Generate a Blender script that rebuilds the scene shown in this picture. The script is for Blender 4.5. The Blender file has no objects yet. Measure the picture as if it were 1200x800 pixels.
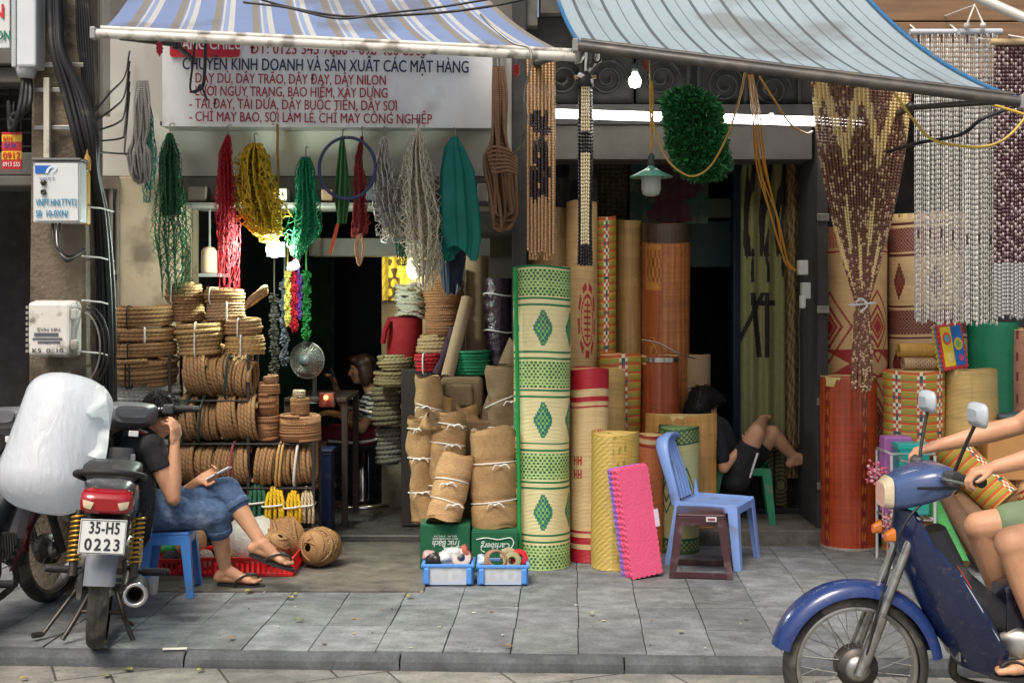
import bpy, bmesh, math, random
import numpy as np
from mathutils import Vector, Matrix, Euler
random.seed(7); RNG = np.random.default_rng(7)
PI = math.pi
sc = bpy.context.scene
# ---------------------------------------------------------------- camera, sky, sun, exposure
F, H, HY = 1500., 1.65, 340.          # focal length in photo pixels, eye height, horizon row
cam = bpy.data.cameras.new('camera'); cam.lens = 45; cam.sensor_width = 36; cam.shift_y = -.05
cam.clip_start = .05; cam.clip_end = 400
co = bpy.data.objects.new('camera', cam); sc.collection.objects.link(co)
co.location = (0, 0, H); co.rotation_euler = (PI/2, 0, 0); sc.camera = co
SUN_EL, SUN_AZ = math.radians(58), math.radians(205)      # overcast daylight from behind the camera, a little to the left
w = bpy.data.worlds.new('World'); sc.world = w; w.use_nodes = True
nt = w.node_tree; bg = nt.nodes['Background']; sky = nt.nodes.new('ShaderNodeTexSky')
sky.sky_type = 'NISHITA'; sky.sun_disc = False; sky.sun_elevation = SUN_EL; sky.sun_rotation = SUN_AZ
sky.air_density = 1.0; sky.dust_density = 6.0; sky.ozone_density = 1.0
nt.links.new(sky.outputs[0], bg.inputs[0]); bg.inputs[1].default_value = .085
sl = bpy.data.lights.new('sun', 'SUN'); sl.energy = 1.5; sl.angle = math.radians(25); sl.color = (1, .94, .85)
so = bpy.data.objects.new('sun', sl); sc.collection.objects.link(so)
sd = Vector((math.sin(SUN_AZ)*math.cos(SUN_EL), math.cos(SUN_AZ)*math.cos(SUN_EL), math.sin(SUN_EL)))
so.rotation_euler = sd.to_track_quat('Z', 'Y').to_euler(); so.location = (-3, -6, 12)
vs = sc.view_settings; vs.view_transform = 'Standard'; vs.look = 'None'; vs.gamma = 1; vs.use_curve_mapping = False
vs.exposure = 0.85
# ---------------------------------------------------------------- helpers
def P(px, py, d): return Vector(((px-600)*d/F, d, H-(py-HY)*d/F))     # photo pixel at a chosen depth -> point
def D(py, z=0.): return (H-z)*F/(py-HY)                                # depth of the ground (height z) seen at a row
def X(px, d): return (px-600)*d/F
def Z(py, d): return H-(py-HY)*d/F
def S(r, g, b):
    f = lambda c: (c/255/12.92 if c/255 <= .04045 else ((c/255+.055)/1.055)**2.4)
    return (f(r), f(g), f(b))
V = Vector
def rot(ax, deg): return Matrix.Rotation(math.radians(deg), 3, ax)
def frame(zdir, ref=(0, 0, 1)):
    z = V(zdir).normalized(); r = V(ref)
    if abs(z.dot(r)) > .98: r = V((0, 1, 0))
    x = r.cross(z).normalized(); y = z.cross(x)
    return Matrix((x, y, z)).transposed()

class MB:
    def __init__(s): s.v = []; s.n = 0; s.f = []; s.c = []; s.m = []; s.sm = []; s.uv = []
    def add(s, verts, faces, col=None, mi=0, smooth=True, uv=None):
        verts = np.asarray(verts, float).reshape(-1, 3); n = s.n
        if isinstance(faces, np.ndarray): faces = (faces+n).tolist()
        else: faces = [[i+n for i in f] for f in faces]
        s.v.append(verts); s.n += len(verts); s.f += faces
        k = len(faces)
        if col is None: c = np.ones((k, 3))
        else:
            c = np.asarray(col, float)
            if c.ndim == 1: c = np.tile(c, (k, 1))
        s.c.append(c); s.m += [mi]*k; s.sm += [smooth]*k
        s.uv.append(np.zeros((len(verts), 2)) if uv is None else np.asarray(uv, float))
        return s
    def grid(s, p, cu=False, cv=False, col=None, mi=0, smooth=True, uv=None, flip=False):
        p = np.asarray(p, float); nv, nu = p.shape[:2]
        a = np.arange(nv if cv else nv-1); b = np.arange(nu if cu else nu-1)
        A, B = np.meshgrid(a, b, indexing='ij'); A2 = (A+1) % nv; B2 = (B+1) % nu
        q = np.stack([A*nu+B, A*nu+B2, A2*nu+B2, A2*nu+B], -1).reshape(-1, 4)
        if flip: q = q[:, ::-1]
        if col is not None:
            col = np.asarray(col, float)
            if col.ndim == 3: col = col.reshape(-1, 3)
        return s.add(p.reshape(-1, 3), q, col, mi, smooth, None if uv is None else np.asarray(uv).reshape(-1, 2))
    def tube(s, path, r, n=8, closed=False, col=None, mi=0, cap=True, flat=None):
        p = np.asarray([tuple(q) for q in path], float); k = len(p)
        rr = np.broadcast_to(np.asarray(r, float), (k,))
        t = np.roll(p, -1, 0)-np.roll(p, 1, 0)
        if not closed: t[0] = p[1]-p[0]; t[-1] = p[-1]-p[-2]
        t /= np.linalg.norm(t, axis=1)[:, None]+1e-12
        nx = np.cross(t[0], (0, 0, 1) if abs(t[0][2]) < .9 else (0, 1, 0)); nx /= np.linalg.norm(nx)
        N = np.zeros((k, 3))
        for i in range(k):
            nx = nx-t[i]*nx.dot(t[i]); nx /= np.linalg.norm(nx)+1e-12; N[i] = nx
        B = np.cross(t, N); L = np.concatenate([[0], np.cumsum(np.linalg.norm(np.diff(p, axis=0), axis=1))])
        a = np.arange(n)*2*PI/n
        fx = 1. if flat is None else flat
        ring = p[:, None]+rr[:, None, None]*(np.cos(a)[None, :, None]*N[:, None]+fx*np.sin(a)[None, :, None]*B[:, None])
        uv = np.stack(np.broadcast_arrays(L[:, None], np.arange(n)[None]/n), -1)
        s.grid(ring, cu=True, cv=closed, col=col, mi=mi, uv=uv)
        if cap and not closed:
            s.add(ring[0], [list(range(n))[::-1]], col if col is None or np.ndim(col) == 1 else None, mi, False)
            s.add(ring[-1], [list(range(n))], col if col is None or np.ndim(col) == 1 else None, mi, False)
        return s
    def box(s, c, size, b=.004, R=None, col=None, mi=0, smooth=False):
        bm = bmesh.new(); bmesh.ops.create_cube(bm, size=1)
        for v in bm.verts: v.co = V((v.co.x*size[0], v.co.y*size[1], v.co.z*size[2]))
        if b: bmesh.ops.bevel(bm, geom=list(bm.edges), offset=min(b, min(size)*.45), segments=2, affect='EDGES', profile=.5)
        if R is not None: bmesh.ops.transform(bm, matrix=R.to_4x4(), verts=bm.verts)
        bm.verts.index_update()
        s.add([tuple(v.co+V(c)) for v in bm.verts], [[v.index for v in f.verts] for f in bm.faces], col, mi, smooth)
        bm.free(); return s
    def bb(s, x0, x1, y0, y1, z0, z1, b=.004, col=None, mi=0):
        return s.box(((x0+x1)/2, (y0+y1)/2, (z0+z1)/2), (abs(x1-x0), abs(y1-y0), abs(z1-z0)), b, None, col, mi)
    def lathe(s, prof, n=24, c=(0, 0, 0), R=None, col=None, mi=0, smooth=True):
        a = np.arange(n)*2*PI/n
        g = np.array([[(r*math.cos(t), r*math.sin(t), z) for t in a] for r, z in prof])
        if R is not None: g = g @ np.array(R).T
        return s.grid(g+np.array(c), cu=True, col=col, mi=mi, smooth=smooth)
    def ell(s, c, r, R=None, n=16, m=10, col=None, mi=0):
        r = (r, r, r) if np.isscalar(r) else r
        g = np.array([[(r[0]*math.sin(PI*j/m)*math.cos(2*PI*i/n), r[1]*math.sin(PI*j/m)*math.sin(2*PI*i/n), -r[2]*math.cos(PI*j/m)) for i in range(n)] for j in range(m+1)])
        if R is not None: g = g @ np.array(R).T
        return s.grid(g+np.array(c), cu=True, col=col, mi=mi)
    def capsule(s, a, ra, b, rb, n=14, flat=False, col=None):
        a, b = V(a), V(b); M = frame(b-a); L = (b-a).length
        if flat: prof = [(1e-4, 0), (ra*.97, 0), (ra, .004), (rb, L-.004), (rb*.97, L), (1e-4, L)]
        else: prof = [(max(ra*math.sin(t), 1e-4), -ra*math.cos(t)) for t in np.linspace(0, PI/2, 5)]+[(max(rb*math.cos(t), 1e-4), L+rb*math.sin(t)) for t in np.linspace(0, PI/2, 5)]
        return s.lathe(prof, n, tuple(a), M, col)
    def prism(s, pts, y0, y1, M=None, c=(0, 0, 0), col=None, mi=0):      # outline in x-z, extruded in y
        n = len(pts); v = [(p[0], y0, p[1]) for p in pts]+[(p[0], y1, p[1]) for p in pts]
        if M is not None: v = [tuple(M @ V(q)) for q in v]
        v = np.array(v)+np.array(c)
        return s.add(v, [list(range(n)), list(range(2*n-1, n-1, -1))]+[[i, i+n, (i+1) % n+n, (i+1) % n] for i in range(n)], col, mi, False)
    def struts(s, A, B, r, col=None, n=3):                              # many thin straight strands at once
        A = np.asarray(A, float); B = np.asarray(B, float); d = B-A; L = np.linalg.norm(d, axis=1); ok = L > 1e-6
        A, B, d = A[ok], B[ok], d[ok]/L[ok][:, None]
        ref = np.where(np.abs(d[:, 2:3]) < .9, [[0, 0, 1.]], [[0, 1., 0]])
        x = np.cross(d, ref); x /= np.linalg.norm(x, axis=1)[:, None]; y = np.cross(d, x)
        a = np.arange(n)*2*PI/n
        off = r*(np.cos(a)[None, :, None]*x[:, None]+np.sin(a)[None, :, None]*y[:, None])
        ring = np.stack([A[:, None]+off, B[:, None]+off], 1)             # k,2,n,3
        k = len(A); base = (np.arange(k)*2*n)[:, None, None]
        i = np.arange(n); q = np.stack([i, (i+1) % n, (i+1) % n+n, i+n], -1)[None]+base
        return s.add(ring.reshape(-1, 3), q.reshape(-1, 4), col)
    def beads(s, path, size, r, cols, n=5, neck=.35):                              # a string of beads along a path, cols(i, t) -> rgb
        p = np.array([tuple(q) for q in path], float); L = np.concatenate([[0], np.cumsum(np.linalg.norm(np.diff(p, axis=0), axis=1))])
        k = max(2, int(L[-1]/size)); t = ((np.arange(k)[:, None]+np.array([.02, .28, .72, .98])[None])/k).reshape(-1)
        c = np.stack([np.interp(t*L[-1], L, p[:, j]) for j in range(3)], -1)
        rr = np.tile([neck, 1, 1, neck], k)*r; a = np.arange(n)*2*PI/n
        d = (p[-1]-p[0])/np.linalg.norm(p[-1]-p[0]); x = np.cross(d, (0, 1, 0)); x /= np.linalg.norm(x); y = np.cross(d, x)
        ring = c[:, None]+rr[:, None, None]*(np.cos(a)[None, :, None]*x+np.sin(a)[None, :, None]*y)
        ci = np.array([cols(i, (i+.5)/k) for i in range(k)]); fc = np.repeat(np.repeat(ci, 4, 0)[:4*k-1], n, 0)
        return s.grid(ring, cu=True, col=fc)
    def bounds(s):
        v = np.concatenate(s.v); return v.min(0), v.max(0)
    def build(s, name, mats, parent=None, off=(0, 0, 0)):
        me = bpy.data.meshes.new(name); v = np.concatenate(s.v)-np.array(tuple(off))
        me.from_pydata(v.tolist(), [], s.f)
        for m in (mats if isinstance(mats, (list, tuple)) else [mats]): me.materials.append(m)
        me.polygons.foreach_set('use_smooth', s.sm); me.polygons.foreach_set('material_index', s.m)
        lt = np.zeros(len(me.polygons), int); me.polygons.foreach_get('loop_total', lt)
        vi = np.zeros(len(me.loops), int); me.loops.foreach_get('vertex_index', vi)
        c = np.concatenate(s.c); c = np.concatenate([c, np.ones((len(c), 1))], 1)
        at = me.color_attributes.new('Col', 'FLOAT_COLOR', 'CORNER'); at.data.foreach_set('color', np.repeat(c, lt, 0).ravel().astype(np.float32))
        ul = me.uv_layers.new(name='UV'); ul.data.foreach_set('uv', np.concatenate(s.uv)[vi].ravel().astype(np.float32))
        me.update()
        o = bpy.data.objects.new(name, me); sc.collection.objects.link(o)
        if parent: o.parent = parent
        return o
def wloc(o):
    l = V((0, 0, 0))
    while o: l += o.location; o = o.parent
    return l
def tag(o, label, cat=None, group=None):
    o['label'] = label
    if cat: o['category'] = cat
    if group: o['group'] = group
    return o
def thing(name, label, cat, loc=(0, 0, 0), rz=0, group=None, rx=0, ry=0):
    o = bpy.data.objects.new(name, None); sc.collection.objects.link(o); o.empty_display_size = .1
    o.location = loc; o.rotation_euler = (math.radians(rx), math.radians(ry), math.radians(rz)); return tag(o, label, cat, group)
def part(name, mb, m, parent, local=False, label=None):       # mesh built in world coordinates unless local
    o = mb.build(name, m, parent, (0, 0, 0) if local else wloc(parent))
    if label: o['label'] = label
    return o
def solo(name, mb, m, label, cat, group=None):
    lo, hi = mb.bounds(); off = V(((lo[0]+hi[0])/2, (lo[1]+hi[1])/2, lo[2]))
    o = mb.build(name, m, None, off); o.location = off; return tag(o, label, cat, group)
def base_of(*mbs):
    lo = np.min([m.bounds()[0] for m in mbs], 0); hi = np.max([m.bounds()[1] for m in mbs], 0)
    return V(((lo[0]+hi[0])/2, (lo[1]+hi[1])/2, lo[2]))
def assembly(name, label, cat, parts, group=None):            # parts: (name, mb, mat[, label[, [sub-parts]]])
    t = thing(name, label, cat, base_of(*[p[1] for p in parts]), 0, group)
    for p in parts:
        o = part(p[0], p[1], p[2], t, label=p[3] if len(p) > 3 else None)
        for q in (p[4] if len(p) > 4 else []): part(q[0], q[1], q[2], o)
    return t
def structure(name, mb, m):
    o = mb.build(name, m); o['kind'] = 'structure'; return o
def copy_tree(o, parent=None):
    c = o.copy(); sc.collection.objects.link(c)
    if parent: c.parent = parent
    for ch in list(o.children): copy_tree(ch, c)
    return c
def spline(pts, n=24):                                        # Catmull-Rom through points
    p = [V(q) for q in pts]; p = [p[0]*2-p[1]]+p+[p[-1]*2-p[-2]]; out = []
    for i in range(1, len(p)-2):
        for k in range(n):
            t = k/n; a, b, c, d = p[i-1:i+3]
            out.append(.5*((2*b)+(c-a)*t+(2*a-5*b+4*c-d)*t*t+(3*b-a-3*c+d)*t**3))
    return out+[p[-2]]
def arc(c, r, a0, a1, n=12, ax=0, ay=2):
    out = []
    for t in np.linspace(math.radians(a0), math.radians(a1), n):
        q = list(c); q[ax] += r*math.cos(t); q[ay] += r*math.sin(t); out.append(tuple(q))
    return out
# ---------------------------------------------------------------- materials
def mat(name, col='attr', rough=.7, metal=0., nz=(30, .15), bump=None, kind=None, trans=0., coat=0., emis=None, alpha=1., dirt=None, spec=.5, glass=False, kp=(1,), sss=0.):
    m = bpy.data.materials.new(name); m.use_nodes = True; t = m.node_tree; N = t.nodes; L = t.links.new
    b = N['Principled BSDF']; tc = N.new('ShaderNodeTexCoord'); ob = tc.outputs['Object']
    def math_(op, a, c=0.):
        n = N.new('ShaderNodeMath'); n.operation = op
        for i, q in enumerate((a, c)):
            if isinstance(q, (int, float)): n.inputs[i].default_value = q
            else: L(q, n.inputs[i])
        return n.outputs[0]
    def noise(scale, detail=4, vec=None):
        n = N.new('ShaderNodeTexNoise'); n.inputs['Scale'].default_value = scale; n.inputs['Detail'].default_value = detail
        L(vec or ob, n.inputs['Vector']); return n.outputs['Fac']
    def mult(c, f):
        n = N.new('ShaderNodeMix'); n.data_type = 'RGBA'; n.blend_type = 'MULTIPLY'; n.inputs[0].default_value = 1
        L(c, n.inputs[6]); L(f, n.inputs[7]); return n.outputs[2]
    if col == 'attr':
        a = N.new('ShaderNodeAttribute'); a.attribute_name = 'Col'; c = a.outputs['Color']
    else:
        a = N.new('ShaderNodeRGB'); a.outputs[0].default_value = (*col, 1); c = a.outputs[0]
    h = None
    if nz and nz[1]:
        f = math_('ADD', math_('MULTIPLY', math_('SUBTRACT', noise(nz[0]), .5), nz[1]*3.2), 1.); c = mult(c, f)
    if kind in ('rope', 'twist'):
        sp = N.new('ShaderNodeSeparateXYZ'); L(tc.outputs['UV'], sp.inputs[0])
        w = math_('SINE', math_('MULTIPLY', math_('ADD', math_('DIVIDE', sp.outputs[0], kp[0]), math_('MULTIPLY', sp.outputs[1], kp[1] if len(kp) > 1 else 2)), 2*PI))
        h = math_('ADD', math_('MULTIPLY', w, .5), math_('MULTIPLY', noise(260, 3), .7))
        c = mult(c, math_('ADD', math_('MULTIPLY', w, .16), .93)); bump = bump or (0, .8, .003)
    if kind == 'weave':                                         # reed or straw mat: fine courses along z, stitched columns
        sp = N.new('ShaderNodeSeparateXYZ'); L(ob, sp.inputs[0])
        w = math_('SINE', math_('MULTIPLY', sp.outputs[2], 2*PI/kp[0]))
        h = math_('ADD', w, math_('MULTIPLY', noise(140, 2), .8))
        c = mult(c, math_('ADD', math_('MULTIPLY', w, .06), .97)); bump = bump or (0, .5, .002)
    if kind == 'crease':                                        # long soft wrinkles in thin film
        mp = N.new('ShaderNodeMapping'); mp.inputs['Scale'].default_value = kp; mp.inputs['Rotation'].default_value = (0, .25, .3); L(ob, mp.inputs[0]); n1 = noise(1, 3, mp.outputs[0])
        h = math_('ABSOLUTE', math_('SUBTRACT', n1, .5))
    if kind == 'burlap':
        sp = N.new('ShaderNodeSeparateXYZ'); L(ob, sp.inputs[0])
        w1 = math_('SINE', math_('MULTIPLY', sp.outputs[2], 2*PI/.0065)); w2 = math_('SINE', math_('MULTIPLY', math_('ADD', sp.outputs[0], sp.outputs[1]), 2*PI/.0065))
        mp = N.new('ShaderNodeMapping'); mp.inputs['Scale'].default_value = (30, 30, 220); L(ob, mp.inputs[0])
        mq = N.new('ShaderNodeMapping'); mq.inputs['Scale'].default_value = (260, 260, 20); L(ob, mq.inputs[0])
        f = math_('ADD', noise(1, 2, mp.outputs[0]), noise(1, 2, mq.outputs[0]))
        h = math_('ADD', math_('MULTIPLY', math_('ADD', w1, w2), .4), math_('MULTIPLY', f, 1.6))
        c = mult(c, math_('ADD', math_('MULTIPLY', f, .75), .3)); bump = bump or (0, .6, .003)
    if kind == 'wood':
        mp = N.new('ShaderNodeMapping'); mp.inputs['Scale'].default_value = kp; L(ob, mp.inputs[0])
        f = noise(1, 6, mp.outputs[0]); h = f; c = mult(c, math_('ADD', math_('MULTIPLY', f, 1.1), .45)); bump = bump or (0, .3, .002)
    if kind == 'fluted':
        sp = N.new('ShaderNodeSeparateXYZ'); L(tc.outputs['UV'], sp.inputs[0])
        w = math_('SINE', math_('MULTIPLY', sp.outputs[0], 2*PI/kp[0])); h = w; bump = bump or (0, .6, .003)
    if bump and h is None: h = noise(bump[0], 5)
    if dirt:                                                    # (scale, threshold, colour, strength): stains with edges of their own
        r = N.new('ShaderNodeMapRange'); L(noise(dirt[0], 8), r.inputs[0]); r.inputs[1].default_value = dirt[1]; r.inputs[2].default_value = dirt[1]+.12
        x = N.new('ShaderNodeMix'); x.data_type = 'RGBA'; L(math_('MULTIPLY', r.outputs[0], dirt[3]), x.inputs[0]); L(c, x.inputs[6]); x.inputs[7].default_value = (*dirt[2], 1); c = x.outputs[2]
    L(c, b.inputs['Base Color'])
    b.inputs['Roughness'].default_value = rough; b.inputs['Metallic'].default_value = metal; b.inputs['Specular IOR Level'].default_value = spec
    if rough > .05 and not glass:
        r = N.new('ShaderNodeMapRange'); L(noise(14, 4), r.inputs[0]); r.inputs[1].default_value = .3; r.inputs[2].default_value = .7
        r.inputs[3].default_value = max(.02, rough*.82); r.inputs[4].default_value = min(1, rough*1.18); L(r.outputs[0], b.inputs['Roughness'])
    if sss: b.inputs['Subsurface Weight'].default_value = sss; b.inputs['Subsurface Radius'].default_value = (.012, .005, .003); b.inputs['Subsurface Scale'].default_value = 1
    if coat: b.inputs['Coat Weight'].default_value = coat; b.inputs['Coat Roughness'].default_value = .08
    if alpha < 1: b.inputs['Alpha'].default_value = alpha
    if emis: b.inputs['Emission Color'].default_value = (*emis[0], 1); b.inputs['Emission Strength'].default_value = emis[1]
    if bump:
        bp = N.new('ShaderNodeBump'); bp.inputs['Strength'].default_value = bump[1]; bp.inputs['Distance'].default_value = bump[2] if len(bump) > 2 else .01
        L(h, bp.inputs['Height']); L(bp.outputs[0], b.inputs['Normal'])
    if trans:
        tr = N.new('ShaderNodeBsdfTranslucent'); L(c, tr.inputs[0]); mx = N.new('ShaderNodeMixShader'); mx.inputs[0].default_value = trans
        L(b.outputs[0], mx.inputs[1]); L(tr.outputs[0], mx.inputs[2]); L(mx.outputs[0], N['Material Output'].inputs[0])
    if glass: b.inputs['Transmission Weight'].default_value = 1; b.inputs['IOR'].default_value = 1.3
    return m
JUTE = S(165, 127, 84)
m_rope = mat('jute_rope', JUTE, .9, nz=(9, .14), kind='rope', kp=(.03, 2))
m_ropec = mat('rope', 'attr', .85, nz=(12, .12), kind='rope', kp=(.03, 2))
m_twine = mat('twine', 'attr', .9, nz=(20, .14), kind='rope', kp=(.012, 1))
m_net = mat('net_cord', 'attr', .7, nz=(40, .1), trans=.12)
m_cloth = mat('cloth', 'attr', .85, nz=(25, .12), bump=(220, .3, .002))
m_burlap = mat('burlap', S(170, 136, 92), .95, nz=(4, .2), kind='burlap')
m_burlapd = mat('dark_burlap', S(128, 106, 78), .95, nz=(5, .16), kind='burlap')
m_weave = mat('woven_mat', 'attr', .55, nz=(3, .11), dirt=(3.5, .6, S(120, 100, 70), .3), kind='weave', kp=(.008,))
m_bead = mat('beads', 'attr', .28, nz=(60, .15), coat=.3)
m_plas = mat('plastic', 'attr', .38, nz=(5, .05), bump=(90, .05, .002), dirt=(9, .57, S(116, 106, 92), .4))
m_paint = mat('painted_metal', 'attr', .4, nz=(5, .07), dirt=(7, .62, S(96, 84, 66), .5))
m_black = mat('black_rubber', S(32, 32, 33), .62, nz=(20, .2), dirt=(8, .6, S(92, 86, 76), .5))
m_cable = mat('black_cable', S(30, 30, 32), .5, nz=(20, .2), dirt=(9, .62, S(110, 105, 96), .4))
m_chrome = mat('chrome', S(205, 205, 205), .22, 1., nz=(20, .1), dirt=(9, .62, S(96, 84, 66), .5))
m_steel = mat('dull_steel', S(150, 148, 142), .45, 1., nz=(10, .15), dirt=(8, .6, S(92, 74, 56), .6))
m_white = mat('white_string', S(226, 224, 216), .6, nz=(40, .1))
m_text = mat('sign_lettering', 'attr', .5, nz=(20, .06))
m_foliage = mat('plastic_leaves', 'attr', .5, nz=(30, .3), trans=.2)
m_card = mat('cardboard', 'attr', .85, nz=(8, .1), bump=(60, .1, .002), dirt=(4, .66, S(90, 76, 56), .3))
m_wood = mat('wood', 'attr', .6, nz=None, kind='wood', kp=(40, 40, 3))
m_glass = mat('clear_film', S(235, 238, 240), .18, nz=(10, .05), alpha=.35)
m_skin = mat('skin', S(200, 150, 116), .52, nz=(14, .11), bump=(160, .15, .001), sss=.25, dirt=(11, .57, S(176, 112, 88), .35))
m_hair = mat('black_hair', S(22, 19, 19), .6, nz=(60, .3), kind='wood', kp=(160, 160, 20), spec=.25)
m_denim = mat('denim', S(70, 92, 124), .9, nz=(40, .3), bump=(20, .8, .02), dirt=(7, .58, S(150, 165, 185), .7))
m_tee = mat('black_jersey', S(30, 30, 33), .9, nz=(20, .15), bump=(14, .7, .02))
# ---------------------------------------------------------------- lettering as flat mesh on a sign
def text(s, height, width=None, bold=0., shear=0., spacing=1., align='LEFT'):
    cu = bpy.data.curves.new('t', 'FONT'); cu.body = s; cu.size = 1; cu.offset = bold; cu.shear = shear; cu.space_character = spacing; cu.align_x = 'LEFT'; cu.resolution_u = 3
    o = bpy.data.objects.new('t', cu); sc.collection.objects.link(o); bpy.context.view_layer.update()
    dg = bpy.context.evaluated_depsgraph_get(); me = bpy.data.meshes.new_from_object(o.evaluated_get(dg))
    v = np.array([tuple(q.co) for q in me.vertices]); f = [list(p.vertices) for p in me.polygons]
    bpy.data.objects.remove(o); bpy.data.curves.remove(cu); bpy.data.meshes.remove(me)
    v[:, 0] -= v[:, 0].min(); k = height/.7                      # cap height about .7 of the size
    v *= k
    if width: v[:, 0] *= width/v[:, 0].max()
    if align == 'CENTER': v[:, 0] -= v[:, 0].max()/2
    return v, f
def put_text(mb, s, height, width, origin, M=None, col=(0, 0, 0), **kw):   # text lies in local x-z, facing -y
    b = kw.pop('bold', 0)*height*1.1; v, f = text(s, height, width, **kw)
    for i, (dx, dz) in enumerate(((0, 0), (b, 0), (-b, 0), (0, b*.7), (0, -b*.7)) if b else ((0, 0),)):     # heavier strokes from shifted layers, each a little proud of the last
        q = np.stack([v[:, 0]+dx, np.full(len(v), -.0004*i), v[:, 1]+dz], -1)
        if M is not None: q = q @ np.array(M).T
        mb.add(q+np.array(tuple(origin)), f, col, 0, False)
    return mb
# ---------------------------------------------------------------- soft bodies: closed pieces fused into one skin
def fuse(name, mb, voxel, smooth, m, parent=None, off=(0, 0, 0)):
    o = mb.build(name+'_src', m); r = o.modifiers.new('r', 'REMESH'); r.mode = 'VOXEL'; r.voxel_size = voxel; r.use_smooth_shade = True
    if smooth: q = o.modifiers.new('s', 'SMOOTH'); q.iterations = smooth; q.factor = .5
    dg = bpy.context.evaluated_depsgraph_get(); me = bpy.data.meshes.new_from_object(o.evaluated_get(dg))
    old = o.data; bpy.data.objects.remove(o); bpy.data.meshes.remove(old)
    me.name = name; me.transform(Matrix.Translation(-V(off)))
    me.polygons.foreach_set('use_smooth', [True]*len(me.polygons))
    if not me.materials: me.materials.append(m)
    n = bpy.data.objects.new(name, me); sc.collection.objects.link(n)
    if parent: n.parent = parent
    return n
def chain(mb, pts, flat=False):
    for (a, ra), (b, rb) in zip(pts, pts[1:]): mb.capsule(a, ra, b, rb, flat=flat)
    return mb
# ================================================================ ground
def ground_mat(name, c1, c2, mortar, bw, bh, off, msize, stain=.5, brick=True, rough=.8):
    m = bpy.data.materials.new(name); m.use_nodes = True; t = m.node_tree; N = t.nodes; L = t.links.new; b = N['Principled BSDF']
    tc = N.new('ShaderNodeTexCoord')
    def noise(s, d=8):
        n = N.new('ShaderNodeTexNoise'); n.inputs['Scale'].default_value = s; n.inputs['Detail'].default_value = d; n.inputs['Roughness'].default_value = .65; L(tc.outputs['Object'], n.inputs[0]); return n.outputs['Fac']
    def ramp(f, a, z, lo, hi):
        r = N.new('ShaderNodeMapRange'); L(f, r.inputs[0])
        for i, q in enumerate((a, z, lo, hi)): r.inputs[i+1].default_value = q
        return r.outputs[0]
    def mul(c, f, blend='MULTIPLY', fac=1.):
        x = N.new('ShaderNodeMix'); x.data_type = 'RGBA'; x.blend_type = blend; x.inputs[0].default_value = fac; L(c, x.inputs[6]); L(f, x.inputs[7]); return x.outputs[2]
    if brick == 'attr':
        a_ = N.new('ShaderNodeAttribute'); a_.attribute_name = 'Col'; c = a_.outputs['Color']
    elif brick:
        br = N.new('ShaderNodeTexBrick'); L(tc.outputs['Object'], br.inputs[0])
        br.offset = off; br.inputs['Scale'].default_value = 1; br.inputs['Brick Width'].default_value = bw; br.inputs['Row Height'].default_value = bh
        br.inputs['Mortar Size'].default_value = msize; br.inputs['Mortar Smooth'].default_value = .3; br.inputs['Color1'].default_value = (*c1, 1); br.inputs['Color2'].default_value = (*c2, 1); br.inputs['Mortar'].default_value = (*mortar, 1)
        c = br.outputs['Color']
    else:
        x = N.new('ShaderNodeMix'); x.data_type = 'RGBA'; L(noise(3), x.inputs[0]); x.inputs[6].default_value = (*c1, 1); x.inputs[7].default_value = (*c2, 1); c = x.outputs[2]
    c = mul(c, ramp(noise(1.3), .36, .66, .66, 1.2)); c = mul(c, ramp(noise(9, 9), .3, .7, .8, 1.16)); c = mul(c, ramp(noise(55, 4), .35, .65, .84, 1.14))
    mp = N.new('ShaderNodeMapping'); mp.inputs['Scale'].default_value = (2.2, 3.4, 3); mp.inputs['Rotation'].default_value = (0, 0, .5); L(tc.outputs['Object'], mp.inputs[0])
    n2 = N.new('ShaderNodeTexNoise'); n2.inputs['Scale'].default_value = 3; n2.inputs['Detail'].default_value = 9; L(mp.outputs[0], n2.inputs[0]); c = mul(c, ramp(n2.outputs['Fac'], .35, .68, 1-stain*.45, 1.12))
    st = ramp(noise(5.5), .62, .7, 0, stain); x = N.new('ShaderNodeMix'); x.data_type = 'RGBA'; L(st, x.inputs[0]); L(c, x.inputs[6]); x.inputs[7].default_value = (*[q*.5 for q in c1], 1); c = x.outputs[2]
    # hairline cracks
    vo = N.new('ShaderNodeTexVoronoi'); vo.feature = 'DISTANCE_TO_EDGE'; vo.inputs['Scale'].default_value = 1.1
    wv = N.new('ShaderNodeVectorMath'); wv.operation = 'ADD'; nn = N.new('ShaderNodeTexNoise'); nn.inputs['Scale'].default_value = 2.5; nn.inputs['Detail'].default_value = 6; L(tc.outputs['Object'], nn.inputs[0]); L(nn.outputs['Color'], wv.inputs[0]); L(tc.outputs['Object'], wv.inputs[1]); L(wv.outputs[0], vo.inputs['Vector'])
    ck = ramp(vo.outputs['Distance'], .001, .005, .6, 1.); c = mul(c, ck) if brick else c
    L(c, b.inputs['Base Color']); L(ramp(noise(7), .3, .7, rough-.16, min(1, rough+.1)), b.inputs['Roughness'])
    hm = N.new('ShaderNodeMath'); hm.operation = 'ADD'; L(noise(120, 5), hm.inputs[0])
    if brick is True:
        h2 = N.new('ShaderNodeMath'); h2.operation = 'MULTIPLY'; L(br.outputs['Fac'], h2.inputs[0]); h2.inputs[1].default_value = -2.2; L(h2.outputs[0], hm.inputs[1])
    else: L(noise(9), hm.inputs[1])
    bp = N.new('ShaderNodeBump'); bp.inputs['Strength'].default_value = .45; bp.inputs['Distance'].default_value = .004; L(hm.outputs[0], bp.inputs['Height']); L(bp.outputs[0], b.inputs['Normal'])
    return m
m_tiles = ground_mat('stone_paving', S(142, 143, 141), S(122, 124, 124), S(84, 82, 78), .31, .43, 0., .0045, .75, 'attr')
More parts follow.
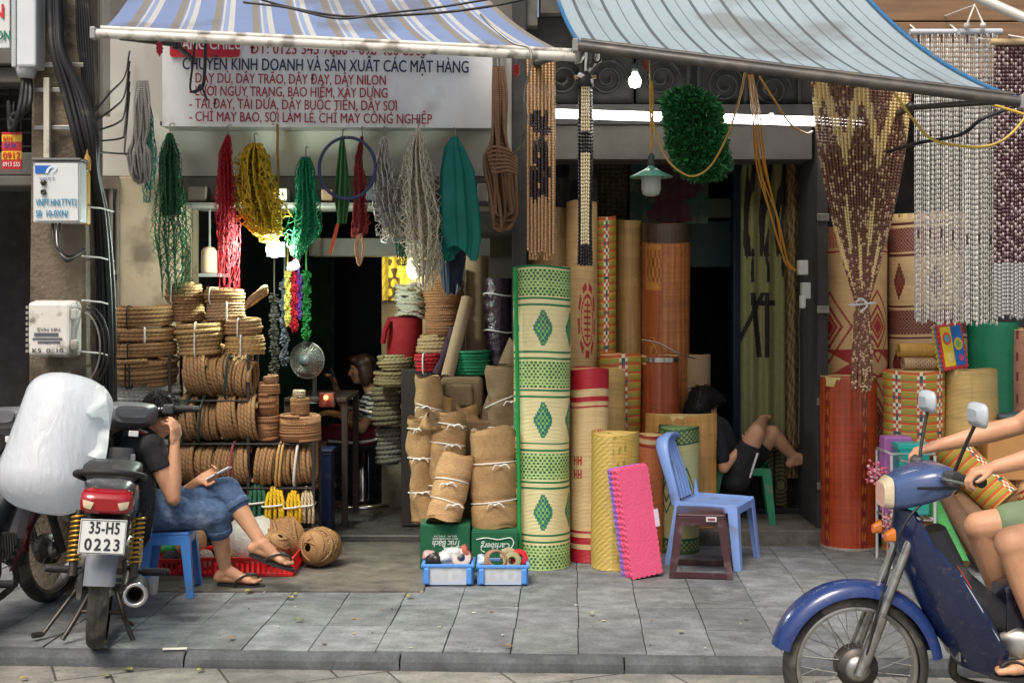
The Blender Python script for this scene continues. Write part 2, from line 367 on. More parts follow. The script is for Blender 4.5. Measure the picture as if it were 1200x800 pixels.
m_kerb = ground_mat('kerb_stone', S(96, 100, 102), S(80, 84, 87), S(60, 60, 58), 1., 1., 0, .004, .6, False)
m_road = ground_mat('road_slabs', S(150, 147, 138), S(136, 133, 124), S(74, 70, 64), .46, .46, .5, .006, .6)
m_conc = ground_mat('old_concrete', S(118, 111, 101), S(98, 92, 84), S(70, 66, 60), 1., 1., 0, .004, .8, False)
m_dfloor = ground_mat('dark_floor', S(96, 92, 86), S(82, 79, 75), S(40, 40, 40), .6, .6, 0, .004, .4, True, .35)
m_wall = mat('stained_plaster', S(158, 142, 118), .9, nz=(2.2, .22), bump=(30, .25, .01), dirt=(3.2, .52, S(96, 84, 70), .85))
m_white_wall = mat('pale_panel', S(178, 175, 166), .75, nz=(2.5, .14), bump=(18, .1, .01), dirt=(2.6, .6, S(140, 130, 112), .6))
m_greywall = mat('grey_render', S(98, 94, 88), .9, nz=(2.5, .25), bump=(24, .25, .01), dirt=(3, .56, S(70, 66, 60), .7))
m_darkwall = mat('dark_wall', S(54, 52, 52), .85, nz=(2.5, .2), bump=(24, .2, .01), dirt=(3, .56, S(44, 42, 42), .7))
m_concpole = mat('weathered_concrete', S(112, 100, 82), .95, nz=(6, .4), bump=(45, .8, .012), dirt=(5, .5, S(66, 58, 48), .85))
TILT = math.radians(-2.6)                                       # the kerb runs a little off the picture plane
def rotated(o): o.rotation_euler.z = TILT; return o
mb = MB(); mb.grid([[(-90, -60, 0), (90, -60, 0)], [(-90, 60, 0), (90, 60, 0)]]); o = structure('road', mb, m_road); o.location.z = -.072; o.rotation_euler.z = math.radians(24)
KY = 5.725
mb = MB(); mb.bb(-14, 14, .062, 9, -.3, -.016, .0, S(70, 67, 62)); ty = .066; rw = 0
while ty < 3.2:                                                  # paving slabs laid one by one, slightly uneven
    tx = -9.+(.0 if rw % 2 == 0 else .004)
    while tx < 9.:
        c_ = np.array(S(130, 134, 136))*RNG.uniform(.80, 1.14)*np.array([1, RNG.uniform(.98, 1.01), RNG.uniform(.95, 1.02)]); dz = RNG.uniform(-.0035, .0015)
        mb.box((tx+.155, ty+.215, -.011+dz), (.3065-RNG.uniform(0, .002), .4265-RNG.uniform(0, .002), .022), .0025, rot('X', RNG.uniform(-.3, .3)) @ rot('Y', RNG.uniform(-.35, .35)), c_); tx += .31
    ty += .43; rw += 1
mb.bb(-9, 9, ty+.002, 9, -.1, -.002, 0, S(122, 124, 124))
o = rotated(structure('sidewalk', mb, m_tiles)); o.location = (0, KY+.05, 0)
mb = MB(); x = -14.
prof = [(.060, -.004), (.034, -.006), (.016, -.014), (.004, -.032), (0, -.055), (-.004, -.25), (.060, -.25)]
while x < 14:
    l = .98+random.uniform(-.06, .06); dz = random.uniform(-.005, .003); dy = random.uniform(-.008, .008)
    g = np.array([[(xx, p[0]+dy, p[1]+dz-(0.006 if k in (0, 3) else 0)) for p in prof] for k, xx in enumerate((x+.004, x+.012, x+l-.012, x+l-.004))])
    mb.grid(g, smooth=False); x += l
o = rotated(structure('kerb', mb, m_kerb)); o.location = (0, KY+.05, 0)
mb = MB(); mb.bb(X(150, 7.1), X(498, 7.1), 7.0, 8.34, -.1, .012, .006); structure('shop_apron', mb, m_conc)
mb = MB(); mb.bb(X(60, 8.4), X(498, 7.1)+.6, 8.36, 13.2, -.1, .055, .012); structure('shop_floor', mb, m_dfloor)
mb = MB(); mb.bb(.42, 2.02, 8.28, 11.5, -.1, .10, .01); structure('step', mb, m_conc)
mb = MB(); mb.bb(2.06, 6, 8.36, 11.5, -.1, .06, .01); structure('shop_floor', mb, m_conc)
# ================================================================ buildings
YF = 8.36
def bbp(x0, x1, y0, y1, d0, d1, b=.006, col=None, mb=None):     # box whose front face covers pixels x0..x1, y0..y1 at depth d0
    m = mb or MB(); m.bb(X(x0, d0), X(x1, d0), d0, d1, Z(y1, d0), Z(y0, d0), b, col); return m
xl, xm, xr = X(140, YF), X(612, YF), X(955, YF)
t = thing('rope_shop', 'rope shop with pale stained front, white lintel panel and deep dark interior', 'building', (xl+1.3, YF, 0))
mb = MB(); mb.bb(xl, X(214, YF), YF-.03, 8.8, 0, Z(207, YF)-.003, .01); part('pier', mb, m_wall, t)
mb = bbp(120, 600, 30, 207, 8.36, 8.7); part('lintel', mb, m_white_wall, t)
mb = bbp(214, 603, 208, 236, 8.30, 8.72); part('shutter_box', mb, m_greywall, t)
mb = bbp(214, 600, 237, 242, 8.15, 8.7, .004, None); part('shelf_ledge', mb, m_greywall, t)
mb = bbp(362, 575, 279, 300, 8.95, 9.2); part('beam', mb, m_greywall, t)
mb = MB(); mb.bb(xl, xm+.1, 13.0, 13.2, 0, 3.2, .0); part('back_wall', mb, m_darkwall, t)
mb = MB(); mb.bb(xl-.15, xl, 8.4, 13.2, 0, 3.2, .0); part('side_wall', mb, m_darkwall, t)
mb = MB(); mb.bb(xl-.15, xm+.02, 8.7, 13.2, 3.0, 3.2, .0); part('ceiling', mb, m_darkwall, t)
mb = MB(); mb.bb(xl-.1, xm+.1, YF+.02, 8.9, Z(30, YF)+.003, 5.6, .0); part('upper_wall', mb, m_greywall, t)
mb = MB(); mb.bb(X(447, 9.4), X(500, 9.4), 9.4, 9.5, .05, 2.9, .004); part('partition', mb, m_wall, t)
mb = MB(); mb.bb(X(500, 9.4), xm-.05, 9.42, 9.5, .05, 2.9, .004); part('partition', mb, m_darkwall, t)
mb = MB(); mb.bb(X(300, 11.5), X(390, 11.5), 11.5, 11.56, .05, 2.9, .004, S(34, 60, 50)); part('curtain', mb, m_cloth, t)
t = thing('mat_shop', 'mat shop with grey concrete lintel and dark doorway under the pale awning', 'building', (1.0, YF, 0))
mb = MB(); mb.bb(X(600, YF)+.0, X(617, YF), YF-.02, 11.4, 0, 3.6, .01); part('post', mb, m_darkwall, t)
mb = bbp(618, 952, 147, 187, 8.40, 8.75); part('lintel', mb, mat('dim_render', S(80, 76, 72), .9, nz=(2.5, .25), bump=(24, .25, .01), dirt=(3, .56, S(54, 50, 48), .7)), t)
mb = bbp(618, 952, 122, 146, 8.36, 8.75); part('ledge', mb, m_darkwall, t)
mb = bbp(618, 1010, 20, 121, 8.5, 8.75); part('transom', mb, m_darkwall, t)
for k, (cx, cy) in enumerate(((660, 92), (712, 92), (775, 92), (850, 100), (905, 105))):       # wrought scrolls in the transom
    s = MB(); c = P(cx, cy, 8.46); pts = [c+V((.13*math.cos(a)*(1-a/16), 0, .13*math.sin(a)*(1-a/16))) for a in np.linspace(0, 13, 46)]
    s.tube(pts, .011, 6); s.bb(c.x-.19, c.x-.165, 8.44, 8.48, c.z-.18, c.z+.2); s.bb(c.x+.165, c.x+.19, 8.44, 8.48, c.z-.18, c.z+.2); part('scroll', s, m_black, t)
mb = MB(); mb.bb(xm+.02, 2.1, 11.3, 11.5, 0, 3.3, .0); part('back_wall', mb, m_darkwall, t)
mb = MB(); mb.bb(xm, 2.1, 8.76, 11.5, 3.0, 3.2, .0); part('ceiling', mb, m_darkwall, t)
mb = MB(); mb.bb(1.99, 2.06, 8.34, 11.4, 0, Z(121, YF), .006); part('jamb', mb, m_darkwall, t)
mb = MB(); mb.bb(xm+.12, 2.05, YF+.03, 8.9, Z(20, 8.5)+.003, 5.6, .0); part('upper_wall', mb, m_greywall, t)
for z in (.35, .9, 1.5, 2.1):
    s = MB(); s.bb(1.985, 2.065, 8.325, 8.37, z, z+.05, .004); part('hinge', s, m_steel, t)
mb = MB(); mb.bb(X(858, 9.6), X(876, 9.6), 9.55, 9.7, .1, 2.9, .01, S(60, 74, 104)); part('door_frame', mb, m_paint, t)
mb = MB(); mb.bb(X(804, 9.6), X(858, 9.6), 9.65, 9.7, Z(255, 9.6), Z(232, 9.6), .004, S(96, 108, 88)); mb.bb(X(804, 9.6), X(858, 9.6), 9.66, 9.7, Z(313, 9.6), Z(258, 9.6), .004, S(30, 70, 74)); part('door_panel', mb, m_paint, t)
t = thing('corner_shop', 'dark shop front on the right hung with bead curtains beneath brown boards', 'building', (4, 8.9, 0))
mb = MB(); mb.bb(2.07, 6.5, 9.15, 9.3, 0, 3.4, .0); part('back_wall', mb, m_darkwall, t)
mb = MB(); mb.bb(2.07, 6.5, 8.3, 9.3, 3.4, 5.6, .0); part('upper_wall', mb, m_greywall, t)
mb = MB()
for k in range(4): mb.bb(2.1, 6.5, 8.22, 8.28, 3.02+k*.18, 3.19+k*.18, .004)
part('board_panel', mb, mat('brown_boards', S(128, 98, 70), .6, nz=None, kind='wood', kp=(3, 40, 40)), t)
mb = MB(); mb.tube([P(1120, -14, 7.6), P(1215, 28, 7.3), P(1300, 62, 7.1)], .03, 12, col=S(190, 188, 180)); part('drain_pipe', mb, m_paint, t)
t = thing('side_house', 'neighbouring house on the left with grey ledges over a black doorway', 'building', (-3.6, YF, 0))
mb = MB(); mb.bb(-7, X(44, 8.6), 9.6, 9.8, 0, 3.5, .0); part('back_wall', mb, m_darkwall, t)
mb = MB(); mb.bb(-7, X(112, YF), 8.5, 9.8, Z(58, 8.5), 5.6, .0); part('upper_wall', mb, m_greywall, t)
mb = MB(); mb.bb(-7, X(150, 8.4), 8.38, 9.0, Z(76, 8.4), Z(58, 8.4)-.003, .01); mb.bb(-7, X(150, 8.4), 8.44, 9.0, Z(96, 8.4), Z(77, 8.4), .01); part('ledge', mb, m_greywall, t)
mb = MB(); mb.bb(-7, X(60, 8.4), 8.44, 8.9, Z(205, 8.4), Z(178, 8.4), .01); mb.bb(-7, X(60, 8.4), 8.40, 8.9, Z(218, 8.4), Z(206, 8.4), .01); part('lintel', mb, m_greywall, t)
mb = MB(); mb.bb(X(44, 8.5), xl-.01, 8.5, 9.7, 0, Z(58, 8.5), .0); part('wall', mb, m_greywall, t)
g = MB()
for k in range(5): zz = Z(108+k*16, 8.7); g.tube([(-6, 8.7, zz), (X(45, 8.7), 8.7, zz)], .009, 6)
for k in range(7): xx = X(-40+k*13, 8.72); g.tube([(xx, 8.72, Z(178, 8.7)), (xx, 8.72, Z(97, 8.7))], .007, 6)
part('window_grille', g, m_black, t)
# vertical steel grille bars between pole and pier
t = thing('folding_grille', 'rusty folding steel grille of thin upright bars beside the pale pier', 'grille', (X(122, 8.3), 8.3, 0))
for k in range(6):
    s = MB(); xx = X(104+k*6.5, 8.3); s.tube([(xx, 8.3+.02*(k % 2), .0), (xx, 8.3+.02*(k % 2), Z(212, 8.3))], .013, 7); part('bar', s, mat('rusty_bar', S(92, 80, 70), .7, nz=(12, .3)) if k == 0 else bpy.data.materials['rusty_bar'], t)
s = MB(); s.bb(X(101, 8.3), X(139, 8.3), 8.27, 8.33, Z(222, 8.3), Z(208, 8.3)); part('rail', s, bpy.data.materials['rusty_bar'], t); s = MB(); s.bb(X(101, 8.3), X(139, 8.3), 8.28, 8.34, Z(322, 8.3), Z(317, 8.3)); part('rail', s, bpy.data.materials['rusty_bar'], t)
# ================================================================ awnings
m_bar = mat('grimy_bar', 'attr', .45, nz=(8, .1), dirt=(11, .5, S(96, 88, 76), .7))
m_chain0 = mat('dark_arm', S(70, 68, 66), .5, .6, nz=(20, .25))
def awning(name, label, fl, fr, dl, dr, tl, tr, stripes, zprof, barr, barcol, edge, fabric_tr):
    # fl, fr: front corners; tl, tr: rear corners; stripes: list of (width, colour) repeated
    A, B, C, E = V(fl), V(fr), V(tl), V(tr)
    us = [0.]; cols = []; i = 0
    while us[-1] < 1:
        wd, cc = stripes[i % len(stripes)]; i += 1; us.append(min(1, us[-1]+wd)); cols.append(cc)
    U = []; CC = []
    for a, b, c in zip(us, us[1:], cols):
        for k in range(2): U.append(a+(b-a)*k/2); CC.append(c)
    U.append(1.); nv = 22; g = np.zeros((nv, len(U), 3)); cl = np.zeros((nv-1, len(U)-1, 3))
    for j in range(nv):
        q = j/(nv-1)
        for i, u in enumerate(U):
            p = A.lerp(B, u).lerp(C.lerp(E, u), q); ze = zprof(q)
            p.z = A.lerp(B, u).z*(1-ze)+C.lerp(E, u).z*ze
            p.z += .012*math.sin(u*23+q*3)*(1-q)*q*4-.02*math.sin(PI*u)*math.sin(PI*q)
            g[j, i] = p
    cl[:] = np.array(CC)[None]
    t = thing(name, label, 'awning', (A+B)/2+V((0, 0, -.05)))
    mb = MB(); mb.grid(g, col=cl)
    lo = g.copy(); lo[..., 2] -= .004; mb.grid(lo[:1], col=None) if False else None
    m = mat(name+'_fabric', 'attr', .75, nz=(3, .05), bump=(200, .12, .002), trans=fabric_tr, dirt=(2.2, .55, S(112, 106, 94), .5))
    part('fabric', mb, m, t)
    dirn = (B-A).normalized(); s = MB(); s.tube([A-dirn*.02+V((0, 0, -.012)), B+dirn*.02+V((0, 0, -.012))], barr, 12, col=barcol)
    s.tube([A+V((0, .02, .022)), B+V((0, .02, .022))], barr*.55, 8, col=barcol); part('front_bar', s, m_bar, t)
    for q in (A-dirn*.03, B+dirn*.03):
        s = MB(); s.box(q+V((0, 0, -.012)), (.03, barr*2.4, barr*2.6), .006, None, S(150, 150, 148)); part('end_cap', s, m_plas, t)
    for u in (.04, .96):
        a = A.lerp(B, u); s = MB(); wall = V((a.x, 8.4, a.z+.12)); el = (a+wall)/2+V((.06 if u < .5 else -.06, 0, .05))
        s.tube([a+V((0, .03, -.02)), el], .016, 8); s.tube([el, wall], .018, 8); s.ell(el, .03); part('folding_arm', s, m_chain0, t)
    s = MB(); s.tube([C, E], .05, 14); part('roller', s, m_steel, t)
    if edge:
        s = MB(); s.tube([V(g[j, -1])+V((.004, 0, .004)) for j in range(nv)], .012, 6, col=edge); part('edge_trim', s, m_plas, t); s = MB(); s.tube([V(g[j, 0])+V((-.004, 0, .004)) for j in range(nv)], .012, 6, col=edge); part('edge_trim', s, m_plas, t)
    return t
W_, B_, T_ = S(214, 214, 212), S(140, 160, 202), S(154, 148, 138)
blue = [(.043, B_), (.017, T_), (.004, B_), (.0055, W_), (.011, S(158, 176, 212)), (.0135, W_)]
awning('awning', 'blue, white and tan striped awning with a white front bar over the rope shop sign', P(117, 37, 6.6), P(670, 64, 6.6), 0, 0, (-2.2, 8.25, 4.15), (-.62, 8.25, 4.15), blue, lambda q: .55*q+.45*q**2.0, .024, S(206, 203, 194), None, .42)
G_, Gd, Gm = S(172, 190, 198), S(104, 114, 120), S(124, 136, 142)
grey = [(.041, G_), (.011, Gd), (.0385, G_), (.0045, Gm)]
awning('awning', 'pale grey blue awning with thin dark stripes sloping over the mat shop', P(681, 52, 6.5), P(1190, 116, 6.1), 0, 0, (.12, 8.25, 4.25), (1.72, 8.25, 4.3), grey, lambda q: .5*q+.5*q**2, .026, S(70, 66, 62), S(40, 104, 150), .42)
# rope hook insulators under the left awning
for k, (px, py) in enumerate(((187, 57), (605, 82))):
    s = MB(); c = P(px, py, 6.9); s.lathe([(.001, .03), (.012, .03), (.02, .02), (.014, .01), (.021, 0), (.014, -.01), (.019, -.02), (.008, -.03), (.001, -.045)], 12, c, col=S(190, 36, 40)); s.tube([c+V((0, 0, .03)), c+V((0, .04, .12)), (c.x, 7.4, c.z+.16)], .006, 5, col=S(120, 120, 120))
    solo('insulator', s, m_plas, ('small red insulator hanging beneath the left end of the striped awning', 'small red insulator hanging under the right end of the striped awning')[k], 'insulator', 'red insulators')
s = MB(); c = P(757, 74, 6.75); s.lathe([(.001, .03), (.012, .03), (.02, .02), (.014, .01), (.021, 0), (.014, -.01), (.019, -.02), (.008, -.03), (.001, -.045)], 12, c, col=S(120, 30, 36)); s.tube([c+V((0, 0, .03)), c+V((0, .04, .12)), (c.x, 7.4, c.z+.2)], .006, 5, col=S(120, 120, 120)); solo('insulator', s, m_plas, 'dark red insulator near the bare bulb under the pale grey awning', 'insulator', 'red insulators')
# ================================================================ sign board
def banner_pt(px, py): return P(px, py, 8.02+.02*math.sin(px*.03)+.03*max(0, (px-540)/40)**2*0)
t = thing('sign_board', 'white rope shop banner with red and navy Vietnamese lettering', 'sign', P(382, 148, 8.04))
U = np.linspace(190, 577, 60); Vv = np.linspace(20, 149, 14)
g = np.array([[P(u, v+(u-380)*.006, 8.05+.010*math.sin(u*.05+v*.02)*(1 if u > 470 else .35)) for u in U] for v in Vv])
mb = MB(); mb.grid(g, flip=True); g2 = g.copy(); g2[..., 1] += .012; mb.grid(g2); part('panel', mb, mat('banner_vinyl', S(236, 236, 233), .45, nz=(2, .05), bump=(2.5, .35, .05), dirt=(2.5, .64, S(170, 166, 156), .5)), t)
fm = MB()
for z in (24, 144): fm.bb(X(188, 8.1), X(579, 8.1), 8.085, 8.36, Z(z, 8.1)-.02, Z(z, 8.1)+.01, .003)
part('frame', fm, m_steel, t)
RED, NAVY = S(160, 24, 48), S(24, 28, 66)
lt = MB(); k = 8.03/F
def line(s, x0, x1, ybase, hpx, col, bold=.014):
    flat_o = s.translate(str.maketrans('ƠỚỢỜ', 'OÓỌÒ')); M = rot('Y', .7); o_ = P(x0, ybase, 8.03)
    put_text(lt, flat_o, hpx*k, (x1-x0)*k, o_, M, col, bold=bold)
    tot = text(flat_o, 1)[0][:, 0].max()
    for i, ch in enumerate(s):                                   # the horn of a horned O is a stroke of its own
        if ch in 'ƠỚỢỜ':
            x = text(flat_o[:i+1], 1)[0][:, 0].max()/tot*(x1-x0)*k; h_ = hpx*k
            lt.add([tuple(o_+M @ V((x+a*h_, -.003, b*h_))) for a, b in ((-.10, .80), (-.02, .86), (.02, 1.1), (.12, 1.1), (.10, .9), (.0, .72))], [[0, 5, 4, 3, 2, 1]], col, 0, False)
line('CHUYÊN KINH DOANH VÀ SẢN XUẤT CÁC MẶT HÀNG', 214, 549, 81.5, 14, NAVY)
line('- DÂY DÙ, DÂY TRÃO, DÂY ĐAY, DÂY NILON', 222, 452, 97, 11.5, RED)
line('- LƯỚI NGỤY TRANG, BẢO HIỂM, XÂY DỰNG', 222, 454, 112, 11.5, RED)
line('- TẢI ĐAY, TẢI DỨA, DÂY BUỘC TIỀN, DÂY SỢI', 222, 465, 127, 11.5, RED)
line('- CHỈ MAY BAO, SỢI LÀM LÉ, CHỈ MAY CÔNG NGHIỆP', 222, 506, 142, 11.5, RED)
line('ĐT: 0123 345 7680 - 090 400 8565', 293, 500, 63, 13, RED)
part('lettering', lt, m_text, t)
pl = MB(); pz = [(math.cos(a)*.02+(.0 if 0 else sx), math.sin(a)*.02+sz) for sx, sz, a0 in ((.2, .055, 0), (-.2, .055, 90), (-.2, -.055, 180), (.2, -.055, 270)) for a in np.radians(np.linspace(a0, a0+90, 5))]
pl.prism([(x, z) for x, z in pz], 0, .004, c=tuple(P(240, 53, 8.030))); part('heading_plate', pl, mat('red_vinyl', S(196, 34, 48), .5), t)
lw = MB(); put_text(lw, 'HÀNG CHIẾU', 13*k, 78*k, P(205, 58, 8.022), None, S(230, 230, 228), bold=.014); part('lettering', lw, m_text, t)
# ================================================================ pole, boxes, cables
t = thing('utility_pole', 'weathered square concrete utility pole with steel straps on the left', 'pole', (X(70, 7.05), 7.1, 0))
mb = MB(); a, b = (.135, .12)
for (z0, w0, z1, w1) in ((0, .165, 5.2, .125),):
    ring = lambda z, w: [(X(72, 7.05)+sx*w, 7.12+sy*w*.8, z) for sx, sy in ((-1, -1), (-.9, -1.06), (.9, -1.06), (1, -1), (1, 1), (-1, 1))]
    mb.grid(np.array([ring(z0+(z1-z0)*i/30, w0+(w1-w0)*i/30) for i in range(31)]), cu=True, smooth=False)
part('shaft', mb, m_concpole, t)
for z in (77, 106, 150):
    s = MB(); zz = Z(z, 6.98); s.bb(X(41, 6.98), X(99, 6.98), 6.962, 6.97, zz-.012, zz+.012, .002); part('strap', s, m_steel, t)
s = MB(); s.bb(X(53, 6.96), X(60, 6.96), 6.93, 6.96, Z(186, 6.96), Z(92, 6.96), .004, S(196, 190, 172)); part('conduit', s, m_plas, t)
t = thing('cabinet', 'clean pale grey telecom cabinet with blue lettering high on the concrete pole', 'cabinet', P(66, 262, 6.9))
mb = MB(); mb.bb(X(38.5, 6.8), X(94, 6.8), 6.8, 6.955, Z(261, 6.8), Z(189, 6.8), .008, S(198, 202, 200)); part('housing', mb, m_paint, t)
mb = MB(); mb.bb(X(37, 6.79), X(95, 6.79), 6.785, 6.955, Z(188.6, 6.8), Z(185.5, 6.8), .004, S(90, 90, 88)); part('lid', mb, m_paint, t)
mb = MB(); mb.bb(X(41, 6.79), X(91.5, 6.79), 6.793, 6.8, Z(259, 6.8), Z(191.5, 6.8), .003, S(206, 210, 208)); dr = part('door', mb, m_paint, t)
k = 6.787/F; lt = MB(); BL = S(30, 110, 170)
put_text(lt, 'VNPT.HNI.TTVT2', 8*k, 48*k, P(42, 241, 6.787), None, S(40, 130, 170), bold=.02)
put_text(lt, 'S8  10-0XN/', 8*k, 38*k, P(42, 254, 6.787), None, S(40, 130, 170), bold=.02); put_text(lt, 'VNPT', 3.4*k, 18*k, P(46, 211, 6.787), None, S(90, 100, 150), bold=.01, spacing=1.4)
lt.prism([(x*k, z*k) for x, z in ((0, 0), (14, 0), (19, 5), (19, 9), (0, 9))], 0, .003, c=tuple(P(41, 203, 6.788)), col=S(20, 96, 180))
lt.grid([[P(41+x, 203-z, 6.786) for x, z in ((12, 0), (15, 0))], [P(41+x, 203-z, 6.786) for x, z in ((14, 5), (17, 4.5))], [P(41+x, 203-z, 6.786) for x, z in ((18, 8.6), (20, 6.8))], [P(41+x, 203-z, 6.786) for x, z in ((24, 9), (23, 7))], [P(41+x, 203-z, 6.786) for x, z in ((26, 7), (23.8, 6))], [P(41+x, 203-z, 6.786) for x, z in ((25, 4), (22.5, 4.6))], [P(41+x, 203-z, 6.786) for x, z in ((20, 0), (18.5, 1.2))]], col=S(210, 220, 232), smooth=False, flip=True)
part('lettering', lt, m_text, dr)
s = MB(); c = P(51, 214, 6.787); s.lathe([(.001, .012), (.014, .01), (.016, 0)], 14, c, rot('X', 90), S(26, 26, 28)); s.lathe([(.016, .0), (.02, -.0)], 3, c, rot('X', 90), S(26, 26, 28)); c = P(51, 225, 6.787); s.lathe([(.001, .006), (.006, .007), (.007, .012), (.014, .01), (.016, 0)], 14, c, rot('X', 90), S(60, 60, 60)); part('lock', s, m_plas, dr)
t = thing('meter_box', 'dirty white hinged electricity box with worn label low on the concrete pole', 'meter box', P(60, 420, 6.9))
mb = MB(); mb.bb(X(31, 6.8), X(86, 6.8), 6.83, 6.955, Z(419, 6.8), Z(352, 6.8), .03, S(196, 192, 182)); m_dirty = mat('dirty_plastic', 'attr', .5, nz=(8, .12), dirt=(9, .54, S(92, 84, 72), .8)); part('housing', mb, m_dirty, t)
mb = MB(); mb.bb(X(33, 6.8), X(82, 6.8), 6.795, 6.835, Z(416, 6.8), Z(354, 6.8), .016, S(208, 205, 196)); cv = part('cover', mb, m_dirty, t)
s = MB()
for k2 in range(9): zz = Z(360+k2*6.4, 6.8); s.tube([(X(31, 6.8), 6.81, zz-.008), (X(31, 6.8), 6.81, zz+.008)], .008, 6, col=S(150, 146, 138))
part('hinge', s, m_plas, t)
for yy in (368, 404): s = MB(); s.bb(X(82.5, 6.8), X(90, 6.8), 6.80, 6.84, Z(yy+6, 6.8), Z(yy-6, 6.8), .006, S(170, 166, 156)); part('latch', s, m_dirty, t)
lt = MB(); k = 6.79/F
for yy, a, b2, hh in ((392, 40, 68, 4), (397, 38, 72, 2.2), (401, 44, 70, 2.2)): lt.bb(X(a, 6.79), X(b2, 6.79), 6.791, 6.794, Z(yy+hh/2, 6.79), Z(yy-hh/2, 6.79), 0, S(80, 84, 92))
put_text(lt, 'K5  0  10', 5*k, 36*k, P(38, 413, 6.791), None, S(60, 60, 64), bold=.02); put_text(lt, 'EVN HN', 4*k, 26*k, P(44, 388, 6.791), None, S(90, 90, 98), bold=.01)
part('label', lt, m_text, cv)
t = thing('cable_box', 'tall narrow white cable terminal box with black cables below its foot', 'cable box', P(32, 85, 6.9))
mb = MB(); mb.bb(X(19, 6.85), X(42, 6.85), 6.85, 7.0, Z(78, 6.85), Z(-60, 6.85), .012, S(206, 212, 214)); part('housing', mb, m_paint, t)
mb = MB(); mb.bb(X(13, 6.87), X(18.6, 6.87), 6.87, 7.0, Z(78, 6.85), Z(-60, 6.85), .006, S(176, 182, 184)); part('side_panel', mb, m_paint, t)
mb = MB(); mb.lathe([(.001, -.06), (.04, -.06), (.055, -.02), (.055, 0)], 16, P(31, 79, 6.92), None, S(180, 184, 186)); part('gland', mb, m_plas, t)
for k in range(3):
    s = MB(); s.tube(spline([P(28+k*3, 86, 6.92+k*.02), P(26+k*5, 110, 6.9), P(20+k*6, 140-k*6, 6.9), P(12+k*3, 152-k*9, 7.1), P(10, 120+k*8, 8.3)], 8), .014, 7); part('cable', s, m_cable, t)
t = thing('sign_board', 'corner of a white shop sign with green and red letters behind the cable box', 'sign', P(0, 60, 7.3))
mb = MB(); mb.bb(X(-200, 7.3), X(11.5, 7.3), 7.3, 7.36, Z(57, 7.3), Z(-40, 7.3), .006, S(212, 216, 214)); pn = part('panel', mb, m_plas, t)
lt = MB(); k = 7.29/F; put_text(lt, 'ON', 11*k, 17*k, P(-5, 47, 7.292), None, S(20, 120, 90), bold=.03); put_text(lt, 'N', 16*k, 12*k, P(-8, 21, 7.292), None, S(210, 30, 50), bold=.03); part('lettering', lt, m_text, pn)
t = thing('notice_board', 'small red and yellow notice plate at the left edge of the photo', 'sign', P(14, 198, 7.4))
mb = MB(); YL = S(230, 180, 40); RD = S(196, 34, 40); c = [(155, 158, RD), (158, 166, YL), (166, 174, S(196, 60, 60)), (174, 177, RD), (177, 187, YL), (187, 198, RD)]
for a, b2, cc in c: mb.bb(X(2, 7.4), X(25, 7.4), 7.4, 7.412, Z(b2, 7.4), Z(a, 7.4)-.0005, 0, cc)
pn = part('plate', mb, m_plas, t); lt = MB(); k = 7.39/F
put_text(lt, 'BÁN', 5*k, 10*k, P(4, 165, 7.396), None, RD, bold=.03); put_text(lt, 'DỪA', 5*k, 14*k, P(5, 173, 7.396), None, S(70, 60, 150), bold=.03); put_text(lt, '0912', 7.5*k, 20*k, P(3.5, 186, 7.396), None, RD, bold=.03); put_text(lt, '0913 555', 5*k, 20*k, P(3.5, 195, 7.396), None, S(230, 226, 220), bold=.02); part('lettering', lt, m_text, pn)
s = MB(); s.tube([P(14, 155, 7.42), P(16, 120, 8.3)], .006, 5); part('wire', s, m_cable, t)
t = thing('cable_bundle', 'thick bundle of black cables running down the side of the concrete pole', 'cables', P(110, 440, 7.0))
for k in range(20):
    j = random.uniform(-1, 1); o_ = k*1.05; dd = 6.86+random.uniform(0, .08)
    pts = [P(59+o_*.45, -30, dd), P(60+o_*.5, 25, dd), P(63+o_*.55, 62, dd-.02), P(74+o_*1.2+j*2, 110, dd), P(86+o_*1.25+j*3, 160, dd), P(96+o_*.9, 200, dd+.1), P(101+o_*1.1+j*2, 250, dd+.25), P(100+o_*1.5+j*3, 330, dd+.3), P(101+o_*1.6+j*2, 400, dd+.3), P(98+o_*1.8, 470, dd+.35), (X(98+o_*1.8, dd+.4), dd+.4, .0)]
    s = MB(); s.tube(spline(pts, 6), random.choice((.009, .012, .015, .019)), 7); part('cable', s, m_cable, t)
for k in range(6):
    s = MB(); x0 = 97+k*3; pts = [P(90+k*2, -30, 7.0), P(91+k*3, 40, 7.0), P(97+k*2.5, 90+k*5, 7.0), P(99+k*2, 140, 7.02), P(105+k*2, 200, 7.1)]; s.tube(spline(pts, 6), .008, 6); part('cable', s, m_cable, t)
for k in range(5):
    s = MB(); a = 120+k*12; pts = [P(112, a+10, 7.15), P(130+k*4, a-12+k*6, 7.5), P(146, a-30+k*9, 8.2), P(152, a-60, 8.3)]; s.tube(spline(pts, 8), .006, 6); part('cable', s, m_cable, t)
for k in range(3):
    s = MB(); c = P(96, 385, 6.95); s.tube([(c.x+(.11+.02*k)*math.cos(a)*.9, c.y+.02*k, c.z-.1+(.19+.02*k)*math.sin(a)) for a in np.linspace(-2.4, 1.4, 24)], .006, 6, col=None); part('cable', s, m_steel if k == 0 else m_cable, t)
for k in range(3):
    s = MB(); s.tube(spline([P(62+k*4, 262, 6.85), P(64+k*4, 285+k*5, 6.8), P(80, 300+k*3, 6.8), P(100, 292, 6.9)], 8), .007, 6); part('cable', s, m_steel if k == 1 else m_cable, t)
for yy in (242, 300, 352, 412): s = MB(); zz = Z(yy, 7.05); s.tube([P(96, yy, 6.9), P(118, yy+2, 6.98), P(133, yy+6, 7.3)], .005, 5); part('tie', s, m_white, t)
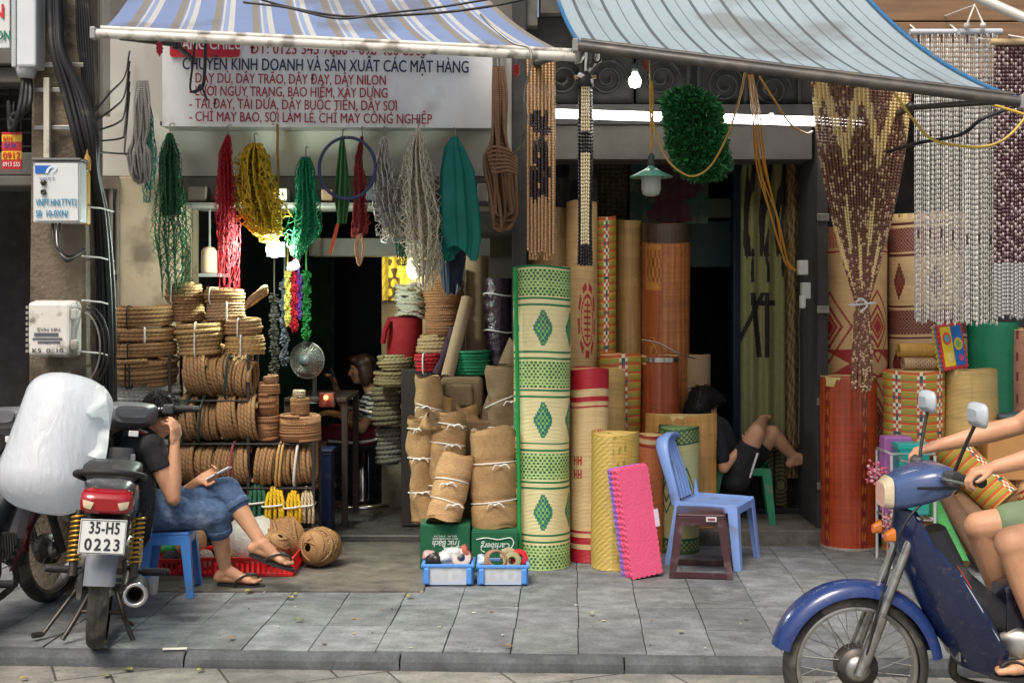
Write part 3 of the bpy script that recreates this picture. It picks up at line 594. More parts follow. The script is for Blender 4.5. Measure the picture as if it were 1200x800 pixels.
t = thing('cable_duct', 'cream steel cable duct running up beside the concrete pole', 'duct', P(114, 134, 7.4))
mb = MB(); mb.bb(X(100, 7.4), X(116, 7.4), 7.4, 7.5, Z(128, 7.4), Z(-80, 7.4), .006, S(196, 188, 166)); part('trunk', mb, m_paint, t)
mb = MB(); mb.bb(X(117, 7.4), X(122, 7.4), 7.39, 7.52, Z(134, 7.4), Z(-80, 7.4), .006, S(210, 202, 180)); part('flange', mb, m_paint, t)
s = MB(); s.bb(X(94.6, 6.9), X(102, 6.9), 6.9, 6.96, Z(263, 6.9), Z(200, 6.9), .006, S(196, 148, 50)); s.tube([P(102, 200, 6.92), P(104, 172, 6.92)], .02, 8, col=S(190, 150, 80)); solo('conduit', s, m_plas, 'short yellow conduit clipped beside the telecom cabinet', 'conduit')
s = MB(); s.tube([(X(127.5, 8.15), 8.15, 0), (X(127.5, 8.15), 8.15, Z(322, 8.15))], .022, 10, col=S(176, 132, 50)); solo('bamboo_pole', s, m_wood, 'yellow bamboo pole standing against the folding grille', 'pole')
s = MB(); s.tube([(X(118, 8.1), 8.1, 0), (X(117, 8.1), 8.1, Z(318, 8.1))], .018, 10, col=S(110, 84, 60)); solo('bamboo_pole', s, m_wood, 'brown wooden pole left of the yellow bamboo pole', 'pole')
# overhead wires in front of the striped awning
for k, (pts, r) in enumerate((([(290, -6), (335, 8), (400, 19), (470, 18), (545, 12), (620, -2), (700, -30)], .007), ([(285, 3), (335, 9), (396, 22), (450, 16), (520, 8), (600, -6), (680, -26)], .006))):
    s = MB(); s.tube(spline([P(a, b, 6.35-.03*k) for a, b in pts], 8), r, 6); solo('overhead_cable', s, m_cable, ('lower black cable sagging in front of the striped awning', 'upper thin black cable sagging in front of the striped awning')[k], 'cable', 'overhead cables')
s = MB(); s.tube(spline([P(563, 17, 6.7), P(575, 30, 6.62), P(600, 50, 6.55), P(620, 57, 6.52), P(622, 75, 6.5), P(615, 110, 6.6), P(617, 140, 6.8), P(610, 170, 7.2), P(600, 182, 7.8), P(595, 190, 8.2)], 8), .006, 6); solo('cable', s, m_steel, 'thin grey cable dangling from the right end of the striped awning', 'cable')
s = MB(); s.tube(spline([P(229, 48, 6.9), P(226, 75, 6.9), P(223, 104, 6.92), P(230, 108, 6.92), P(235, 100, 6.92), P(243, 118, 6.92)], 8), .006, 6); s.tube(spline([P(241, 48, 6.9), P(240, 80, 6.9), P(238, 100, 6.92), P(232, 106, 6.92), P(226, 108, 6.92)], 8), .009, 6); solo('cord', s, m_cable, 'black cord tied in a loop hanging in front of the sign lettering', 'cord')
# ================================================================ rope coils
def coil_mb(c, R, r, nz, nr=2, axis=(0, 0, 1), ell=1., jit=.35, tilt=0., seg=30, col=None, taper=0.):
    """wound coil, base centre c, outer radius R, rope radius r, nz turns along axis"""
    mb = MB(); M = frame(axis, (0, 1, 0)) if abs(axis[2]) < .9 else Matrix.Identity(3); c = V(c)
    for q in range(nr):
        Rq = R-r-q*r*1.7; pts = []; ph = RNG.uniform(0, 6.28)
        n = nz-(1 if q else 0); wob = RNG.uniform(-1, 1, (n+2, 3))
        for i in range(n*seg+1):
            t = i/seg; a = t*2*PI+ph; k = int(t); f = t-k; f = f*f*(3-2*f); w_ = wob[k]*(1-f)+wob[k+1]*f
            rr = Rq+jit*r*w_[0]+jit*.5*r*math.sin(a*2+ph)+taper*(t/n-.5); z = r+t*2*r*.97*(nz-1)/max(1, n-.5)+jit*.45*r*w_[1]*math.sin(a+ph*2)+tilt*rr*math.cos(a+ph)
            pts.append(c+M @ V((rr*math.cos(a)*ell, rr*math.sin(a), z)))
        mb.tube(pts, r, 7, col=col)
    return mb
def tie_mb(c, ux, uz, w_, h_, r, n=20):                          # a string looped round a bundle section: half sizes w_, h_
    c = V(c); ux = V(ux); uz = V(uz); p = []
    for a in np.linspace(0, 2*PI, n, endpoint=False):
        ca, sa = math.cos(a), math.sin(a); p.append(c+ux*(math.copysign(abs(ca)**.6, ca)*w_)+uz*(math.copysign(abs(sa)**.6, sa)*h_))
    return MB().tube(p, r, 6, closed=True)
def pcoil(x0, x1, y0, y1, d, turns, label, group, m=None, col=None, tie='white', nr=2, name='rope_coil', jit=.75, angs=None, taper=0., tilt=0.):
    cx = (x0+x1)/2; R = (x1-x0)/2*d/F; z0, z1 = Z(y1, d), Z(y0, d); r = (z1-z0)/(2*turns)*1.02
    mb = coil_mb((X(cx, d), d, z0), R, r, turns, nr, jit=jit, col=col, taper=taper or RNG.uniform(-.02, .02), tilt=tilt or RNG.uniform(-.05, .05))
    t = thing(name, label, 'rope coil', (X(cx, d), d, z0), 0, group); part('winding', mb, m or m_rope, t)
    if tie:
        for a in (angs or (RNG.uniform(230, 300),)):
            a = math.radians(a); e = V((math.cos(a), math.sin(a), 0)); w_ = r*nr*.95+.006; rc = R-w_+.008
            s = tie_mb(V((X(cx, d), d, (z0+z1)/2))+e*rc, e, (0, 0, 1), w_, (z1-z0)/2+.006, .005); part('tie', s, m_white if tie == 'white' else m_black, t)
    return t
GS = 'coils of jute rope stacked by the pier'
pcoil(123, 209, 419, 451, 7.9, 6, 'widest jute coil with black ties, lowest of the tall stack by the pier', GS, tie='black', angs=(262, 268))
pcoil(131, 207, 400, 419, 7.9, 4, 'thick jute coil with a black tie, second from the bottom of the tall stack', GS, tie='black', angs=(258,))
pcoil(131, 205, 384, 400, 7.9, 3, 'loose jute coil with one white tie, second from the top of the tall stack', GS, angs=(288,), jit=.7)
pcoil(134, 201, 359, 384, 7.9, 5, 'jute coil with dark green tie topping the tall stack by the pier', GS, tie='black', angs=(255,))
s = MB(); c = P(128, 392, 7.72); s.tube([c+V((.035*math.cos(a), -.01*math.cos(a), .045*math.sin(a))) for a in np.linspace(0, 11, 40)], .012, 7); solo('rope_loop', s, m_rope, 'small rope end looped on the left of the tall stack', 'rope')
pcoil(193, 238, 332, 356, 8.05, 6, 'fine jute coil under the green net, upper one by the pier', 'fine jute rope coils')
pcoil(193, 240, 356, 378, 8.05, 6, 'fine jute coil just below another fine coil under the green net', 'fine jute rope coils', tie=None, jit=.8)
pcoil(239, 287, 338, 355, 8.0, 4, 'rope coil right under the end of the red net', GS, angs=(240,), jit=.7)
pcoil(242, 287, 355, 378, 7.98, 6, 'fine tan coil with a white tie below the red net', 'fine jute rope coils', m=m_ropec, col=S(176, 142, 104), angs=(285,))
pcoil(206, 262, 378, 417, 7.9, 7, 'golden twisted rope coil with pale top and white tie', GS, m=m_ropec, col=S(186, 152, 98), angs=(272,))
pcoil(263, 307, 374, 393, 7.9, 4, 'small rough jute coil on top of a smooth golden coil', GS, angs=(265,), jit=.7)
pcoil(264, 310, 393, 416, 7.9, 9, 'smooth golden twine coil beneath the small rough coil', 'fine jute rope coils', m=m_ropec, col=S(190, 150, 96), angs=(270,))
s = MB(); c = P(300, 352, 7.9); s.tube([c+V((.06*math.cos(a)*(1+.1*math.sin(3*a)), .05*math.sin(a), .012*(a/6.28)+.08*math.cos(a)*.6)) for a in np.linspace(0, 19, 70)], .013, 7); solo('rope_hank', s, m_rope, 'loose jute hank slumped right of the red net end', 'rope')
# horizontal bundles on the rack: several hanks side by side
def bundle(x0, x1, y0, y1, d, hanks, label, col=None, r=.0125, name='rope_bundle', group='rope bundles lying on the rack', ties=(), m=None):
    t = thing(name, label, 'rope bundle', (X((x0+x1)/2, d), d, Z(y1, d)), 0, group)
    zc = Z((y0+y1)/2, d); R = (y1-y0)/2*d/F; xa, xb = X(x0, d), X(x1, d); wd = (xb-xa)/hanks
    for k in range(hanks):
        n = max(3, int(wd/(2*r)*1.15)); tl = RNG.uniform(-.3, .3)
        ax = V((1, RNG.uniform(-.06, .06), RNG.uniform(-.14, .14))).normalized()
        c = V((xa+k*wd, d, zc))+V((0, RNG.uniform(-.02, .02), RNG.uniform(-.006, .006)))
        mb = coil_mb(c, R*RNG.uniform(.98, 1.10), r, n, 2, tuple(ax), jit=.9, tilt=RNG.uniform(-.12, .12), seg=26, col=col)
        part('hank', mb, m or (m_rope if col is None else m_ropec), t)
    for px, cc in ties:
        s = tie_mb((X(px, d), d, zc), (0, 1, 0), (.1, 0, 1), R+.012, R+.012, .008); part('tie', s, cc, t)
    return t
m_green_tie = mat('dark_green_cord', S(28, 62, 56), .7); m_red_tie = mat('faded_red_cord', S(150, 70, 74), .8); m_gold = mat('gold_straw_band', S(196, 156, 92), .7, nz=(60, .3))
bundle(218, 295, 416, 464, 7.85, 3, 'fat jute rope bundle with a smooth left end, topmost on the rack', ties=((270, m_green_tie),))
bundle(211, 304, 466, 515, 7.85, 4, 'jute rope bundle with green ties on the middle shelf of the rack', ties=((222, m_green_tie), (240, m_green_tie)))
bundle(209, 296, 518, 566, 7.85, 4, 'jute rope bundle with a faded red tie behind the phone', ties=((275, m_red_tie),))
bundle(298, 368, 518, 566, 7.85, 3, 'jute rope bundle with a straw band at the right end of the rack', ties=((329, m_gold), (333, m_gold), (350, m_white)))
bundle(222, 292, 405, 452, 8.16, 3, 'dim jute rope bundle in the back row behind the topmost rack bundle')
bundle(214, 305, 455, 506, 8.16, 3, 'dim jute rope bundle in the back row behind the green tied bundle')
bundle(208, 368, 508, 560, 8.16, 5, 'long dim jute rope bundle in the back row behind the lowest bundles')
GL = 'bright rope bundles on the bottom shelf'
def upright_bundle(x0, x1, y0, y1, d, n, col, label, r, tie=m_white, m=None):
    t = thing('rope_bundle', label, 'rope bundle', (X((x0+x1)/2, d), d, Z(y1, d)), 0, GL); mb = MB(); cx = (x0+x1)/2
    for k in range(n):
        for row in range(2):
            u = (k+.5)/n; px = x0+(x1-x0)*u; dd = d-.05+row*.07; b_ = RNG.uniform(-1, 1)
            top = y0+RNG.uniform(0, 5)+abs(u-.5)*8; px2 = cx+(px-cx)*.75
            mb.tube(spline([P(px+b_, y1-RNG.uniform(0, 2), dd), P(px+b_*1.5, (y0+y1)/2+8, dd-.02), P(px, (y0+y1)/2-4, dd-.01), P(px2, top, dd+.02), P(px2+1, top-2, dd+.05)], 5), r, 7, col=col)
    part('strands', mb, m or m_ropec, t); zc = Z((y0+y1)/2-2, d); s = tie_mb((X(cx, d), d-.015, zc), (1, 0, .1), (0, 1, 0), (x1-x0)/2*d/F+.008, .075, .006); part('tie', s, tie, t)
    return t
upright_bundle(290, 313, 568, 610, 7.8, 4, S(40, 98, 70), 'dark green twisted rope bundle at the left of the bottom shelf', .013)
upright_bundle(310, 334, 571, 613, 7.78, 5, S(226, 186, 30), 'bright yellow rope bundle beside the dark green one', .011)
upright_bundle(335, 353, 574, 614, 7.78, 4, S(222, 180, 28), 'bright yellow rope bundle beside the cream one', .011)
upright_bundle(352, 368, 571, 613, 7.8, 4, S(206, 186, 148), 'cream frayed rope bundle at the right of the bottom shelf', .009)
# the rack that carries them
t = thing('storage_rack', 'dark metal rack holding rope bundles on three shelves', 'rack', (X(290, 7.9), 7.9, 0.012))
for zpx in (466.5, 516.5, 567.5, 615):
    s = MB(); x1 = 298 if zpx < 500 else 370.5; s.bb(X(208, 7.9), X(x1, 7.9), 7.745, 8.02, Z(zpx, 7.85)-.012, Z(zpx, 7.85)-.002, .003); part('shelf', s, m_chain0, t)
for px, yt in ((206, 414), (296.5, 414), (371.5, 516)):
    for d in (7.76, 8.03): s = MB(); s.bb(X(px, 7.9)-.009, X(px, 7.9)+.009, d-.009, d+.009, .012, Z(yt, 7.85), .002); part('leg', s, m_chain0, t)
# spools of twine
def spool(x0, x1, y0, y1, d, label, col, turns=9, core=None, group='twine spools on the rack', cat='spool'):
    cx = (x0+x1)/2; R = (x1-x0)/2*d/F; z0, z1 = Z(y1, d), Z(y0, d); r = (z1-z0)/(2*turns)*1.05
    t = thing('twine_spool', label, cat, (X(cx, d), d, z0), 0, group)
    part('winding', coil_mb((X(cx, d), d, z0), R, r, turns, 1, jit=.8, col=col), m_twine, t)
    s = MB(); s.lathe([(R*.3, z0), (R*.97, z0+.004), (R*.95, z1-r*.5), (R*.3, z1-r*.3), (R*.3, z1-.02)], 26, (X(cx, d), d, 0), None, col); part('core', s, m_twine, t)
    return t
TW = S(158, 112, 74)
spool(300, 328, 486, 516, 7.85, 'brown twine spool at the bottom of the narrow spool pile', TW, 7)
spool(302, 327, 462, 486, 7.85, 'brown twine spool in the middle of the narrow spool pile', TW, 6)
spool(303, 328, 449, 462, 7.85, 'flat brown twine spool near the top of the narrow pile', TW, 4)
spool(309, 326, 440, 449, 7.85, 'little brown twine spool crowning the narrow pile', S(150, 110, 76), 3)
spool(327, 377, 486, 516, 7.85, 'wide brown twine spool on the rack, carrying a smaller spool', S(164, 118, 78), 9)
spool(340, 363, 466, 486, 7.85, 'smooth brown parcel tape reel standing on the wide twine spool', S(154, 112, 72), 10)
spool(343, 358, 457, 466, 7.85, 'small cream twine reel standing on the smooth brown reel', S(206, 190, 156), 5)
# white and grey rope under the tall stack
def hank_pile(x0, x1, y0, y1, d, n, r, col, label, name='rope_pile', group=None):
    mb = MB(); t = thing(name, label, 'rope', (X((x0+x1)/2, d), d, Z(y1, d)), 0, group)
    for k in range(n):
        v = (k+.5)/n; y = y1+(y0-y1)*v; j = lambda s_=2.: RNG.uniform(-s_, s_)
        a = x0+RNG.uniform(0, 4); b = x1-RNG.uniform(0, 4); dd = d-.06+RNG.uniform(0, .02)
        pts = [P(a, y+j(), dd+.1), P(a+2, y+j(3), dd), P((2*a+b)/3, y+j(3), dd-.04), P((a+2*b)/3, y+j(3), dd-.04), P(b-2, y+j(3), dd), P(b, y+j(), dd+.1), P((a+b)/2, y+j(), dd+.22)]
        pts.append(pts[0]); mb.tube(spline(pts, 6), r, 7, col=col)
    part('strands', mb, m_ropec, t)
    core = MB(); core.bb(X(x0+5, d), X(x1-5, d), d-.04, d+.12, Z(y1-1, d), Z(y0+3, d), .03, [q*.9 for q in col]); part('core', core, m_cloth, t)
    return t
hank_pile(119, 207, 452, 477, 7.88, 8, .013, S(206, 206, 200), 'white rope pile directly under the tall stack of jute coils', group='pale rope piles')
hank_pile(150, 216, 478, 512, 7.9, 7, .018, S(172, 172, 168), 'grey rope pile behind the sitting man, upper one', group='pale rope piles')
hank_pile(150, 217, 513, 548, 7.9, 7, .018, S(160, 160, 156), 'grey rope pile behind the elbow of the sitting man', group='pale rope piles')
hank_pile(132, 214, 549, 600, 7.92, 8, .018, S(160, 126, 88), 'jute rope pile low behind the sitting man', group='pale rope piles')
hank_pile(120, 214, 601, 655, 7.95, 9, .018, S(158, 126, 90), 'jute rope pile on the floor behind the blue stool', group='pale rope piles')
# floor bundles by the rack
def lumpy(c, r, seed, n=28, m=18, amp=.06, R=None):
    rs = np.random.default_rng(seed); k = rs.normal(size=(6, 3))*3; ph = rs.uniform(0, 6, 6); g = np.zeros((m+1, n, 3))
    for j in range(m+1):
        for i in range(n):
            a, b = PI*j/m, 2*PI*i/n; d_ = np.array([math.sin(a)*math.cos(b), math.sin(a)*math.sin(b), -math.cos(a)])
            g[j, i] = d_*np.array(r)*(1+amp*sum(math.sin(k[q] @ d_+ph[q]) for q in range(6))/2)
    if R is not None: g = g @ np.array(R).T
    return MB().grid(g+np.array(tuple(c)), cu=True)
m_sack = mat('white_net_sack', S(196, 196, 186), .6, nz=(20, .2), bump=(60, .5, .01), dirt=(6, .55, S(150, 120, 80), .6))
s = lumpy(P(300, 634, 7.75), (.2, .16, .155), 3); solo('net_sack', s, m_sack, 'bulging white net sack lying behind the sandal and red crate', 'sack')
def ball(c, r, n, rr, label, seed, hole=None, name='twine_ball', col=S(166, 128, 84), flat=.8):
    rs = np.random.default_rng(seed); mb = MB(); c = V(c)
    t = thing(name, label, 'twine', (c.x, c.y, c.z-r), 0, 'twine bundles on the floor')
    ax = V(hole) if hole else None
    for k in range(n):
        if ax: a = ax*1.0+V(rs.normal(size=3))*.28; M = frame(a)
        else: M = frame(V(rs.normal(size=3)), (0.2, .5, 1))
        off = rs.uniform(-.55, .55); q = r*math.sqrt(1-off*off*.8)*rs.uniform(.93, 1.02)
        mb.tube([c+M @ V((q*math.cos(a_), q*math.sin(a_), off*r*(1.25 if ax else .9))) for a_ in np.linspace(0, 2*PI, 26, endpoint=False)], rr, 6, closed=True, col=col)
    part('winding', mb, m_twine, t); s = MB()
    if ax:
        M = frame(ax); s.lathe([(r*.22, -r*1.0), (r*.9, -r*.85), (r*.94, 0), (r*.9, r*.85), (r*.22, r*1.0)], 22, c, M, col)
    else: s.ell(c, r*.9, col=col)
    part('core', s, m_twine, t)
ball(P(334, 632, 7.72), .125, 34, .012, 'loosely wound jute bundle on the floor behind the twine reel', 5, (.9, .4, .5))
ball(P(375, 640, 7.6), .105, 60, .006, 'round twine reel with an open hole lying on the floor', 6, (-.55, -.8, .1))
ball(P(322, 640, 7.55), .075, 24, .01, 'smaller jute bundle beside the open twine reel', 9, (.5, -.2, .9))
# ================================================================ hanging nets
def net(name, label, cat, spine, cols, nu_, nv, r, pleats=3, layers=2, amp=.05, m=None, core=None, hook=True, ragged=.0, group='nets hung from hooks along the sign', irr=.35, d=7.9):
    """spine: (px, py, half width px); diamond mesh gathered in folds"""
    nu = nu_; nv = int(nv*.7); r = r*1.08; irr = irr*1.4; sp = np.array(spine, float); Lc = np.linspace(0, 1, len(sp)); mb = MB()
    top = P(sp[0, 0], sp[0, 1], d)
    t = thing(name, label, cat, P(sp[-1, 0], sp[-1, 1], d), 0, group)
    for l in range(layers):
        v = np.linspace(0, 1, nv); v = v*(1 if l == 0 else RNG.uniform(.82, 1)); wp = RNG.uniform(0, 6, 2); px = np.interp(v, Lc, sp[:, 0])+2.6*np.sin(v*6+wp[0])*v; py = np.interp(v, Lc, sp[:, 1]); hw = np.interp(v, Lc, sp[:, 2])*(1.08-.1*l)*(1+.16*np.sin(v*11+wp[1])*np.minimum(1, v*3))
        u = np.linspace(-1, 1, nu); ph = RNG.uniform(0, 6.28)
        nu = max(8, int(nu_*.68)); u = np.linspace(-1, 1, nu); UU, VV = np.meshgrid(u, v); du = 2/(nu-1)
        UU = UU+(np.arange(nv) % 2)[:, None]*du*.5+RNG.normal(size=UU.shape)*du*irr*.5; VV = VV+RNG.normal(size=UU.shape)*irr*.4/nv
        foldx = .16*np.sin(UU*PI*pleats*1.3+ph+VV*2); fd = np.cos(UU*PI*pleats+ph+VV*1.5+np.sin(VV*7+ph)*.4)
        dep = d-.05*l+.04+amp*fd*np.minimum(1, hw[:, None]/14)
        xx = px[:, None]+hw[:, None]*(UU+foldx)*.9; yy = np.interp(VV, Lc, sp[:, 1])+ragged*np.sin(UU*11+ph)*VV**6*10
        pts = np.stack([(xx-600)*dep/F, dep, H-(yy-HY)*dep/F], -1)
        A, B = [], []
        for j in range(nv-1):
            s_ = 1 if j % 2 else 0
            if s_ == 0: A += [pts[j], pts[j][1:]]; B += [pts[j+1], pts[j+1][:-1]]
            else: A += [pts[j], pts[j][:-1]]; B += [pts[j+1], pts[j+1][1:]]
        A = np.concatenate(A); B = np.concatenate(B); c = np.array(cols[l % len(cols)]); mb.struts(A, B, r, c)
    part('mesh', mb, m or m_net, t)
    if core is not None:  # core in a darker cord tone, painting the shade inside the folds
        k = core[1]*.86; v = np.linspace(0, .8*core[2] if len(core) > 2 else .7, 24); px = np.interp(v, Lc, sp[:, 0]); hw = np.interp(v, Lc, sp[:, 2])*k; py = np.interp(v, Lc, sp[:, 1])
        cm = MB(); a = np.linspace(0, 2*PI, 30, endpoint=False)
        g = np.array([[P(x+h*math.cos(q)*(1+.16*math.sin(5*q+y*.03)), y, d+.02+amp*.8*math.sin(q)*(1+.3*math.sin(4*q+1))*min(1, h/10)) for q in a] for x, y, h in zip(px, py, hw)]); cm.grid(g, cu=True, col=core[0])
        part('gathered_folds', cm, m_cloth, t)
    if hook:
        s = MB(); q = top; s.tube([q+V((0, 0, -.01)), q+V((.006, -.01, .02)), q+V((.0, -.004, .05)), V((q.x-.01, 8.0, q.z+.075)), V((q.x-.01, 8.06, q.z+.075))], .004, 5); part('hook', s, m_steel, t)
    return t
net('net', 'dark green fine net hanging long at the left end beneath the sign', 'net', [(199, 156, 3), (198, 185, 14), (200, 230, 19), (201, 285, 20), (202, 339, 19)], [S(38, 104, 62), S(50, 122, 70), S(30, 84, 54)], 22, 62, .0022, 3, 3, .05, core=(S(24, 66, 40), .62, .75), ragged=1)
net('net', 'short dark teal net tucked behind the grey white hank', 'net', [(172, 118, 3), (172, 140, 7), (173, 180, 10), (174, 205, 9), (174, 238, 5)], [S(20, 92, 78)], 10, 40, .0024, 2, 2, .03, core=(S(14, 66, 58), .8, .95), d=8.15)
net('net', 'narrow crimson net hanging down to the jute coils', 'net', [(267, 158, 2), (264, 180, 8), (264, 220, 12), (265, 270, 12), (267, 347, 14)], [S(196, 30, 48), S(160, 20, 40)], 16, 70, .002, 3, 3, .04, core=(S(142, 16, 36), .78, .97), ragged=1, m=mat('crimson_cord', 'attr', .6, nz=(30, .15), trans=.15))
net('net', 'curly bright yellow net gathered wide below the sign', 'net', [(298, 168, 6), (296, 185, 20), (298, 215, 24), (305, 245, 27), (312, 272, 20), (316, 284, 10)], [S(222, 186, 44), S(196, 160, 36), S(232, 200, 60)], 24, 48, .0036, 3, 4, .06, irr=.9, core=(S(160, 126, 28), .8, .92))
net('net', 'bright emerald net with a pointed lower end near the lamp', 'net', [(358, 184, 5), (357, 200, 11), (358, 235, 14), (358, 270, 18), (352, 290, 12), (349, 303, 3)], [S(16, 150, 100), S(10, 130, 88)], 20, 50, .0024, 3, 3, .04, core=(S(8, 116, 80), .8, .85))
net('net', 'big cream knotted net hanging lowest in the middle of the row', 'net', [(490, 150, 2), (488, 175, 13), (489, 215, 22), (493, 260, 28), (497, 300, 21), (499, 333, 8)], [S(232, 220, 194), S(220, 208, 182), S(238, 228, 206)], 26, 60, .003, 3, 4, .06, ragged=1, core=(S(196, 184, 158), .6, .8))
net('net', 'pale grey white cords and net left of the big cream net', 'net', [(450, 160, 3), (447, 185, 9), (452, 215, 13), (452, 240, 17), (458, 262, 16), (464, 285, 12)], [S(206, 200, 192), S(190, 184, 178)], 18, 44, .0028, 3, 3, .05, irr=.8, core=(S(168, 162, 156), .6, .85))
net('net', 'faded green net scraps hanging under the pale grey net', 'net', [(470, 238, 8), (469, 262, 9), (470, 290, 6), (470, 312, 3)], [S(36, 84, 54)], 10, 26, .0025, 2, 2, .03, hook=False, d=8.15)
# teal net bag, solid folds
def drape(name, label, cat, spine, col, m, d, pleats=4, amp=.06, group=None, hook=True, nu=60, nv=36, uneven=.0):
    sp = np.array(spine, float); Lc = np.linspace(0, 1, len(sp)); v = np.linspace(0, 1, nv); g = np.zeros((nv, nu, 3)); ph = RNG.uniform(0, 6)
    for j, q in enumerate(v):
        px, py, hw = (np.interp(q, Lc, sp[:, i]) for i in range(3))
        for i, a in enumerate(np.linspace(0, 2*PI, nu, endpoint=False)):
            f = 1+.17*math.sin(pleats*2*a+ph+q*1.4+.6*math.sin(q*4))+.09*math.sin(pleats*5*a+q*3)*q
            g[j, i] = P(px+hw*math.cos(a)*f, py+uneven*math.sin(2*a+ph)*q**4, d+amp*math.sin(a)*f*min(1, hw/10))
    mb = MB().grid(g, cu=True, col=col); t = thing(name, label, cat, P(sp[-1, 0], sp[-1, 1], d), 0, group); part('folds', mb, m, t)
    if hook:
        q = P(sp[0, 0], sp[0, 1], d); s = MB(); s.tube([q+V((0, 0, -.01)), q+V((.006, -.01, .02)), q+V((.0, -.004, .05)), V((q.x-.01, 8.0, q.z+.07)), V((q.x-.01, 8.06, q.z+.07))], .004, 5); part('hook', s, m_steel, t)
    return t
m_teal = mat('fine_teal_mesh', 'attr', .6, nz=(6, .25), trans=.25, bump=(300, .3, .002))
t = drape('net', 'glossy teal fine mesh net gathered on a hook right of the cream net', 'net', [(533, 160, 3), (532, 172, 10), (536, 200, 18), (538, 240, 21), (540, 275, 22), (541, 297, 17)], S(6, 124, 112), m_teal, 7.88, 3, .07, 'nets hung from hooks along the sign', uneven=9)
drape('net', 'dark blue net hanging below and behind the teal net', 'net', [(531, 210, 9), (530, 260, 12), (530, 305, 14), (529, 338, 9)], S(20, 34, 66), m_teal, 8.1, 3, .04, 'nets hung from hooks along the sign', hook=False, uneven=8)
# grey white hank at far left, brown hank at right
def hank(spine, col, n, r, label, d, cat='rope', m=None, group=None, loop=True):
    sp = np.array(spine, float); Lc = np.linspace(0, 1, len(sp)); mb = MB(); t = thing('rope_hank', label, cat, P(sp[-1, 0], sp[-1, 1], d), 0, group)
    for k in range(n):
        u = RNG.uniform(-1, 1); w_ = RNG.uniform(-1, 1); end = RNG.uniform(.86, 1)
        q = np.linspace(0, end, 14); pts = []
        for z in q:
            px, py, hw = (np.interp(z, Lc, sp[:, i]) for i in range(3)); pts.append(P(px+hw*(u+.16*math.sin(z*9+u*7)), py, d+w_*hw*d/F*.8))
        if loop: pts.append(P(sp[-1, 0]+sp[-1, 2]*RNG.uniform(-.4, .4), np.interp(end, Lc, sp[:, 1])+3, d)); 
        mb.tube(spline(pts, 3), r, 6, col=np.array(col)*RNG.uniform(.85, 1.1))
    part('strands', mb, m or m_twine, t); return t, mb
hank([(167, 95, 5), (165, 120, 9), (166, 150, 9), (164, 168, 8), (163, 180, 13), (163, 200, 13), (165, 214, 8)], S(150, 146, 140), 44, .008, 'greyish white rope hank hanging at the far left of the nets', 8.0)
t, _ = hank([(584, 78, 5), (585, 110, 8), (584, 150, 8), (585, 168, 10), (586, 182, 17), (587, 200, 17), (588, 225, 15), (589, 250, 15), (588, 268, 10)], S(136, 102, 76), 60, .009, 'big brown jute hank with a knotted middle beside the post', 7.9)
s = MB()
for k in range(7): s.tube(spline([P(570+k, 176+k*4, 7.76), P(580, 172+k*5, 7.74), P(595, 176+k*4, 7.74), P(606, 186+k*3, 7.8)], 6), .009, 6, col=S(142, 108, 80))
part('wrap', s, m_twine, t); s = MB(); s.tube([P(584, 80, 7.9), P(584, 66, 8.0), P(590, 60, 8.34)], .008, 6); part('hanger', s, m_steel, t)
s = MB(); s.tube(spline([P(325, 146, 8.0), P(325.5, 160, 7.95), P(325, 176, 7.95), P(326, 196, 7.95), P(325, 250, 7.96), P(322, 280, 7.98)], 6), .008, 6, col=S(176, 136, 60)); solo('cord', s, m_twine, 'thin ochre cord hanging straight between the yellow and emerald nets', 'cord')
# landing nets with the blue hoop
t = thing('landing_net', 'landing net with a blue hoop, green mesh and orange handle tip', 'landing net', P(390, 296, 7.85))
hc = P(407, 197, 7.82); R = 33*7.82/F; s = MB(); s.tube([hc+V((R*math.cos(a), .02*math.sin(a), R*1.1*math.sin(a))) for a in np.linspace(0, 2*PI, 48, endpoint=False)], .010, 8, closed=True, col=S(44, 52, 96)); part('hoop', s, m_plas, t)
s = MB(); s.tube([P(401, 163, 7.86), P(396, 262, 7.84)], .006, 6, col=S(60, 120, 60)); s.tube([P(396, 262, 7.84), P(387, 297, 7.84)], .011, 8, col=S(206, 78, 36)); part('handle', s, m_plas, t)
cm = MB(); g = np.array([[P(401+(x-401)*1.0, y, 7.88+.02*math.sin(a*3+y*.05)) for a, x in zip(np.linspace(0, 6, 12), np.linspace(401-w_, 401+w_, 12))] for y, w_ in ((160, 2), (175, 4), (200, 7), (225, 9), (240, 8), (262, 5))])
A = np.concatenate([g[:-1, :-1].reshape(-1, 3), g[:-1, 1:].reshape(-1, 3)]); B = np.concatenate([g[1:, 1:].reshape(-1, 3), g[1:, :-1].reshape(-1, 3)]); cm.struts(A, B, .0022, S(70, 130, 70)); cm.grid(g, col=S(58, 104, 56)); part('mesh', cm, m_cloth, t)
q = P(401, 160, 7.86); s = MB(); s.tube([q, q+V((0, .05, .05)), V((q.x, 8.06, q.z+.07))], .004, 5); s.tube([hc+V((0, .0, R*1.1)), q], .004, 5); part('hook', s, m_steel, t)
net('net', 'small red net bag with a looped cream cord beside the blue hoop', 'net', [(424, 160, 2), (420, 190, 5), (421, 225, 8), (420, 250, 11), (421, 270, 9), (420, 278, 5)], [S(170, 30, 36), S(140, 50, 40)], 14, 36, .0024, 2, 2, .035, core=(S(120, 20, 26), .75, .95), group=None)
s = MB()
for k in range(3): s.tube(spline([P(420+k, 274, 7.88), P(416+k*2, 290, 7.86), P(421+k, 311-k*3, 7.86), P(427-k, 290, 7.87), P(423, 274, 7.88)], 8), .005, 6, col=S(206, 160, 120))
solo('cord', s, m_twine, 'looped cream cord hanging from the small red net bag', 'cord')
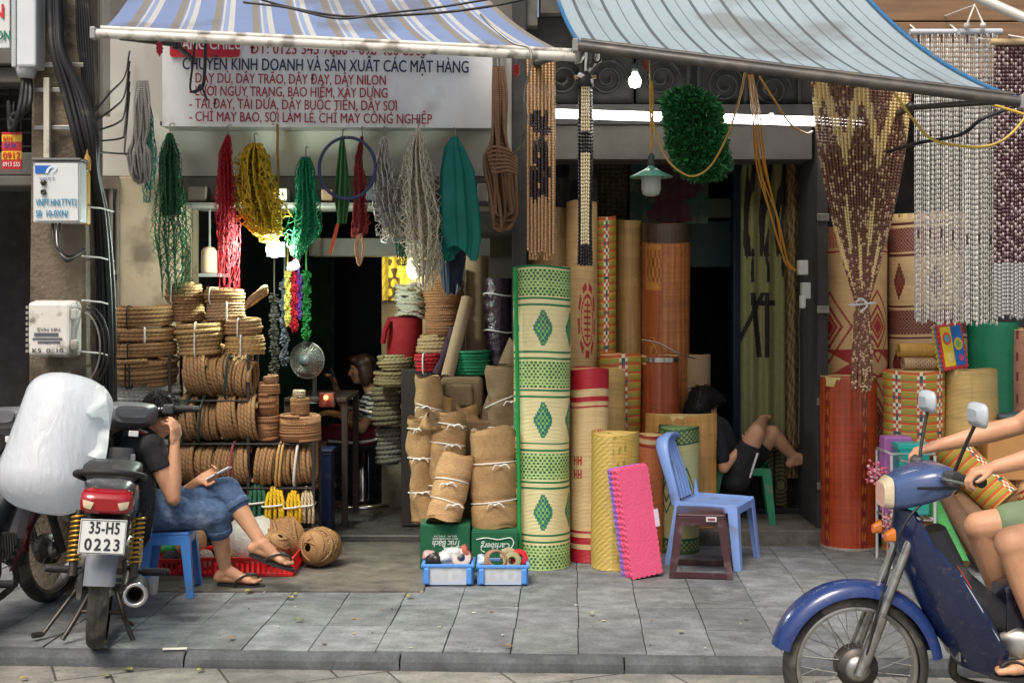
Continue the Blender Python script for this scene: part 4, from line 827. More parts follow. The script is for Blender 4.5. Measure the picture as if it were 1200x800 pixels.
# ================================================================ mat rolls
def roll(x0, x1, yt, yb, label, pattern, d=None, zb=0., rd=None, name='mat_roll', group='mat rolls standing in front of the shop', m=None, lean=(0, 0), nu=96, nv=160, endcol=S(196, 170, 110), cat='mat roll', t_=.006, ret=False, ztop=None):
    """upright roll whose silhouette covers x0..x1; pattern(a, v) -> rgb, a = arc angle seen from the front (-pi..pi), v = 0 top .. 1 bottom"""
    if d is None:
        r = .1
        for _ in range(6): d = D(yb, zb)+r; r = (x1-x0)/2*d/F
    r = (x1-x0)/2*d/F; ry = rd or r; cx = X((x0+x1)/2, d); z1 = ztop or Z(yt, d-ry*.5); hh = z1-zb
    A = np.linspace(-PI, PI, nu+1); Vv = np.linspace(0, 1, nv+1)
    off = lambda v: np.array([lean[0]*(1-v), lean[1]*(1-v)])
    g = np.zeros((nv+1, nu+1, 3)); wob = RNG.uniform(0, 6, 3)
    for j, v in enumerate(Vv):
        ox, oy = off(v); sw = 1+.014*np.sin(A*3+wob[0]+v*4)+.014*math.sin(v*7+wob[1])+.008*np.sin(A*5+v*13+wob[2])+.012*(v > .985)-.008*(v < .015)
        g[j] = np.stack([cx+ox+r*np.sin(A)*sw, d+oy-ry*np.cos(A)*sw, np.full(nu+1, z1-hh*v)+.008*np.sin(A*2+wob[2])*(1-v)], -1)
    AM, VM = np.meshgrid((A[:-1]+A[1:])/2, (Vv[:-1]+Vv[1:])/2); col = pattern(AM, VM)
    uv = np.stack(np.broadcast_arrays(A[None]*r, (1-Vv)[:, None]*hh), -1)
    mb = MB(); mb.grid(g, col=col, uv=uv, flip=False)
    t = thing(name, label, cat, (cx, d, zb), 0, group); part('outer_layer', mb, m or m_weave, t)
    e = MB(); n = 200; turns = max(3, min(9, r*.7/.012)); th = np.linspace(0, turns*2*PI, n); q = th/th[-1]; ox, oy = off(0)
    k = 1-.72*q
    inner = np.stack([cx+ox+(r*k-t_*.5)*np.sin(th+PI), d+oy-(ry*k-t_*.5)*np.cos(th+PI), np.full(n, z1-.003)], -1); outer = np.stack([cx+ox+(r*k+t_*.4)*np.sin(th+PI), d+oy-(ry*k+t_*.4)*np.cos(th+PI), np.full(n, z1-.003)], -1)
    dn = inner.copy(); dn[:, 2] -= .06; do = outer.copy(); do[:, 2] -= .06
    e.grid(np.array([do, outer, inner, dn]), col=endcol); e.lathe([(1e-4, z1-.06), (.97, z1-.06)], 32, (0, 0, 0), None, S(40, 32, 24)) if False else None
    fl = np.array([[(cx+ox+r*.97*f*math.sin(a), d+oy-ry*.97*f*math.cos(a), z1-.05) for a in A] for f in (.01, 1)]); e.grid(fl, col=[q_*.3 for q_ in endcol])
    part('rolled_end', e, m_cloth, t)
    return t
def flat(c, c2=None, rows=0, amp=.06):
    c = np.array(c)
    def f(A, Vm):
        rs = np.random.default_rng(int(abs(c[0])*1e5) % 9973); n = rs.normal(size=(Vm.shape[0], 1))*amp+rs.normal(size=(1, Vm.shape[1]))*amp*.5+1
        return np.clip(c[None, None]*n[..., None], 0, 1)
    return f
def put(C, mask, col): C[mask] = np.array(col); return C
CRM = S(228, 216, 160); GRN = S(22, 118, 66)
def green_mat(A, Vm):
    y = 312+Vm*356; a = A*33; C = np.tile(np.array(CRM), (*A.shape, 1)); yy = (y-312) % 107.5
    course = (np.floor(y/3.2) % 2); C *= (1-.05*course)[..., None]
    for q in (1.2, 38.5, 46, 101, ): put(C, np.abs(yy-q) < 1.25, GRN)
    lat = (yy > 4.5) & (yy < 36); put(C, lat, S(176, 206, 130))
    ry_ = np.floor((yy-4.5)/3.5); sh = (ry_ % 2)*2.6; dot = (np.abs(((a+sh) % 5.2)-2.6) < 1.35) & (np.abs(((yy-4.5) % 3.5)-1.75) < 1.15); put(C, lat & dot, S(22, 84, 44))
    ax = ((a+20) % 41.4)-20.7; ady = np.abs(yy-73.5); st = np.floor(ady/3.6)*3.6; dm = (np.abs(ax)+st*.5 < 11.2) & (ady < 21)
    put(C, dm, S(26, 124, 96)); put(C, dm & (np.abs(ax)+st*.5 < 8.0), S(120, 186, 92)); chk = ((np.floor((ax+30)/2.4)+np.floor((yy)/3.6)) % 2) < 1; put(C, dm & (np.abs(ax)+st*.5 < 8.2) & chk, S(24, 92, 96))
    return C
t = roll(602, 668, 312, 668, 'tall green and cream patterned mat roll with diamond bands beside the burlap', green_mat, nu=216, nv=420, t_=.008, endcol=S(210, 206, 150))
s = MB(); rr = .168; pts = [P(603.5, 313, 7.58), P(605, 380, 7.585), P(606.5, 470, 7.575), P(608, 560, 7.56), P(609, 667, 7.55)]; s.tube(spline(pts, 8), .013, 7, col=S(26, 140, 66)); part('edge_binding', s, m_cloth, t)
WR, WC = S(176, 24, 44), S(214, 188, 138)
def red_mat(A, Vm):
    y = 432+Vm*236; C = flat(WC)(A, Vm)
    for a, b in ((425, 457), (466, 472), (477, 479.5), (629, 632), (637, 645), (652, 669)): put(C, (y > a) & (y < b), WR)
    a = A*22.5
    for cx, cy in ((-19, 543), (-13, 543), (-19, 560), (-13, 560), (8, 511), (14, 511)):
        bx, by = a-cx, y-cy; put(C, (np.abs(by) < 5.5) & ((np.abs(bx+2) < .8) | (np.abs(bx-1.6) < .8) | ((np.abs(by) < 1) & (np.abs(bx) < 2.4))), WR)
    return C
roll(668, 713, 432, 661, 'straw mat roll with broad red bands at both ends', red_mat, nu=150, nv=230, d=7.86, endcol=S(206, 150, 90))
YEL = S(196, 168, 74)
def yellow_mat(A, Vm):
    y = 508+Vm*162; a = A*37; C = flat(S(192, 164, 78), amp=.05)(A, Vm); w_ = ((y+a*.7) % 7) < 3; left = (a < -8)
    put(C, left & w_, S(214, 190, 104)); sq = (np.abs(np.sin(a*.33+np.sin(y*.06)))*np.abs(np.sin(y*.17+a*.05)) > .72) & (a > -6) & (a < 16); put(C, sq, S(150, 142, 50)); return C
roll(693, 748, 508, 671, 'short golden reed mat roll with faint olive motifs', yellow_mat, d=7.66, nu=120, nv=160, endcol=S(206, 176, 96))
def fruit_stripe(A, Vm, w=24, ypx=160, chkx=(0.,), scale=1.):
    y = Vm*ypx; a = A*w; C = np.tile(np.array(S(176, 156, 62)), (*A.shape, 1)); k = y % 9.5
    put(C, k < 3.0, S(206, 96, 44)); put(C, (k >= 3.0) & (k < 4.0), S(214, 176, 84)); put(C, (k >= 7.8), S(150, 150, 60))
    for cx in chkx:
        b = (a-cx); s_ = np.abs(b) < 5.2; ch = ((np.floor((b+50)/3.45)+np.floor(y/4.0)) % 2) < 1
        put(C, s_, S(206, 84, 44)); put(C, s_ & ch, S(226, 226, 200)); put(C, s_ & ~ch & ((np.floor(y/4.0) % 4) == 1), S(40, 90, 56)); put(C, s_ & ch & ((np.floor(y/4.0) % 5) == 2), S(50, 100, 120))
    return C
roll(700, 733, 433, 640, 'pale honey coloured reed roll behind the red banded one', flat(S(206, 168, 100)), d=8.36, zb=.1, nu=60, nv=60)
roll(692, 722, 254, 600, 'tall olive and orange striped roll with a checked strip, rear row', lambda A, v: fruit_stripe(A, v, 24, 346, (4.,)), d=8.85, zb=.1, rd=.1, nu=120, nv=420)
roll(703, 751, 415, 600, 'short olive and orange striped roll with a checked strip in front of the brown one', lambda A, v: fruit_stripe(A, v, 24, 185, (2.,)), d=8.6, zb=.1, rd=.1, nu=150, nv=230)
def brown_bamboo(base):
    def f(A, Vm):
        C = flat(base, amp=.08)(A, Vm); st = (np.floor((A+PI)/(2*PI)*60) % 3); C *= (np.where(st == 0, .78, np.where(st == 1, 1., 1.12)))[..., None]; return np.clip(C, 0, 1)
    return f
BRN = S(168, 88, 48)
m_bamboo = mat('varnished_bamboo', 'attr', .3, nz=(3, .14), kind='wood', kp=(70, 70, 2.2), coat=.3)
def carved(A, Vm):
    C = flat(S(172, 106, 58), amp=.07)(A, Vm); a = np.degrees(A); st = (np.floor((a+180)/8) % 2); C *= (np.where((st == 0), .78, 1.08))[..., None]
    put(C, Vm < .065, S(72, 56, 44)); pan = (a < -18) & (Vm > .07); put(C, pan, S(156, 84, 44))
    bx = (a+40)/24; by = (Vm-.5)*9; rr = np.hypot(bx, by); put(C, pan & (rr < 1), S(190, 128, 66)); put(C, pan & (rr < .8) & (np.sin(bx*9)*np.sin(by*9) > .1), S(150, 84, 42)); put(C, pan & (np.abs(rr-.9) < .05), S(140, 70, 34))
    put(C, pan & (np.abs(by+3.2) < .75) & (np.abs(bx-.2) < 1.1), S(188, 124, 62)); put(C, pan & (np.abs(by+3.2) < .5) & (np.abs(bx-.2) < .8) & (np.sin(bx*14)*np.sin(by*11) > 0), S(146, 80, 40)); return np.clip(C, 0, 1)
roll(752, 808, 262, 600, 'tall varnished bamboo roll with carved round medallion, rear row', carved, d=8.95, zb=.1, nu=150, nv=180, m=m_bamboo, endcol=S(120, 80, 50))
roll(719, 753, 258, 600, 'tall plain tan bamboo roll left of the carved one', flat(S(170, 134, 82), amp=.07), d=9.05, zb=.1, rd=.12, nu=60, nv=40, m=m_bamboo)
def emblem(A, Vm):
    C = flat(S(196, 160, 108), amp=.05)(A, Vm); y = 240+Vm*360; a = A*26; bx, by = (a-8)/16, (y-375)/42; r_ = np.hypot(bx, by); th = np.arctan2(by, bx)
    put(C, (np.abs(r_-.92) < .1) & (np.sin(th*9) > -.5), S(168, 40, 32)); put(C, (np.abs(r_-.66) < .045), S(168, 40, 32)); put(C, (r_ < .52) & (np.abs((by*6) % 1-.5) < .2) & (np.abs(bx) < .36), S(168, 40, 32)); put(C, (r_ < .55) & (np.abs(bx) < .06), S(168, 40, 32)); return C
roll(664, 700, 236, 600, 'tall straw roll with a red round emblem behind the green roll', emblem, d=8.72, zb=.1, rd=.1, nu=170, nv=260)
roll(614, 678, 244, 600, 'tall plain brownish bamboo roll behind the bead panel', flat(S(150, 118, 78), amp=.09), d=8.95, zb=.1, nu=60, nv=30, m=m_bamboo)
t = roll(750, 796, 416, 600, 'short red brown bamboo roll with a silver band at its top', brown_bamboo(S(150, 72, 42)), d=8.64, zb=.1, rd=.12, nu=90, nv=60, m=m_bamboo)
s = MB(); r = 23.4*8.64/F; s.lathe([(1., 0), (1., .03)], 40, (0, 0, 0)); s.v = [s.v[0]*np.array([[r, .124, 1]])+np.array([[X(773, 8.64), 8.64, Z(424, 8.56)]])]; part('band', s, m_chrome, t)
roll(795, 832, 416, 600, 'short plain greyish tan roll behind the sitting person', flat(S(156, 130, 98), amp=.04), d=8.95, zb=.1, rd=.1, nu=40, nv=20, m=m_card)
roll(757, 840, 486, 648, 'wide short golden bamboo roll in front of the sitting person', flat(S(196, 146, 78), amp=.06), d=8.42, zb=.1, rd=.075, nu=70, nv=30, m=m_bamboo)
def orange_band(A, Vm):
    C = flat(S(196, 110, 58), amp=.05)(A, Vm); y = Vm*100; put(C, (y % 8 < 2) & (y < 12), S(150, 40, 30)); put(C, (np.abs(y-5) < 1.5), S(206, 180, 140)); return C
roll(744, 777, 509, 655, 'short orange roll with dark striped rim behind the pink foam mats', orange_band, d=8.06, nu=60, nv=90)
def green_lozenge(A, Vm):
    y = 500+Vm*150; a = A*23; C = flat(S(186, 182, 126), amp=.04)(A, Vm); g_ = S(44, 84, 48); rim = (y < 517) | (y > 634)
    put(C, rim, S(150, 160, 100)); put(C, rim & ((np.abs(((a+y) % 6)-3) < 1) | (np.abs(((a-y) % 6)-3) < 1)), g_)
    for q in (501.5, 518, 633, 648): put(C, np.abs(y-q) < 1.1, g_)
    bx, by = (a-6)/11, (y-574)/27; r1 = np.abs(bx)+np.abs(by)
    for q, w_ in ((1, .08), (.62, .08), (.25, .12)): put(C, np.abs(r1-q) < w_, g_)
    bx = (a+18)/11; r1 = np.abs(bx)+np.abs(by); put(C, np.abs(r1-1) < .08, g_); put(C, np.abs(r1-.5) < .08, g_); return C
roll(772, 819, 501, 650, 'short sage green roll with dark lozenges behind the blue chair', green_lozenge, d=8.13, nu=170, nv=220, endcol=S(110, 130, 80))
s = MB(); s.tube(spline([P(752, 398, 8.6), P(772, 402, 8.55), P(795, 414, 8.5), P(815, 420, 8.6)], 6), .005, 5); solo('wire', s, m_steel, 'thin pale wire lying across the bamboo roll tops', 'wire')
# right-hand group
def lacquer(A, Vm):
    C = flat(S(166, 64, 30), amp=.09)(A, Vm); a = np.degrees(A); C *= (np.where((np.floor((a+180)/6) % 2) == 0, .9, 1.06))[..., None]
    for cx in (18., -62.):
        b = np.abs(a-cx); put(C, b < 8, S(124, 42, 24)); put(C, (b < 5) & (np.sin(Vm*70)+np.sin(a*.9+Vm*30) > .5), S(178, 96, 46))
    put(C, Vm > .985, S(150, 140, 130)); return np.clip(C, 0, 1)
t = roll(962, 1027, 441, 646, 'glossy red lacquered bamboo roll beneath the tied bead curtain', lacquer, nu=170, nv=200, m=m_bamboo, group='rolls at the right shop front')
s = MB(); r = 32.8*8.27/F; s.lathe([(r, 0), (r+.003, .004), (r+.003, .03), (r, .034)], 44, (X(994.5, 8.28), 8.28, Z(450, 8.1))); part('band', s, m_chrome, t)
def carpet_red(A, Vm):
    y = 265+Vm*380; a = A*38; C = flat(S(212, 172, 118), amp=.03)(A, Vm); R1 = S(160, 40, 30)
    put(C, (y < 292) & ((np.floor(a/2)+np.floor(y/2)) % 2 < 1), R1); put(C, np.abs(y-296) < 1.6, R1)
    for cy in (390, 505, 620):
        bx, by = (((a+8) % 56)-28)/26, (y-cy)/44; r1 = np.abs(bx)+np.abs(by)
        for q, w_ in ((1., .05), (.58, .06), (.34, .06), (.12, .12)): put(C, np.abs(r1-q) < w_, R1)
        by2 = (y-cy-46)/18; bx2 = ((a+36) % 56)/28-1; put(C, (np.abs(by2) < 1) & ((np.abs(np.abs(bx2)-np.abs(by2)) < .16) | ((np.abs(bx2) < np.abs(by2)*.8) & (np.abs(by2) > .25))), R1)
    return C
roll(959, 1038, 266, 600, 'tall tan mat roll with red diamonds behind the tied bead curtain', carpet_red, d=8.62, zb=.06, nu=240, nv=330, group='rolls at the right shop front')
def carpet_maroon(A, Vm):
    y = 250+Vm*350; a = A*44; C = flat(S(206, 176, 130), amp=.03)(A, Vm); R1 = S(92, 30, 34); k = (y-265) % 92
    bd = (k < 27); put(C, bd, S(150, 104, 84)); put(C, bd & ((np.floor((a)/2.2)+np.floor(k/2.2)) % 2 < 1), R1)
    for q in (-4, 31): put(C, (np.abs(k-q) < 1.3) | (np.abs(k-q-92) < 1.3), R1)
    ax = ((a+24) % 46)-23; dd = np.abs(ax)/9+np.floor(np.abs(k-60)/4)*4/19; put(C, dd < 1, R1); put(C, (dd < .7) & ((np.floor((ax+40)/3)+np.floor(k/4)) % 2 < 1), S(150, 70, 60)); return C
roll(1042, 1131, 250, 600, 'tall tan mat roll with maroon lattice bands behind the glass beads', carpet_maroon, d=8.66, zb=.06, rd=.2, nu=280, nv=340, group='rolls at the right shop front')
m_gplas = mat('green_plastic_sheet', S(24, 122, 88), .3, nz=(4, .12), bump=(5, .3, .03), coat=.3, dirt=(1.5, .55, S(90, 180, 140), .3))
roll(1128, 1193, 378, 600, 'tall smooth green plastic sheet roll below the bead strings', flat(S(30, 130, 90)), d=8.75, zb=.06, rd=.18, m=m_gplas, nu=40, nv=30, group='rolls at the right shop front', endcol=S(30, 130, 90))
roll(1188, 1240, 386, 600, 'faded pink patterned roll at the far right edge', lambda A, v: put(flat(S(196, 140, 120))(A, v), (np.sin(A*14) > .5) & (np.sin(v*60) > .2), S(130, 60, 62)), d=8.6, zb=.06, nu=90, nv=90, group='rolls at the right shop front')
roll(1035, 1106, 434, 640, 'broad olive and orange checked roll below the small gold rolls', lambda A, v: fruit_stripe(A, v, 36, 206, (-28., 1., 28.)), d=8.15, rd=.14, nu=230, nv=250, group='rolls at the right shop front')
roll(1107, 1168, 434, 640, 'pale golden plain roll carrying the colourful foam mat', flat(S(210, 180, 112), amp=.04), d=8.15, rd=.15, nu=60, nv=40, group='rolls at the right shop front')
for k, (x0, x1, y0, y1, cc, lb) in enumerate(((1053, 1112, 402, 418, S(196, 150, 66), 'small plain gold roll lying on a patterned one under the glass beads'), (1058, 1116, 418, 433, S(190, 160, 120), 'small dotted roll lying beneath the plain gold one'))):
    d = 8.12; c0, c1 = P(x0, (y0+y1)/2, d), P(x1, (y0+y1)/2, d); r = (y1-y0)/2*d/F; mb = MB(); n = 90; a = np.linspace(0, 2*PI, 41)
    g = np.array([[(x, d-r*math.cos(q), c0.z+r*math.sin(q)) for q in a] for x in np.linspace(c0.x, c1.x, n+1)])
    AM, XM = np.meshgrid((a[:-1]+a[1:])/2, np.arange(n)); col = flat(cc)(AM, XM)
    if k: put(col, (np.sin(AM*9+XM) > .3) & ((XM % 4) < 2) & (XM > 18), S(120, 84, 66))
    mb.grid(g, col=col); t = thing('small_mat_roll', lb, 'mat roll', (c0.x, d, c0.z-r), 0, 'small rolls laid on the checked roll'); part('outer_layer', mb, m_weave, t)
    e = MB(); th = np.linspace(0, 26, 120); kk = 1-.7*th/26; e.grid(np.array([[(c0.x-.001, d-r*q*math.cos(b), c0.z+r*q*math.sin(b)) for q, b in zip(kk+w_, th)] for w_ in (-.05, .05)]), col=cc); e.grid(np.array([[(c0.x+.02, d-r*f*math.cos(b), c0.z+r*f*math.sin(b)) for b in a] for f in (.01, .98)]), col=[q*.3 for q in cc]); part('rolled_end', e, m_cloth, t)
# foam puzzle mats
def jig(n, w_, h_, amp, side='xz'):
    pts = []
    def edge(p, q, k):
        p, q = np.array(p, float), np.array(q, float); d_ = (q-p)/np.linalg.norm(q-p); nn = np.array([d_[1], -d_[0]])
        for i in range(k*6): u = i/(k*6); pts.append(p+(q-p)*u+nn*amp*(1 if math.sin(u*k*2*PI) > 0 else -.0))
    edge((0, 0), (w_, 0), max(2, int(n*w_/h_))); edge((w_, 0), (w_, h_), n); edge((w_, h_), (0, h_), max(2, int(n*w_/h_))); edge((0, h_), (0, 0), n); return [tuple(p) for p in pts]
m_foam = mat('eva_foam', 'attr', .6, nz=(30, .05), kind='weave', kp=(.012,))
m_foamd = mat('embossed_foam', 'attr', .55, nz=(90, .12), bump=(70, .6, .006))
t = thing('foam_mats', 'stack of pink and purple jigsaw foam floor mats leaning on the rolls', 'foam mats', P(757, 672, 7.5), 0)
M = rot('Z', 38) @ rot('X', -9); c = V((X(741, 7.36), 7.30, .008)); M = rot('Z', 28) @ rot('X', -7) @ rot('Y', -5)
for k in range(6):
    mb = MB(); cc = S(232, 92, 130) if k < 4 else S(150, 110, 200)
    o_ = c+M @ V((RNG.uniform(-.006, .006)-k*.0, k*.019, RNG.uniform(-.004, .004))); mb.prism(jig(19, .205, .62, .005), 0, .0175, M, tuple(o_), cc); part('foam_mat', mb, m_foamd, t)
s = MB(); o_ = c+M @ V((.2, -.003, .26)); s.prism([(0, 0), (.03, 0), (.03, .10), (0, .10)], 0, .002, M, tuple(o_), S(220, 205, 215)); part('label', s, m_cloth, t)
t = thing('foam_mats', 'colourful yellow and blue foam puzzle mat on top of the pale gold roll', 'foam mats', P(1125, 433, 8.1))
M = rot('Z', 24) @ rot('Y', -5) @ rot('X', -8); c = P(1107, 433, 8.02)
for k in range(3):
    mb = MB(); mb.prism(jig(9, .19, .28, .009), 0, .016, M, tuple(c+M @ V((0, k*.018, 0))), (S(206, 60, 60), S(90, 150, 200), S(226, 190, 60))[k]); part('foam_mat', mb, m_foamd, t)
s = MB()
for x, z, w_, h_, cc in ((.012, .015, .085, .25, S(232, 200, 50)), (.1, .015, .08, .25, S(30, 110, 190))): s.prism([(x, z), (x+w_, z), (x+w_, z+h_), (x, z+h_)], -.003, -.0005, M, tuple(c), cc)
for x, z, r, cc, sd_ in ((.055, .19, .035, S(220, 90, 60), 10), (.055, .19, .02, S(80, 170, 190), 10), (.06, .075, .026, S(236, 214, 120), 10), (.14, .15, .034, S(230, 200, 60), 14), (.14, .15, .02, S(120, 180, 90), 14), (.145, .06, .018, S(220, 80, 120), 10)): s.prism([(x+r*math.cos(a), z+r*1.2*math.sin(a)) for a in np.linspace(0, 2*PI, sd_, endpoint=False)], -.005 if r > .022 else -.007, -.002, M, tuple(c), cc)
part('shapes', s, m_foamd, t)
# ================================================================ bead curtains
def bead_curtain(name, label, tops, path_fn, n, cols, size, r, group=None, rail=None, cat='bead curtain', d=7.6, nn=5, tie=None, m=None, neck=.35):
    mb = MB()
    for k in range(n): mb.beads(path_fn(k), size, r(k) if callable(r) else r, cols(k), nn, neck)
    p0, p1 = path_fn(0), path_fn(n-1); t = thing(name, label, cat, (p0[0]+p1[0])/2*1.0, 0, group); part('strings', mb, m or m_bead, t)
    s = MB(); a, b = V(p0[0]), V(p1[0]); e = (b-a).normalized(); s.tube([a-e*.03+V((0, 0, .008)), b+e*.03+V((0, 0, .008))], .012 if rail is None else rail[1], 8, col=S(180, 150, 100) if rail is None else rail[0]); part('rail', s, m_plas, t)
    return t
BK, GD = S(120, 72, 46), S(240, 210, 142); BK_GLINT = S(206, 168, 130)  # last tone: scattered pale beads, painting white glints into the bead colour
N1 = 74
def vpath(k):
    u = k/(N1-1); dd = 7.55+.03*math.sin(k*2.1); row = (k % 2); xt = 950+118*u+RNG.uniform(-.5, .5); yt = 84+u*10
    xw = 1010+(u-.5)*13+RNG.uniform(-1.5, 1.5); end = 448+RNG.uniform(-16, 12)
    b = (u-.5)*2; xm_ = 1010+b*37
    return [P(xt, yt, dd), P(1010+b*51, 170, dd), P(xm_, 245, dd), P(1010+b*22, 305, dd-.02), P(xw, 356, dd-.03), P(1010+b*9, 370, dd-.03), P(1010+b*11+RNG.uniform(-2, 2), 410, dd-.02), P(1010+b*10+RNG.uniform(-3, 3), end, dd)]
_paths = [spline(vpath(k), 6) for k in range(N1)]
def vcols(k):
    u = k/(N1-1); z = 1-abs((((u-.1)*2.5) % 1)*2-1)
    def f(i, t):
        y = 90+t*360
        a1 = 96+z*86; a2 = 225+(1-z)*70; a3 = 362+z*30
        if abs(y-a1) < 19 or (0 <= y-a2 < 52 and k % 5 in (0, 2)) or (0 < y-a3 < 30 and k % 3 == 0): return np.array(GD)
        return np.array(BK_GLINT if RNG.random() < .22 else BK)
    return f
t = bead_curtain('bead_curtain', 'dark brown and gold zigzag bead curtain gathered by a white tie', None, lambda k: _paths[k], N1, vcols, .019, .0078, None)
s = tie_mb(P(1010, 356, 7.53), (1, 0, .12), (0, 1, 0), .072, .06, .006); s.tube(spline([P(1003, 354, 7.45), P(1010, 350, 7.43), P(1016, 358, 7.43), P(1008, 366, 7.44)], 5), .006, 5); part('tie', s, m_white, t)
s = MB(); a, b = _paths[0][0], _paths[-1][0]
for q in (.15, .85): p = a.lerp(b, q); s.tube([p+V((0, 0, .01)), V((p.x, 8.45, p.z+.25))], .005, 5)
part('hanger', s, m_steel, t)
def straight(x0, x1, yt, yb, d, n, jx=.5, je=4):
    pp = []
    for k in range(n):
        x = x0+(x1-x0)*k/(n-1); xe = x+RNG.uniform(-1, 1)*jx; e = yb+RNG.uniform(-je, je); dd = d+.012*((k % 3)-1)
        pp.append([P(x, yt, dd), P(x+RNG.uniform(-.3, .3), (yt+yb)/2, dd), P(xe, e, dd)])
    return pp
m_crystal = mat('glass_beads', 'attr', .12, nz=(80, .2), coat=.5)
CL = [S(226, 222, 214), S(204, 200, 194), S(236, 234, 228)]
def clear_cols(k):
    dark = (k % 6 == 2); 
    def f(i, t): return np.array(S(92, 74, 76)) if dark and (i//5) % 4 == 0 and i % 5 < 2 else np.array(CL[(i+k) % 3 if k % 2 else 1])*(1 if k % 4 else .8)
    return f
RC = lambda k: .0082 if k % 5 == 2 else .0046
pp = straight(1072, 1128, 39, 378, 7.9, 26); bead_curtain('bead_curtain', 'clear glass bead strings left of the green roll, hung behind the zigzag curtain', None, lambda k: pp[k], 26, clear_cols, .030, RC, 'clear glass bead curtains', (S(200, 204, 210), .018), m=m_crystal)
pp2 = straight(1129, 1168, 39, 379, 7.7, 18); t = bead_curtain('bead_curtain', 'clear glass bead strings hanging over the green plastic roll', None, lambda k: pp2[k], 18, clear_cols, .030, RC, 'clear glass bead curtains', (S(196, 200, 208), .02), m=m_crystal)
s = MB(); s.tube([P(1132, 32, 7.68), P(1142, 6, 7.68), P(1153, 30, 7.68)], .008, 6); s.ell(P(1133, 30, 7.66), .018); s.ell(P(1152, 30, 7.66), .018); s.tube([P(1142, 6, 7.68), V((X(1142, 7.7), 8.3, Z(-4, 7.7)))], .005, 5); part('hanger', s, m_white, t)
s = MB(); s.tube([P(1076, 38, 7.9), V((X(1076, 8.1), 8.3, Z(16, 8.0)))], .006, 5); s.tube([P(1124, 38, 7.9), V((X(1124, 8.1), 8.3, Z(16, 8.0)))], .006, 5)
solo('cord', s, m_white, 'pair of white cords holding up the clear bead rail', 'cord')
def maroon_cols(k):
    def f(i, t): return np.array(S(178, 160, 158) if (i+k) % 2 == 0 and RNG.random() < .55 else S(76, 42, 50)) if t < .8 else np.array(S(170, 168, 166))
    return f
pp3 = straight(1166, 1236, 51, 372, 7.5, 44); t = bead_curtain('bead_curtain', 'dense maroon bead curtain at the right edge under a wooden rail', None, lambda k: pp3[k], 44, maroon_cols, .022, .0078, None, (S(196, 170, 128), .02))
s = MB(); s.tube([P(1172, 50, 7.5), V((X(1172, 7.6), 8.25, Z(20, 7.7)))], .006, 5); s.tube([P(1230, 50, 7.5), V((X(1230, 7.6), 8.25, Z(20, 7.7)))], .006, 5); part('hanger', s, m_white, t)
# tan bead panel with dark brush glyph
TB, DB = S(196, 154, 108), S(50, 30, 34)
def glyph(px, py):
    def seg(ax, ay, bx, by, w_):
        vx, vy = bx-ax, by-ay; t = max(0, min(1, ((px-ax)*vx+(py-ay)*vy)/(vx*vx+vy*vy))); return math.hypot(px-ax-vx*t, (py-ay-vy*t)) < w_*1.25
    G = [(628, 136, 634, 152, 5), (641, 134, 636, 150, 2.2), (625, 146, 640, 152, 4), (628, 152, 637, 157, 3), (634, 165, 638, 172, 3), (628, 170, 627, 188, 3), (627, 188, 634, 192, 2.4), (635, 176, 634, 190, 2), (638, 176, 641, 205, 3.2), (626, 200, 625, 230, 3.6), (626, 200, 634, 198, 3), (634, 200, 633, 212, 2.4), (628, 214, 635, 214, 2.6), (635, 214, 634, 230, 2.6), (625, 232, 634, 230, 2.6), (640, 205, 641, 232, 1.6)]
    return any(seg(*q) for q in G)
pp4 = straight(618.5, 649.5, 64, 300, 7.6, 23, .4, 7)
def tcols(k):
    x = 618.5+31*k/22
    return lambda i, t: np.array(DB if glyph(x, 64+t*236) else TB)*(1 if (i+k) % 2 else .86)
t = bead_curtain('bead_curtain', 'narrow tan bead panel with a dark brush character beside the brown hank', None, lambda k: pp4[k], 23, tcols, .0165, .0088, None, None, neck=.62)
s = MB(); s.tube([P(622, 63, 7.6), V((X(622, 7.7), 8.34, Z(40, 7.8)))], .006, 5); s.tube([P(646, 63, 7.6), V((X(646, 7.7), 8.34, Z(40, 7.8)))], .006, 5); part('hanger', s, m_steel, t)
pp5 = []
for k in range(18):
    u = k/17*2-1; h_ = (-.03 if k in (4, 7, 10, 13) else (k % 3)*.015); pp5.append(spline([P(686+u*7, 92, 7.7+h_), P(686+u*8, 180, 7.7+h_), P(685.5+u*7, 260, 7.7+h_), P(685.5+u*8, 311+RNG.uniform(-3, 1), 7.7+h_)], 5))
t = bead_curtain('bead_curtain', 'bunched black and cream bead strands hanging beside the tan bead panel', None, lambda k: pp5[k], 18, lambda k: (lambda i, t: np.array(S(236, 216, 174) if (k in (4, 7, 10, 13) and t < .88 and not .28 < t < .4) else S(32, 28, 32))), .021, .0075, None, None)
s = MB(); s.lathe([(.001, .045), (.02, .04), (.045, -.005), (.05, -.05), (.0455, -.055)], 16, P(686, 92, 7.7)); part('knot', s, m_black, t)
s = MB(); s.box(P(686, 92, 7.68), (.1, .03, .03), .008, rot('Y', 30)); s.tube([P(686, 90, 7.7), P(687, 62, 7.72), V((X(687, 7.8), 8.48, Z(50, 7.8)))], .008, 6); part('hanger', s, m_white, t)
